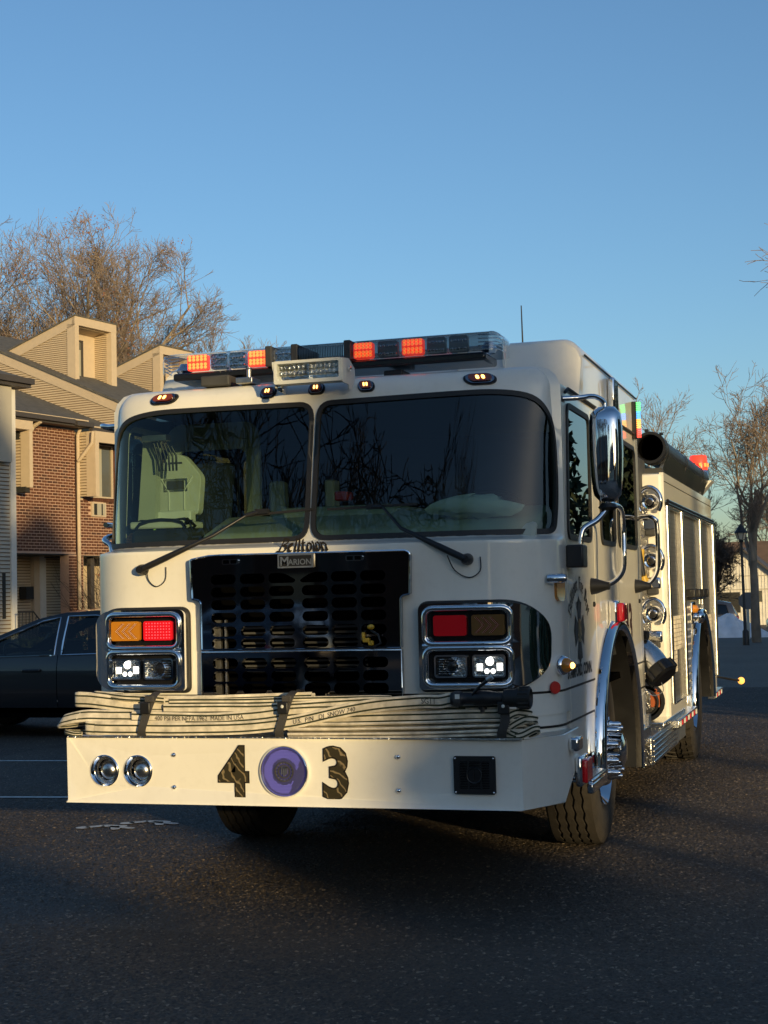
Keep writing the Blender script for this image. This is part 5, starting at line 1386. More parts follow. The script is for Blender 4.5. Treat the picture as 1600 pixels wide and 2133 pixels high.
def conifer(name, loc, label, seed, H, R, crown0=.12, n=16000, shape=1., cat='tree', parent=None, size=.16, edge=.35):
    """dense evergreen: tapered trunk and many needle sprays filling an uneven crown"""
    T = thing(name, loc, label, cat); rnd = random.Random(seed)
    MB().tube([(0, 0, 0), (.05, 0, H*.5), (0, .03, H*.97)], [H*.012+.05, H*.009+.03, .02], 9).build('trunk', M['bark_dark'], None, smooth=60).parent = T
    pts = []
    lump = [(rnd.uniform(0, 6.28), rnd.uniform(crown0, 1), rnd.uniform(.72, 1.12)) for _ in range(40)]
    for _ in range(n):
        t = crown0+(1-crown0)*rnd.random()**(.85 if shape > .8 else 1.0); a = rnd.uniform(0, 6.283)
        u = (t-crown0)/(1-crown0)
        rr = R*((1-u)**.8 if shape > .8 else (math.sin(math.pi*min(1, u*.93+.07))**.6))
        rr *= min((l[2] for l in lump if abs((a-l[0]+3.14) % 6.283-3.14) < .5 and abs(t-l[1]) < .07), default=.9)
        r = rr*(rnd.random()**.45)*(1+rnd.gauss(0, edge*.2))
        pts.append(Vector((r*math.cos(a), r*math.sin(a), t*H)))
    leaf_mesh('crown', pts, size, M['needle'], T, rnd)
    return T
def shrub(name, loc, label, seed, H, n=60, group=None, leaves=30):
    T = thing(name, loc, label, 'shrub', group); rnd = random.Random(seed); segs = []; tips = []
    for i in range(n):
        a = rnd.uniform(0, 6.28); d = Vector((math.cos(a)*.5, math.sin(a)*.5, 1)).normalized(); p = Vector((math.cos(a)*.12, math.sin(a)*.12, 0)); r = .012
        L = H*rnd.uniform(.6, 1.05)
        for j in range(6):
            d = (d+Vector((rnd.gauss(0, .18), rnd.gauss(0, .18), rnd.gauss(0, .10)))).normalized(); q = p+d*L/6; segs.append((p, q, r, r*.8)); 
            if j > 1:
                for _ in range(2):
                    e = (d+Vector((rnd.gauss(0, .7), rnd.gauss(0, .7), rnd.gauss(0, .5)))).normalized(); q2 = p+e*L*.14; segs.append((p, q2, r*.5, r*.25)); tips.append(q2)
            p = q; r *= .8
    seg_mesh('stems', segs, 4, M['bark_dark'], T)
    leaf_mesh('dead_leaves', [rnd.choice(tips) for _ in range(leaves)], .05, M['dead_leaf'], T, rnd)
    return T
# ------------------------------------------------------------------ the setting
def build_ground():
    b = MB()
    ys = [-160, -90, -50, -30, -15, -5, 5, 12, 20, 25, 32, 40, 47, 52, 56, 70, 100, 160, 400]
    xs = [-250, -120, -60, -30, -15, -5, 5, 15, 30, 60, 120, 250]
    def gz(y): return -.02 if y < 15 else 0 if y < 25 else -.012*(y-25) if y < 47 else -.264-.054*(y-47) if y < 56 else -.75
    vs = [(x, y, gz(y)) for y in ys for x in xs]; n = len(xs)
    b.add(vs, [(i*n+j, i*n+j+1, (i+1)*n+j+1, (i+1)*n+j) for i in range(len(ys)-1) for j in range(n-1)])
    o = b.build('asphalt_ground', M['asphalt'], None, fix=False); tag(o, 'dark worn asphalt of the parking street, patchy sun and shade', kind='structure')
    # the near pavement with its aggregate as relief (low sun picks out every stone): one square of stones, laid turned and mirrored
    S, n = 1.5, 210
    rng = np.random.default_rng(11); protos = []
    for q in range(2):
        c = np.linspace(-S/2, S/2, n+1); X, Y = np.meshgrid(c, c)
        Z = rng.normal(0, .0020, X.shape); Z[rng.random(X.shape) < .015] += .0025
        J = rng.uniform(-.0025, .0025, (2,)+X.shape); ed = np.ones_like(X); ed[0] = ed[-1] = 0; ed[:, 0] = ed[:, -1] = 0
        V = np.stack([X+J[0]*ed, Y+J[1]*ed, Z*ed], -1).reshape(-1, 3)
        nx = n+1; I = (np.arange(n)[:, None]*nx+np.arange(n)[None]).ravel()
        F = np.stack([I, I+1, I+nx+1, I+nx], -1)
        me = bpy.data.meshes.new('paving_square'); me.vertices.add(len(V)); me.vertices.foreach_set('co', V.ravel())
        me.loops.add(F.size); me.loops.foreach_set('vertex_index', F.ravel().astype(np.int32))
        me.polygons.add(len(F)); me.polygons.foreach_set('loop_start', np.arange(0, F.size, 4, dtype=np.int32))
        me.update(calc_edges=True); me.materials.append(M['asphalt_stone']); protos.append(me)
    rnd = random.Random(2)
    for i in range(-5, 4):
        for j in range(-3, 11):
            x, y = i*S, j*S
            if x < -2.5-.33*(y+6.8)-1 or x > 3.4-.0*y: continue
            o2 = bpy.data.objects.new('paving_square', rnd.choice(protos)); COL.objects.link(o2)
            o2.location = (x, y, 0); o2.rotation_euler = (0, 0, rnd.randrange(4)*math.pi/2); o2.parent = o
    # painted bay lines beside the truck, arrow tip and small painted figures
    b = MB()
    for (x0, y0, x1, y1, w) in ((-9, 5.15, -1.9, 5.83, .035), (-9, 2.62, -1.9, 3.38, .035)):
        b.add([(x0, y0-w, .006), (x1, y1-w, .006), (x1, y1+w, .006), (x0, y0+w, .006)], [(0, 1, 2, 3)])
    o = b.build('parking_line', M['paint_line']); tag(o, 'two thin white bay lines on the asphalt left of the truck', kind='structure')
    b = MB().add([(-2.62, .88, .006), (-2.33, .98, .006), (-2.62, 1.06, .006)], [(0, 1, 2)])
    o = b.build('painted_arrow_tip', M['paint_line']); tag(o, kind='structure')
    b = MB()
    def blob(cx, cy, r, k=1.): b.add([(cx+r*math.cos(R_(a))*k, cy+r*math.sin(R_(a)), .006) for a in range(0, 360, 30)], [tuple(range(12))])
    def bar(x0, y0, x1, y1, w):
        blob(x0, y0, w); blob(x1, y1, w)
        d = Vector((x1-x0, y1-y0)).normalized(); nx, ny = -d.y*w, d.x*w
        b.add([(x0+nx, y0+ny, .0065), (x1+nx, y1+ny, .0065), (x1-nx, y1-ny, .0065), (x0-nx, y0-ny, .0065)], [(0, 1, 2, 3)])
    q = .60
    for ox, oy in ((-2.22, 1.90), (-2.02, 2.12)):
        blob(ox, oy, .048); bar(ox+.06*q, oy+.05*q, ox+.16*q, oy+.15*q, .034); bar(ox+.16*q, oy+.16*q, ox+.38*q, oy+.15*q, .036); bar(ox+.30*q, oy+.14*q, ox+.40*q, oy-.04*q, .028); bar(ox+.24*q, oy+.12*q, ox+.54*q, oy+.04*q, .026)
    o = b.build('painted_figure_marking', M['paint_line']); tag(o, 'small worn white painted figures on the sunlit asphalt', kind='structure')

# ---- townhouses on the left: s runs along the street front, n out towards the street, z up
KB = 1.25
FD = Vector((math.sin(R_(11.5)), math.cos(R_(11.5)), 0)); FN = Vector((math.cos(R_(11.5)), -math.sin(R_(11.5)), 0))
CAM0 = Vector((2.528, -6.840, 1.424))
FP = CAM0+(Vector((-12.51, 18.86, 2.44))-CAM0)*KB
def fz(z): return 1.424+(z-1.424)*KB
def TF(s, n, z): 
    p = FP+FD*s*KB+FN*n*KB; return (p.x, p.y, fz(z))
def clip_z(poly, z0, z1):
    def cl(p, keep, zc):
        o = []
        for i in range(len(p)):
            a, b = p[i], p[(i+1) % len(p)]
            ia, ib = keep(a[1]), keep(b[1])
            if ia: o.append(a)
            if ia != ib: t = (zc-a[1])/(b[1]-a[1]); o.append((a[0]+(b[0]-a[0])*t, zc))
        return o
    p = cl(poly, lambda z: z >= z0-1e-9, z0)
    return cl(p, lambda z: z <= z1+1e-9, z1) if p else []
def siding(parent, poly, f, pitch, m, name='siding_board', d=.016):
    """lapped boards cut to a convex outline; f(u, z, out) places them; every board a wedge of its own"""
    z0, z1 = min(p[1] for p in poly), max(p[1] for p in poly); z = z0
    MB().add([f(u, q, .0012) for u, q in poly], [tuple(range(len(poly)))]).build('siding_backing', M['siding_shade'], parent)  # dark brown sheet paints the shadow line under each board
    while z < z1-1e-4:
        c = clip_z(poly, z+pitch*.24, min(z+pitch, z1))
        if len(c) > 2:
            zb, zt = min(p[1] for p in c), max(p[1] for p in c)
            k = len(c); vs = [f(u, q, d*(1-(q-zb)/max(1e-6, zt-zb))+.001) for u, q in c]+[f(u, q, -.002) for u, q in c]
            MB().add(vs, [tuple(range(k))]+[(i, (i+1) % k, k+(i+1) % k, k+i) for i in range(k)]).build(name, m, parent)
        z += pitch
def fbox(s0, s1, n0, n1, z0, z1): return MB().box(s0, s1, n0, n1, z0, z1, f=TF)
M['siding'] = mat('cream_siding', (.50, .40, .275), .7, noise=.07, nscale=2)
M['siding2'] = mat('grey_cream_siding', (.40, .37, .31), .7, noise=.07, nscale=2)
M['siding_shade'] = mat('siding_lap_shade', (.15, .095, .045), .8)
M['trim'] = mat('cream_trim', (.52, .42, .30), .6, noise=.05)
M['trim_white'] = mat('white_trim', (.62, .60, .56), .6, noise=.05)
M['roof'] = mat('grey_shingle', (.105, .10, .09), .9, noise=.35, nscale=6, bump=(40, .6))
M['mortar'] = mat('pink_mortar', (.46, .30, .22), .9, noise=.12, nscale=12)
M['brick'] = mat('brown_brick', (.105, .038, .018), .85, noise=.35, nscale=9, bump=(60, .4))
M['brick_b'] = mat('dark_brick', (.065, .026, .015), .85, noise=.35, nscale=9, bump=(60, .4))
M['house_glass'] = mat('house_window', (.10, .10, .085), .05, coat=.5)
M['blind'] = mat('window_blind', (.36, .34, .27), .8)
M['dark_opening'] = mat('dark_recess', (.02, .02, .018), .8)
M['dark_trim2'] = mat('dark_gutter', (.055, .048, .045), .5)
M['iron'] = mat('black_iron', (.015, .015, .016), .5)
def brick_wall(parent, s0, s1, z0, z1, n0, skip=(), limit=300, cnt=[0]):
    w = fbox(s0, s1, n0-.2, n0, z0, z1).build('brick_wall', M['mortar'], parent)
    pitch_z, L = .0580, .1555; rnd = random.Random(3)
    meshes = []
    def brick(s, z, len_):
        return MB().box(s, s+len_, n0-.01, n0+.006, z, z+pitch_z-.0155, f=TF)
    rows = int((z1-z0)/pitch_z); cells = []
    for r in range(rows):
        z = z1-(r+1)*pitch_z; off = (r % 2)*L/2
        s = s0-off+.004
        while s < s1-.02:
            a, b = max(s, s0+.002), min(s+L-.018, s1-.002)
            if b-a > .03 and not any(k[0] < (a+b)/2 < k[1] and k[2] < z+.03 < k[3] for k in skip): cells.append((a, z, b-a))
            s += L
    proto = {}
    rest = MB()
    for i, (a, z, l) in enumerate(cells):
        if cnt[0] < limit:
            key = (round(l, 3), rnd.random() < .25)
            if key not in proto:
                bm_ = MB().box(0, l*KB, -.01*KB, .006*KB, 0, (pitch_z-.0155)*KB)
                # local axes of the front: X along FD, Y along FN
                bm_.v = [tuple(FD*x+FN*y+Vector((0, 0, zz))) for x, y, zz in bm_.v]
                o = bm_.build('brick', M['brick_b' if key[1] else 'brick'], None); proto[key] = o.data; bpy.data.objects.remove(o)
            o = bpy.data.objects.new('brick', proto[key]); COL.objects.link(o); o.location = TF(a, n0+rnd.uniform(-.002, .002), z); o.parent = w
            cnt[0] += 1
        else: rest.box(a, a+l, n0-.01, n0+.006+rnd.uniform(-.002, .002), z, z+pitch_z-.0155, f=TF)
    if rest.v:
        o = rest.build('bricks', M['brick'], w); o['kind'] = 'stuff'
    return w
def window(parent, s0, s1, z0, z1, n, m_frame='trim', blind=True, mull=False, name='window'):
    w = fbox(s0-.02, s1+.02, n-.03, n-.02, z0-.02, z1+.02).build(name, M['house_glass'], parent)
    b = MB()
    for a in ((s0-.03, s1+.03, z1, z1+.03), (s0-.03, s1+.03, z0-.03, z0), (s0-.03, s0, z0, z1), (s1, s1+.03, z0, z1)): b.box(a[0], a[1], n-.02, n+.015, a[2], a[3], f=TF)
    if mull: b.box((s0+s1)/2-.01, (s0+s1)/2+.01, n-.018, n+.0, z0, z1, f=TF)
    b.build('frame', M[m_frame], w)
    if blind: fbox(s0, s1*.55+s0*.45, n-.019, n-.016, z0, z1-.05).build('blind', M['blind'], w)
    return w
def build_houses():
    # unit nearest the camera at the frame's left edge, grey-cream siding
    A = thing('townhouse', TF(-1.9, 1.2, .285), 'grey cream sided end townhouse with white corner board, cut by the picture edge', 'townhouse', 'townhouses in the row')
    fbox(-6, -1.72, -4, 1.2, .285, 5.28).build('wall', M['siding2'], A)
    f = lambda u, z, o: TF(u, 1.2+o, z)
    siding(A, [(-2.6, .60), (-1.83, .60), (-1.83, 5.2), (-2.6, 5.2)], f, .070, M['siding2'])
    fbox(-1.83, -1.70, 1.195, 1.235, .60, 5.28).build('corner_board', M['trim_white'], A)
    fbox(-6, -1.52, -4, 1.45, 5.30, 5.36).build('eave', M['dark_trim2'], A)
    fbox(-6, -1.50, 1.40, 1.52, 5.36, 5.46).build('gutter', M['dark_trim2'], A)
    MB().add([TF(-6, 1.5, 5.44), TF(-1.48, 1.5, 5.44), TF(-1.48, -4, 7.2), TF(-6, -4, 7.2)], [(0, 1, 2, 3)]).build('roof', M['roof'], A)
    window(A, -2.5, -1.96, 4.0, 5.2, 1.34, 'dark_trim2', False)
    fbox(-2.7, -1.93, 1.22, 1.36, 3.95, 5.28).build('window_box', M['siding2'], A)
    fbox(-2.05, -1.97, 1.21, 1.22, 1.2, 2.0).build('side_light', M['dark_opening'], A)
    # middle unit: brick front over a recessed entry
    B = thing('townhouse', TF(.5, 0, .285), 'townhouse with brown brick upper storey above a dark recessed entry', 'townhouse', 'townhouses in the row')
    fbox(-1.7, 1.38, -5, -.21, 2.42, 4.9).build('upper_storey', M['siding'], B)
    brick_wall(B, -.40, 1.36, 2.42, 4.90, 0, skip=((-.41, .06, 3.67, 4.9),), cnt=[0])
    # end fin of the left bay beside the bricks, its side clad in boards
    sfn = lambda s0: (lambda u, z, o: TF(s0-o/KB, u, z))
    fbox(-.41, -.34, 0, .20, 3.67, 4.72).build('bay_fin', M['siding'], B)
    siding(B, [(0, 3.70), (.20, 3.70), (.20, 4.66), (0, 4.66)], sfn(-.412), .058, M['siding'])
    fbox(-.43, -.34, .20, .42, 3.64, 4.72).build('bay_post', M['trim'], B); fbox(-1.7, -.34, .10, .43, 4.722, 4.89).build('bay_header', M['trim'], B)
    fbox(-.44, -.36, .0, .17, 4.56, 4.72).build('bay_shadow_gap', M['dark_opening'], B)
    fbox(-.46, -.34, .06, .34, 3.55, 3.655).build('dark_block', M['dark_opening'], B)  # plain dark block under the bay fin
    fbox(-1.7, 1.44, -.1, .30, 4.925, 4.965).build('soffit', M['dark_trim2'], B)
    fbox(-1.7, .95, .28, .38, 4.965, 5.05).build('gutter', M['dark_trim2'], B); fbox(-1.7, 1.44, .18, .30, 5.052, 5.078).build('gutter_edge', M['trim'], B)
    fbox(1.0, 1.5, .28, .39, 4.94, 5.02).build('gutter', M['dark_trim2'], B)
    b = MB().tube([TF(1.40, .12, 4.93), TF(1.40, .05, 4.80), TF(1.40, .05, .5)], .045, 8); b.build('downspout', M['trim'], B, smooth=40)
    MB().tube([TF(.02, .30, 4.93), TF(.02, .12, 4.84), TF(-.06, .10, 4.72)], .05, 8).build('downspout_elbow', M['trim'], B, smooth=40)
    # entry
    fbox(-1.7, 1.38, -5, -1.02, .285, 2.42).build('entry_wall', M['siding'], B)
    siding(B, [(.2, .9), (1.16, .9), (1.16, 2.40), (.2, 2.40)], lambda u, z, o: TF(u, -1.015+o, z), .058, M['siding'])
    siding(B, [(1.52, .9), (2.26, .9), (2.26, 2.40), (1.52, 2.40)], lambda u, z, o: TF(u, -1.015+o, z), .058, M['siding'])
    fbox(1.17, 1.33, -1.0, -.92, .9, 2.42).build('door_casing', M['trim'], B); fbox(1.33, 1.50, -.98, -.90, .9, 2.42).build('door', M['trim_white'], B)
    fbox(2.26, 2.42, -1.0, -.9, .9, 2.42).build('corner_board', M['trim'], B)
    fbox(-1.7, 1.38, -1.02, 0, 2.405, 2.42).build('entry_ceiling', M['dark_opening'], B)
    fbox(.80, 1.02, -.98, -.80, 1.55, 1.80).build('mailbox', M['iron'], B)
    for s in (1.14,): 
        p = fbox(s, s+.24, -.22, 0, .4, 2.41).build('pier', M['mortar'], B)
        rnd = random.Random(8); r = MB()
        for i in range(34):
            z = .42+i*.058; o = (i % 2)*.06
            r.box(s+.004, s+.11+o, -.01, .006, z, z+.045, f=TF).box(s+.122+o, s+.236, -.01, .006, z, z+.045, f=TF)
        r.build('bricks', M['brick'], p)['kind'] = 'stuff'
    st = fbox(-.9, 1.5, -.9, 1.0, .285, .62).build('steps', M['mortar'], B)
    rl = MB()
    for i in range(8): 
        s = -1.94+i*.085; zt = 1.31 if i < 5 else 1.31-.085*(i-4); q = TF(s, 1.5, zt); q0 = TF(s, 1.5, .35); rl.tube([q0, q], .012, 5)
    rl.tube([TF(-1.96, 1.5, 1.31), TF(-1.58, 1.5, 1.31), TF(-1.26, 1.5, 1.02), TF(-1.26, 1.5, .3)], .018, 6)
    o = rl.build('handrail', M['iron']); tag(o, 'black iron handrail sloping down at the townhouse entry steps', 'handrail')
    # roof of the lower storey running back to the side wall
    MB().add([TF(-1.7, .32, 5.06), TF(2.85, .32, 4.92), TF(2.85, -3.4, 6.34), TF(-1.7, -3.4, 6.45)], [(0, 1, 2, 3)]).build('roof', M['roof'], B)
    # far unit: siding over brick, bay window, side wall rising above with a dormer
    C_ = thing('townhouse', TF(2.2, 0, .285), 'townhouse with bay window, air conditioner and tall boxed dormer on its roof', 'townhouse', 'townhouses in the row')
    brick_wall(C_, 1.45, 3.3, 2.40, 3.52, 0, skip=((1.80, 2.29, 3.16, 3.50),), cnt=[0])
    fbox(1.45, 6.2, -4, -.21, 2.4, 4.9).build('upper_storey', M['siding'], C_)
    fbox(1.45, 3.3, -.2, 0, 3.52, 4.86).build('front_wall', M['siding'], C_)
    fbox(1.44, 1.52, 0, .24, 3.57, 4.86).build('bay_side', M['siding'], C_)
    siding(C_, [(0, 3.60), (.24, 3.60), (.24, 4.80), (0, 4.80)], sfn(1.436), .058, M['siding'])
    fbox(1.425, 1.54, .24, .47, 3.56, 4.86).build('bay_post', M['trim'], C_); fbox(1.542, 6.2, .38, .465, 4.64, 4.86).build('bay_header', M['trim'], C_)
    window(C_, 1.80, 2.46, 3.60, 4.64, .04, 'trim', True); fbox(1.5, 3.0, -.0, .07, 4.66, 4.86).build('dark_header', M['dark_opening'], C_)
    fbox(2.50, 2.60, .0, .03, 3.56, 4.64).build('window_jamb', M['brick'], C_)
    for i in range(17): fbox(1.60+i*.06, 1.65+i*.06, .0, .03, 3.50, 3.58).build('sill_brick', M['brick'], C_)
    ac = fbox(1.82, 2.26, .0, .05, 3.19, 3.48).build('air_conditioner', M['trim'], C_)
    fbox(1.86, 2.22, .051, .056, 3.22, 3.45).build('grille', M['blind'], ac); fbox(1.87, 1.96, .057, .060, 3.22, 3.45).build('opening', M['dark_opening'], ac); fbox(2.10, 2.14, .057, .060, 3.22, 3.45).build('opening', M['dark_opening'], ac)
    MB().tube([TF(1.36, .08, 4.28), TF(1.37, .12, 4.30), TF(1.37, .44, 4.62), TF(1.37, .46, 4.84)], .045, 8).build('downspout_branch', M['trim'], C_, smooth=40)
    fbox(1.44, 6.2, .30, .40, 4.86, 4.93).build('gutter', M['dark_trim2'], C_); fbox(1.44, 6.2, .22, .38, 4.94, 4.965).build('gutter_edge', M['trim'], C_)
    # entry of this unit
    fbox(1.45, 6.2, -4, -1.02, .285, 2.4).build('entry_wall', M['siding'], C_)
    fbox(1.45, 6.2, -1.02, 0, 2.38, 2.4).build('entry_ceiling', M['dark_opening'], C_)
    fbox(2.05, 2.16, -.3, -.2, .3, 2.38).build('entry_post', M['dark_trim2'], C_)
    r = MB()
    for i in range(34):
        z = .42+i*.058; r.box(1.46, 1.56, -.01, .006, z, z+.045, f=TF)
    fbox(1.45, 1.58, -.22, 0, .4, 2.40).build('pier', M['mortar'], C_); r.build('bricks', M['brick'], C_)['kind'] = 'stuff'
    # side wall facing us, rake trim, sloping roof
    sf = lambda s0: (lambda u, z, o: TF(s0-o/KB, u, z))
    wall = [(.32, 4.90), (.32, 5.28), (-5.2, 7.60), (-5.2, 7.05)]
    MB().add([TF(2.80, u, z) for u, z in wall]+[TF(2.95, u, z) for u, z in wall], [(0, 1, 2, 3), (7, 6, 5, 4), (0, 4, 5, 1), (1, 5, 6, 2), (2, 6, 7, 3)]).build('side_wall', M['siding'], C_)
    siding(C_, wall, sf(2.795), .051, M['siding'])
    rake = [(.40, 5.22), (.40, 5.44), (-5.2, 7.80), (-5.2, 7.56)]
    MB().add([TF(2.77, u, z) for u, z in rake]+[TF(2.80, u, z) for u, z in rake], [(0, 1, 2, 3), (7, 6, 5, 4), (0, 4, 5, 1), (1, 5, 6, 2), (2, 6, 7, 3)]).build('rake_board', M['trim'], C_)
    MB().add([TF(2.74, .5, 5.43), TF(6.0, .5, 5.43), TF(6.0, -5.2, 7.84), TF(2.74, -5.2, 7.84), TF(2.74, .5, 5.385), TF(6.0, .5, 5.385), TF(6.0, -5.2, 7.79), TF(2.74, -5.2, 7.79)], [(0, 1, 2, 3), (0, 4, 5, 1), (0, 3, 7, 4), (1, 5, 6, 2)]).build('roof', M['roof'], C_)
    # dormers: one on this unit and one on the next
    def dormer(par, s0, s1, nf, zt, zb):
        zf = zt-.04
        side = [(nf, zb), (nf, zf), (nf-2.0, zf-.66), (nf-2.0, zb-.0)]
        side = [(nf, zb), (nf, zf-.1), (nf-1.9, zf-.72), (nf-1.9, zb+.6)]
        d = MB().add([TF(s0, u, z) for u, z in side]+[TF(s1, u, z) for u, z in side], [(0, 1, 2, 3), (7, 6, 5, 4), (1, 5, 6, 2), (2, 6, 7, 3)]).build('dormer', M['siding'], par)
        siding(d, [(nf-.22, zb), (nf-.22, zf-.24), (nf-1.75, zf-.78), (nf-1.3, zb+.40)], sf(s0-.005), .0445, M['siding'])
        # trims: sloping board, corner posts, lintel
        rk = [(nf, zf-.20), (nf, zf+.02), (nf-2.0, zf-.62), (nf-2.0, zf-.86)]
        MB().add([TF(s0-.03, u, z) for u, z in rk]+[TF(s0+.0, u, z) for u, z in rk], [(0, 1, 2, 3), (7, 6, 5, 4), (0, 4, 5, 1), (1, 5, 6, 2), (2, 6, 7, 3)]).build('rake_board', M['trim'], d)
        MB().box(s0-.03, s0+.02, nf-.20, nf+.02, zb-.05, zf-.16, f=TF).build('corner_post', M['trim'], d)
        fbox(s0+.0205, s0+.10, nf-.03, nf+.02, zb-.02, zf-.18).build('front_post', M['trim'], d)
        fbox(s1-.16, s1+.02, nf-.10, nf+.02, zb-.12, zf-.18).build('front_post', M['trim'], d)
        fbox(s0-.03, s1+.02, nf-.06, nf+.022, zf-.18, zf+.01).build('lintel', M['trim'], d)
        for i in range(7): 
            q = nf-.08-i*.055; fbox(s0+.1, s1-.16, q-.040, q, zf-.20, zf-.188).build('soffit_board', M['siding'], d)
        # recess: back wall with window, right cheek of boards
        fbox(s0+.02, s1, nf-.60, nf-.45, zb-.1, zf-.2).build('recess_wall', M['trim'], d)
        w = window(d, s0+.10, s0+.72, zb+.12, zf-.42, nf-.42, 'dark_trim2', False, False, name='dormer_window')
        fbox(s0+.14, s0+.70, nf-.4395, nf-.4385, zb+.15, zf-.60).build('blind', M['blind'], w)
        fbox(s0+.02, s0+.08, nf-.45, nf-.03, zb-.1, zf-.2).build('recess_cheek', M['siding'], d)
        fbox(s1-.16, s1-.10, nf-.45, nf-.10, zb-.2, zf-.2).build('recess_cheek', M['siding'], d)
        siding(d, [(nf-.45, zb-.1), (nf-.11, zb-.1), (nf-.11, zf-.20), (nf-.45, zf-.20)], lambda u, z, o: TF(s1-.165-o/KB, u, z), .0445, M['siding'])
        MB().add([TF(s0-.06, nf+.04, zf+.01), TF(s1+.05, nf+.04, zf+.01), TF(s1+.05, nf-2.1, zf-.65), TF(s0-.06, nf-2.1, zf-.65), TF(s0-.06, nf+.04, zf+.04), TF(s1+.05, nf+.04, zf+.04), TF(s1+.05, nf-2.1, zf-.62), TF(s0-.06, nf-2.1, zf-.62)], [(4, 5, 6, 7), (0, 4, 7, 3), (0, 1, 5, 4), (1, 2, 6, 5), (3, 2, 1, 0)]).build('dormer_roof', M['roof'], d)
    dormer(C_, 3.2, 4.56, -1.50, 7.68, 6.30)
    D_ = thing('townhouse', TF(8, -1, .285), 'farther townhouse showing only its upper side wall and boxed dormer behind the fire engine', 'townhouse', 'townhouses in the row')
    fbox(6.25, 12, -5, -.4, .285, 5.0).build('wall', M['siding'], D_)
    MB().add([TF(6.2, .5, 5.2), TF(12, .5, 5.2), TF(12, -5.2, 7.6), TF(6.2, -5.2, 7.6), TF(6.2, .5, 4.9), TF(6.2, -5.2, 4.9)], [(0, 1, 2, 3), (0, 3, 5, 4)]).build('roof', M['roof'], D_)
    wl = [(.3, 4.9), (.3, 5.25), (-4.5, 7.2), (-4.5, 5.2)]
    siding(D_, wl, sf(6.19), .08, M['siding'])
    dormer(D_, 6.5, 7.75, -1.72, 7.50, 6.1)
    # planting at the foot of the houses
    shrub('bare_shrub', TF(1.5, .9, .285), 'bare multi stemmed shrub with a few dead leaves, by the brick pier', 4, 2.9, 80, 'shrubs by the townhouse entry')
    shrub('bare_shrub', TF(2.35, 1.1, .285), 'taller bare shrub half hidden by the truck cab edge', 5, 3.2, 90, 'shrubs by the townhouse entry', 60)
    b = MB(); rnd = random.Random(4)
    o = thing('clipped_hedge', TF(-.5, 2.1, .285), 'low dark clipped hedge under the siding beyond the sedan', 'hedge')
    pts = [Vector(TF(rnd.uniform(-4.5, -1.0), rnd.uniform(1.6, 2.6), rnd.uniform(.3, .86)))-Vector(TF(-.5, 2.1, .285)) for _ in range(4500)]
    pts += [Vector(TF(-1.35+rnd.gauss(0, .16), 1.8+rnd.gauss(0, .15), .7+rnd.gauss(0, .12)))-Vector(TF(-.5, 2.1, .285)) for _ in range(700)]
    leaf_mesh('foliage', pts, .06, M['needle'], o, rnd)

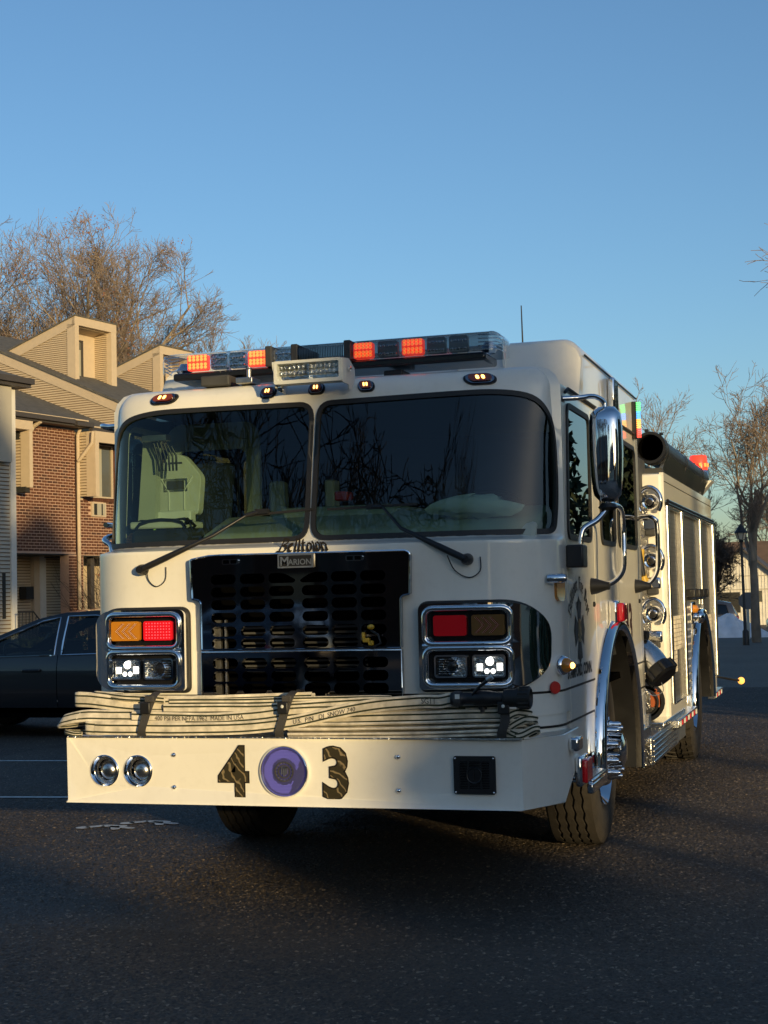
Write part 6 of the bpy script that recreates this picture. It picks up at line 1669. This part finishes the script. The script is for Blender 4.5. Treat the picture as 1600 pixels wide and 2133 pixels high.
# ------------------------------------------------------------------ cars
def car(name, loc, rot, label, paint, kind='sedan', group=None, seed=1):
    C0 = thing(name, loc, label, 'car', group); C0.rotation_euler = (0, 0, rot)
    if kind == 'sedan':
        prof = [(-2.36, .34), (-2.38, .55), (-2.28, .70), (-1.9, .79), (-1.05, .905), (-.62, 1.10), (-.18, 1.275), (.12, 1.335), (.50, 1.355), (.95, 1.32), (1.40, 1.16), (1.80, 1.00), (2.20, .97), (2.33, .80), (2.34, .50), (2.28, .30)]
        w1 = [(-.98, .865), (.12, .885), (.09, 1.285), (-.12, 1.245), (-.58, 1.06)]; w2 = [(.20, .887), (1.12, .905), (1.42, 1.0), (1.15, 1.16), (.85, 1.265), (.50, 1.30), (.18, 1.295)]
        belt, top, zb = .87, 1.36, .24; wx = (-1.42, 1.42); wr = .335
    else:
        prof = [(-2.3, .40), (-2.32, .75), (-2.2, .95), (-1.3, 1.08), (-.75, 1.45), (-.45, 1.62), (.2, 1.70), (1.6, 1.69), (2.05, 1.60), (2.22, 1.15), (2.30, 1.0), (2.30, .55), (2.25, .38)]
        w1 = [(-1.05, 1.10), (.05, 1.12), (.05, 1.58), (-.35, 1.56), (-.55, 1.48)]; w2 = [(.14, 1.12), (1.15, 1.13), (1.15, 1.58), (.14, 1.585)]
        belt, top, zb = 1.08, 1.70, .30; wx = (-1.40, 1.38); wr = .37
    def yy(z, x=0):
        a = .90-.05*max(0, (.55-z)/.3)**2-.02*max(0, (z-.6)/.3)**2
        if z > belt: a = .90-.03-.26*((z-belt)/(top-belt))**1.15
        e = max(0, (abs(x)-1.5)/.85); return a*(1-.16*e*e)
    ar = lambda cx: [(cx+ (wr+.055)*math.cos(R_(a)), .33+(wr+.055)*math.sin(R_(a))) for a in range(180, -1, -15)]
    out = [(prof[0][0], zb)]+prof+[(2.2, zb)]
    bot = [(2.2, zb)]+[(p[0], max(p[1], zb)) for p in ar(wx[1])[::-1]]+[(p[0], max(p[1], zb)) for p in ar(wx[0])[::-1]]
    poly = prof + bot + [(-2.2, zb)]
    for sg in (-1, 1):
        f = lambda u, v, w: (u, sg*(yy(v, u)-w), v)
        hol = [w1, w2]+([[(1.24, 1.13), (1.95, 1.14), (1.85, 1.52), (1.24, 1.58)]] if kind != 'sedan' else [])
        seams = [[(.155, .3), (.163, .3), (.163, belt+.02), (.155, belt+.02)]]
        MB().plate(poly, hol+seams, f, grid=.12).build('side', paint, None, smooth=40).parent = C0
        for h in hol:
            MB().plate(h, (), lambda u, v, w: f(u, v, w+.012), grid=.2).build('side_window', M['side_glass'] if kind != 'sedan' else M['car_glass'], None, smooth=40).parent = C0
            dn = densify(h, .1)
            MB().tube([f(u, v, -.006) for u, v in dn], .009 if kind == 'sedan' else .012, 5, closed=True).build('window_trim', M['chrome'] if kind == 'sedan' else M['black'], None, smooth=60).parent = C0
        MB().box(-.25 if kind == 'sedan' else -.2, -.03, sg*.905-.012*(sg > 0)-.02*(sg < 0), sg*.905+.02*(sg > 0)+.012*(sg < 0), belt-.16, belt-.125).build('door_handle', paint, None, bevel=.01).parent = C0
    # skin across the car
    n = 9; vs = []
    for x, z in prof:
        W_ = yy(z, x)
        for j in range(n):
            t = -1+2*j/(n-1); crown = .035 if z > belt-.1 else .01
            vs.append((x+(.0 if abs(x) < 2.2 else (-.10 if x < 0 else .08)*(1-t*t)), t*W_, z+crown*(1-t*t)))
    fs = []; fm = []
    b = MB()
    g = MB()
    for i in range(len(prof)-1):
        zt = (prof[i][1]+prof[i+1][1])/2; xm = (prof[i][0]+prof[i+1][0])/2
        sl = abs((prof[i+1][1]-prof[i][1])/(prof[i+1][0]-prof[i][0]+1e-6))
        glass = zt > belt and (.28 < sl) and abs(xm) < 2.1 and xm < 1.9
        for j in range(n-1):
            q = (i*n+j, i*n+j+1, (i+1)*n+j+1, (i+1)*n+j)
            if glass and 0 < j < n-2: g.f.append(q); g.mi.append(0)
            else: b.f.append(q); b.mi.append(0)
    b.v = vs; g.v = list(vs)
    b.build('body_shell', paint, None, smooth=40).parent = C0
    g.build('windscreen', M['car_glass'], None, smooth=40).parent = C0
    MB().box(-2.1, 2.1, -.82, .82, zb-.02, zb+.03).box(-1.0, 1.5, -.7, .7, .4, belt-.12).build('underbody', M['void'], None).parent = C0
    for sx in wx:
        for sg in (-1, 1):
            w = MB().lathe([(wr*.62, -.10), (wr*.9, -.11), (wr, -.07), (wr, .07), (wr*.9, .11), (wr*.62, .10)], (sx, sg*.79, wr), (0, 1, 0), 26).build('wheel', M['tyre'], None, smooth=40); w.parent = C0
            r = MB().lathe([(wr*.63, .09*sg), (wr*.5, .05*sg), (.06, .075*sg), (0, .08*sg)], (sx, sg*.79, wr), (0, 1, 0), 20)
            for k in range(5):
                a = 2*math.pi*k/5; r.box(sx+.08*math.cos(a)-.02, sx+.08*math.cos(a)+.02, sg*.88-.01, sg*.88+.01, wr+.12*math.sin(a)-.02, wr+.12*math.sin(a)+.02)
            r.build('rim', M['alu'], None, smooth=40).parent = w
        for sg in (-1, 1):
            MB().plate([(sx-wr-.05, .2), (sx+wr+.05, .2)]+ar(sx)[::-1], (), lambda u, v, w: (u, sg*.60, v)).build('wheel_well', M['void'], None).parent = C0
    for sg in (-1, 1):
        MB().box(2.18 if kind == 'sedan' else 2.18, 2.335, sg*.62-.14, sg*.62+.14, belt-.16, belt-.04).build('tail_light', M['red_lens'], None, bevel=.02).parent = C0
        MB().box(-2.36, -2.2, sg*.62-.14, sg*.62+.14, .60, .70).build('headlight', M['reflector'], None, bevel=.02).parent = C0
        MB().lathe([(0, -.09), (.07, -.08), (.085, 0), (.07, .06), (0, .07)], (-.86, sg*.99, belt+.06), (1, 0, 0), 14, sy=.75).build('door_mirror', paint, None, smooth=50).parent = C0
    # inside: seats, wheel, cabin mirror
    for x in (-.05, .85):
        for sg in (-1, 1):
            MB().box(x, x+.14, sg*.38-.22, sg*.38+.22, .45, belt+.16).box(x+.02, x+.12, sg*.38-.11, sg*.38+.11, belt+.18, belt+.34).build('seat', M['navy'], None, bevel=.03).parent = C0
    MB().tube([(-.62+.02*math.cos(R_(a))-.10*math.sin(R_(a)), -.38+.18*math.cos(R_(a)), belt-.02+.16*math.sin(R_(a))) for a in range(0, 360, 20)], .014, 6, closed=True).build('steering_wheel', M['black'], None, smooth=60).parent = C0
    MB().box(-1.0, -.72, -.78, .78, belt-.12, belt+.01).build('dashboard', M['dark_trim'], None, bevel=.03).parent = C0
    MB().box(-.50, -.46, -.12, .12, belt+.24, belt+.31).build('cabin_mirror', M['black'], None, bevel=.01).parent = C0
    return C0
M['asphalt_stone'] = M['asphalt']
M['car_glass'] = glass_mat('car_glass', (.42, .46, .44), 1.52)
M['navy_paint'] = mat('midnight_blue_paint', (.012, .017, .036), .32, coat=1., noise=.05)
M['black_paint'] = mat('black_car_paint', (.012, .013, .016), .3, coat=1.)
M['grey_paint'] = mat('grey_car_paint', (.10, .11, .12), .3, coat=1., metal=.3)
M['snow'] = mat('old_snow', (.84, .86, .90), .7, noise=.12, nscale=3, bump=(9, .8, .05))
M['white_board'] = mat('white_board_siding', (.66, .63, .56), .7, noise=.12, nscale=2)
M['brown_roof'] = mat('brown_roof', (.14, .09, .06), .9, noise=.2, nscale=2)
M['lamp_glass'] = mat('frosted_lamp_glass', (.72, .62, .48), .6, trans=.2)
M['sign_back'] = mat('sign_back_grey', (.16, .16, .17), .5, .4)

def build_right():
    # snow heap
    rnd = random.Random(9); b = MB(); n, k = 40, 14
    vs = []
    from mathutils import noise as N_
    for i in range(k+1):
        t = i/k
        for j in range(n):
            a = 2*math.pi*j/n
            rr = t*(1+.22*math.sin(a*2+1)+.1*math.sin(5*a))
            x, y = rr*1.3*math.cos(a), rr*1.3*math.sin(a)
            x += .35*max(0, math.cos(a))*t**2
            z = max(0, (1-t**1.15))*.98*(1+.25*N_.noise(Vector((x*2, y*2, 3))))+.10*N_.noise(Vector((x*5, y*5, 1)))*(1-t)
            vs.append((-1.95+x, 49.5+y, -.44+z if t < 1 else -.47))
    b.add(vs, [(i*n+j, i*n+(j+1) % n, (i+1)*n+(j+1) % n, (i+1)*n+j) for i in range(k) for j in range(n)])
    o = b.build('snow_pile', M['snow'], None, smooth=80); tag(o, 'ploughed heap of old bluish snow beyond the truck at the street corner', 'snow pile')
    b = MB().add([(-.3, 53.3, -.585), (6, 54.0, -.62), (6, 54.3, -.62), (-.3, 53.6, -.60)], [(0, 1, 2, 3)]).box(-1.0, 7, 54.6, 56, -.75, -.45)
    o = b.build('snowy_kerb', M['snow']); tag(o, kind='structure')
    car('parked_suv', (-4.45, 57.5, -.75), R_(6), 'dark blue parked SUV with silver roof rails behind the snow heap', M['navy_paint'], 'suv', 'cars parked along the far kerb')
    car('parked_suv', (1.25, 60.5, -.75), R_(2), 'black parked SUV behind the lamp post and stop sign', M['black_paint'], 'suv', 'cars parked along the far kerb')
    # motor scooter-like dark clutter by the sign
    S = thing('stop_sign', (-.93, 44.6, -.24), 'grey back of an octagonal stop sign on a thin post', 'stop sign')
    MB().plate([(.30*math.cos(R_(22.5+45*i)), .30*math.sin(R_(22.5+45*i))) for i in range(8)], (), lambda u, v, w: (-.87+u, 44.6+w, 1.02+v), t=.006).build('sign_plate', M['sign_back'], S)
    MB().box(-.92, -.82, 44.61, 44.65, -.24, 1.3).build('post', M['alu'], S)
    L = thing('street_lamp', (-.40, 36.2, -.13), 'black lantern lamp post with pale glass standing before the white house', 'street lamp')
    x, y = -.42, 36.2
    MB().tube([(x+.03, y, -.15), (x+.03, y, .25), (x+.02, y, .3), (x, y, 2.72)], [.095, .085, .045, .034], 12).build('post', M['iron'], L, smooth=40)
    MB().lathe([(.05, 2.70), (.07, 2.74), (.06, 2.77), (.10, 2.78)], (x, y, 0), (0, 0, 1), 12).build('collar', M['iron'], L, smooth=40)
    MB().lathe([(.095, 2.79), (.15, 2.965)], (x, y, 0), (0, 0, 1), 6).build('lantern_glass', M['lamp_glass'], L)
    b = MB()
    for i in range(6):
        a = R_(60*i); b.tube([(x+.10*math.cos(a), y+.10*math.sin(a), 2.785), (x+.157*math.cos(a), y+.157*math.sin(a), 2.97)], .010, 4)
    b.build('lantern_frame', M['iron'], L)
    MB().lathe([(.19, 2.965), (.18, 2.985), (.12, 3.07), (.07, 3.14), (.06, 3.17), (.035, 3.18), (.03, 3.21), (0, 3.215)], (x, y, 0), (0, 0, 1), 12).build('lantern_roof', M['iron'], L, smooth=30)
    # white board-and-batten house
    H = thing('white_house', (-3.4, 88, -.75), 'small white gabled house with vertical boards and dark window, far down the street', 'house')
    cx, y0, zb, ze, zt = -3.85, 86., -.75, 1.55, 3.75; hw = 2.55
    g = [(cx-hw, zb), (cx+hw, zb), (cx+hw, ze), (cx, zt), (cx-hw, ze)]
    MB().plate(g, (), lambda u, v, w: (u, y0+w, v), t=8).build('wall', M['white_board'], H)
    for i in range(28):
        u = cx-hw+.09+i*.18; top = zt-.1-abs(u-cx)*(zt-ze)/hw
        MB().box(u-.015, u+.015, y0-.03, y0-.001, zb, top).build('batten', M['white_board'], H)
    for z in (1.35, 2.15): MB().box(cx-hw*.98 if z < 1.5 else cx-hw*.68, cx+hw*.98 if z < 1.5 else cx+hw*.68, y0-.05, y0-.001, z, z+.05).build('band', M['siding2'], H)
    for sg in (-1, 1):
        MB().add([(cx, y0-.4, zt+.18), (cx+sg*(hw+.35), y0-.4, ze-.12), (cx+sg*(hw+.35), y0+8.2, ze-.12), (cx, y0+8.2, zt+.18), (cx, y0-.4, zt+.02), (cx+sg*(hw+.35), y0-.4, ze-.28), (cx+sg*(hw+.35), y0+8.2, ze-.28), (cx, y0+8.2, zt+.02)], [(0, 1, 2, 3), (4, 7, 6, 5), (0, 4, 5, 1), (1, 5, 6, 2), (2, 6, 7, 3)]).build('roof', M['dark_trim2'], H)
    MB().box(-5.7, -4.02, y0-.05, y0-.002, .0, 1.22).build('garage_opening', M['dark_opening'], H)
    w = MB().box(-3.15, -2.72, y0-.05, y0-.002, .62, 1.28).build('window', M['house_glass'], H); MB().box(-3.02, -2.98, y0-.07, y0-.051, .62, 1.28).build('mullion', M['trim_white'], w)
    H2 = thing('brown_roofed_house', (2, 99, -.75), 'long house with broad brown roof behind the white gabled house', 'house')
    MB().box(-8, 9, 99, 108, -.75, 2.4).build('wall', M['siding2'], H2)
    MB().add([(-8.4, 98.4, 2.1), (9.4, 98.4, 2.1), (9.4, 103.5, 4.75), (-8.4, 103.5, 4.75), (9.4, 108.5, 2.1), (-8.4, 108.5, 2.1)], [(0, 1, 2, 3), (3, 2, 4, 5), (1, 4, 2), (0, 3, 5)]).build('roof', M['brown_roof'], H2)
    # trees on the right and beyond
    k = dict(levels=5, kids=(8, 7, 6, 5, 4), spread=.62, up=.14, wig=.24, minr=.009)
    bare_tree('bare_tree', (-.30, 39.5, -.2), 'large leaning bare tree with forked pale limbs beside the lamp post', 21, 8.6, 'bare trees beyond the truck', trunk=.15, fork=.30, len0=.42, rotz=1.0, **{**k, 'spread': .60, 'minr': .008, 'env': (.235, .60)})
    bare_tree('bare_tree', (6.1, 17.5, 0), 'bare tree whose outer twigs reach in above the lamp post', 31, 12.5, 'bare trees beyond the truck', trunk=.2, fork=.35, len0=.5, rotz=.4, **{**k, 'kids': (6, 5, 4, 4, 3), 'spread': .5, 'minr': .008})
    bare_tree('bare_tree', (-5.3, 62, -.75), 'fine bare tree peeping over the raised cab roof', 33, 11.6, 'bare trees beyond the truck', trunk=.22, fork=.3, len0=.5, **{**k, 'kids': (6, 5, 4, 4, 3), 'spread': .5, 'up': .2, 'minr': .010})
    bare_tree('bare_tree', (-4.75, 74, -.75), 'dark bushy bare tree behind the truck tail, left of the white house', 35, 6.3, 'bare trees beyond the truck', bark=M['bark_dark'], trunk=.2, fork=.12, len0=.4, **{**k, 'kids': (9, 7, 5, 4, 4), 'minr': .014})
    for i, (x, y, h, s_, lb) in enumerate(((-2.6, 112, 12, 41, 'left'), (4.5, 118, 13, 43, 'right'), (1.2, 109, 10, 42, 'middle'))):
        bare_tree('bare_tree', (x, y, -.75), {'left': 'distant bare tree directly over the white gable', 'right': 'distant bare tree farthest right over the brown roof', 'middle': 'distant lower bare tree over the brown roof ridge'}[lb], s_, h, 'bare trees beyond the truck', trunk=.25, fork=.2, len0=.42, **{**k, 'kids': (8, 6, 5, 4, 3), 'minr': .02})

def build_left_trees():
    k = dict(levels=5, kids=(12, 8, 7, 6, 4), up=.22, wig=.155, minr=.0085, spread=.60, env=(.42, .50))
    bare_tree('bare_tree', (-24.9, 43.5, 0), 'broad bare tree with clinging russet leaves above the tall dormer', 52, 16.6, 'bare trees behind the townhouses', leaves=2600, trunk=.33, fork=.28, len0=.50, rotz=.6, **k)
    bare_tree('bare_tree', (-29.8, 42.5, 0), 'tallest bare tree at the left picture edge, slender upright limbs', 57, 16.9, 'bare trees behind the townhouses', leaves=1300, trunk=.34, fork=.26, len0=.50, **k)
    bare_tree('bare_tree', (-28.6, 66, 0), 'small slim bare tree just left of the light bar end', 58, 16.4, 'bare trees behind the townhouses', trunk=.2, fork=.3, len0=.5, **{**k, 'kids': (7, 6, 5, 4, 3), 'spread': .4, 'minr': .013})

# ------------------------------------------------------------------ unseen street behind the camera, partly added for shade and reflections
def SP(t, D): return (t*math.cos(SUN_AZ)+D*math.sin(SUN_AZ), t*math.sin(SUN_AZ)-D*math.cos(SUN_AZ))
def build_behind():
    ta = math.tan(SUN_EL)
    def sbox(t0, t1, D0, D1, z0, z1): return MB().box(t0, t1, D0, D1, z0, z1, f=lambda t, D, z: (*SP(t, D), z))
    # added garage row, roof height set to shade the near asphalt
    G = thing('added_garage', (*SP(-3, 32), 0), 'added low brick garage row behind the camera, shading the near asphalt', 'garage')
    sbox(-.45, 9.2, 30.6, 36, 0, 3.60).build('wall', M['brick'], G)
    sbox(-.6, 9.2, 30.2, 36.3, 3.60, 3.68).build('roof', M['roof'], G)
    G2 = thing('added_low_house', (*SP(-12, 34), 0), 'added low gabled house behind the camera, its roof shading the near asphalt', 'house')  # house added; its roof slope draws the edge of the near shade
    sbox(-20, -.46, 31, 39, 0, 3.4).build('wall', M['siding2'], G2)
    MB().add([(*SP(t, D), z) for t, D, z in ((-20.4, 30.4, 3.4), (-.46, 30.4, 3.66), (-.46, 35, 3.9), (-1.2, 35, 4.75), (-5, 35, 5.8), (-20.4, 35, 5.8), (-20.4, 39.6, 3.4), (-.46, 39.6, 3.4))], [(0, 1, 2, 3, 4, 5), (5, 4, 3, 2, 7, 6)]).build('roof', M['roof'], G2)
    for t in (-17, -13, -9, -5): sbox(t, t+1.4, 30.94, 30.99, 1.0, 2.4).build('window', M['house_glass'], G2)
    # two storey block added on the right to shade the far asphalt
    T2 = thing('added_block', (*SP(16, 36), 0), 'added two storey sided block right of the camera, shading the far asphalt', 'apartment block')
    sbox(10.2, 30, 31, 42, 0, 6.6).build('wall', M['siding'], T2)
    MB().add([(*SP(t, D), z) for t, D, z in ((10, 30.5, 6.6), (30, 30.5, 6.6), (30, 36.5, 9.2), (10, 36.5, 9.2), (30, 42.5, 6.6), (10, 42.5, 6.6))], [(0, 1, 2, 3), (3, 2, 4, 5), (1, 4, 2), (0, 3, 5)]).build('roof', M['roof'], T2)
    for t in (11.5, 15, 18.5, 22, 25.5):
        for z in (1.0, 4.2): sbox(t, t+1.3, 30.94, 30.99, z, z+1.4).build('window', M['house_glass'], T2)
    # evergreens added and shaped to throw the tall shadow on cab and townhouse
    conifer('added_evergreen', (*SP(.86, 38), 0), 'added tall narrow columnar evergreen behind the camera, shading the cab front', 71, 38*ta+8.2, .76, .01, 27000, .5, size=.13)
    conifer('pine_tree', (*SP(3.1, 40), 0), 'taller added pine behind the camera, crowned high to shade the townhouses', 72, 14.6, 1.05, .585, 16000, .5, size=.17)
    conifer('pine_tree', (*SP(5.15, 41), 0), 'shorter added pine behind the camera, crowned high to shade the townhouses', 74, 12.3, 1.25, .70, 13000, .5, size=.17)
    U = thing('added_pole', (*SP(2.15, 24), 0), 'added bare wooden pole behind the camera, striping the asphalt with shadow', 'pole')  # pole added to stripe the right asphalt with its shadow
    MB().tube([(*SP(2.15, 24), 0), (*SP(2.15, 24), 9)], [.13, .09], 10).build('pole', M['bark_dark'], U, smooth=60)
    x, y = SP(2.15, 24); MB().box(x-.05, x+.05, y-1, y+1, 8.3, 8.42).build('crossarm', M['bark_dark'], U)
    conifer('pine_tree', (*SP(-10.5, 46), 0), 'dark pine behind the low house', 73, 14, 3.0, .25, 9000, 1., size=.22)
    # bare trees seen mirrored in the windshield
    k = dict(levels=4, kids=(7, 6, 6, 5), up=.2, wig=.26, minr=.017, spread=.6)
    spots = ((-4.2, -13.5, 11.5, 87, 'nearest bare tree behind the camera', 4.1), (.6, -19, 13, 88, 'thick limbed bare tree behind the camera, right of the nearest', 2.0), (-6.5, -21, 15.5, 81, 'forked bare tree with thick limbs, left behind the camera', .2), (-11.5, -27, 16, 82, 'tall spreading bare tree farther left behind the camera', 1.4), (-2.0, -27, 15, 83, 'bare tree straight behind the camera', 2.6), (-17, -24, 14, 84, 'bare tree at the left end of the row behind the camera', 3.9), (4.5, -30, 13.5, 85, 'slimmer bare tree behind the camera', 5.0), (-8.5, -36, 17, 86, 'tallest bare tree behind the camera', .9))
    for x, y, h, s_, lb, rz in spots:
        bare_tree('bare_tree', (x, y, 0), lb, s_, h, 'bare trees behind the camera', bark=M['bark_dark'], trunk=.24, fork=.3, len0=.5, rotz=rz, **k)
    H3 = thing('added_brick_house', (-14, -40, 0), 'added long dark brick house behind the camera, mirrored dark in the grille', 'house')  # dark house added as a backdrop for the grille's reflection
    MB().box(-42, 3, -48, -38, 0, 5.2).build('wall', M['brick_b'], H3)
    MB().add([(-42.5, -37.5, 5.2), (3.5, -37.5, 5.2), (3.5, -43, 8.0), (-42.5, -43, 8.0), (3.5, -48.5, 5.2), (-42.5, -48.5, 5.2)], [(0, 1, 2, 3), (3, 2, 4, 5), (1, 4, 2), (0, 3, 5)]).build('roof', M['roof'], H3)
    for x in range(-40, 0, 5):
        for z in (.9, 3.3): MB().box(x, x+1.4, -37.96, -37.92, z, z+1.3).build('window', M['house_glass'], H3)
    for x, y, lb, p in ((-5.5, -14, 'dark blue car parked behind the camera', 'navy_paint'), (-1.0, -15.5, 'black car parked behind the camera', 'black_paint'), (15, -17, 'grey car parked right of the camera', 'grey_paint')):
        car('parked_sedan', (x, y, 0), R_(90), lb, M[p], 'sedan', 'cars parked behind the camera')

def build_right_side():
    """street side added out of frame on the right: seen only in the truck's glossy flank, glass and chrome"""
    k = dict(levels=4, kids=(7, 6, 5, 5), up=.2, wig=.22, minr=.014, spread=.6)
    for i, (x, y, R, H) in enumerate(((12.5, 8.5, 2.2, 8), (13, 14, 2.4, 10), (6.4, 50, 2.0, 9.5), (10.5, 47, 2.4, 12), (13.5, 55, 2.6, 11), (8.6, 58, 2.4, 12.5), (4.9, 56, 1.6, 9), (7.9, 49, 2.2, 10), (14.5, 1.5, 2.2, 9), (16.5, -3.2, 2.2, 10), (15.8, 5.0, 2.2, 11))):
        conifer('spruce', (x, y, 0 if y < 25 else -.5), ['first', 'second', 'third', 'fourth', 'fifth', 'sixth', 'seventh', 'eighth', 'ninth', 'tenth', 'eleventh'][i]+' added dark spruce, out of view along the right kerb, counted from the truck', 90+i, H, R, .03, 5000, 1., cat='tree', size=.24)  # spruces added to darken what the side glass and chrome mirror
    bare_tree('bare_tree', (12.5, 38, -.3), 'wider bare tree near the spruces on the right kerb', 98, 14, 'bare trees on the right kerb', trunk=.24, fork=.3, len0=.5, **k)
    gx, gy = 31.8*math.cos(SUN_AZ)-18*math.sin(SUN_AZ), 31.8*math.sin(SUN_AZ)+18*math.cos(SUN_AZ)  # garage added to put the snow heap in shade
    Gr = thing('added_garage', (gx, gy, -.2), 'added low garage out of view by the right kerb, shading the snow heap', 'garage')
    MB().box(-4, 4.2, -2, 2, -.5, 2.95, f=lambda a, b_, z: (gx+a*math.cos(SUN_AZ)+b_*math.sin(SUN_AZ), gy+a*math.sin(SUN_AZ)-b_*math.cos(SUN_AZ), z)).build('wall', M['brick_b'], Gr)
    MB().box(-4.2, 4.4, -2.2, 2.2, 2.952, 3.1, f=lambda a, b_, z: (gx+a*math.cos(SUN_AZ)+b_*math.sin(SUN_AZ), gy+a*math.sin(SUN_AZ)-b_*math.cos(SUN_AZ), z)).build('roof', M['roof'], Gr)
    Hs = thing('townhouse', (21, 12, 0), 'cream sided townhouse block on the right side of the street', 'townhouse')
    MB().box(17, 25, 2, 16, -.1, 6).build('wall', M['siding'], Hs)
    MB().add([(16.5, 1.5, 6), (16.5, 16.5, 6), (21, 16.5, 8.4), (21, 1.5, 8.4), (25.5, 16.5, 6), (25.5, 1.5, 6)], [(0, 1, 2, 3), (3, 2, 4, 5), (1, 4, 2), (0, 3, 5)]).build('roof', M['roof'], Hs)
    for y in range(4, 15, 4):
        for z in (1, 3.8): MB().box(16.92, 16.96, y, y+1.5, z, z+1.4).build('window', M['house_glass'], Hs)
build_ground()
build_houses()
build_right_side()
build_left_trees()
build_right()
build_behind()
build_truck()
build_hose()
car('parked_sedan', (-5.78, 8.52, 0), R_(0), 'dark navy sedan with bright window trim, parked left of the fire engine', M['black_paint'], 'sedan')
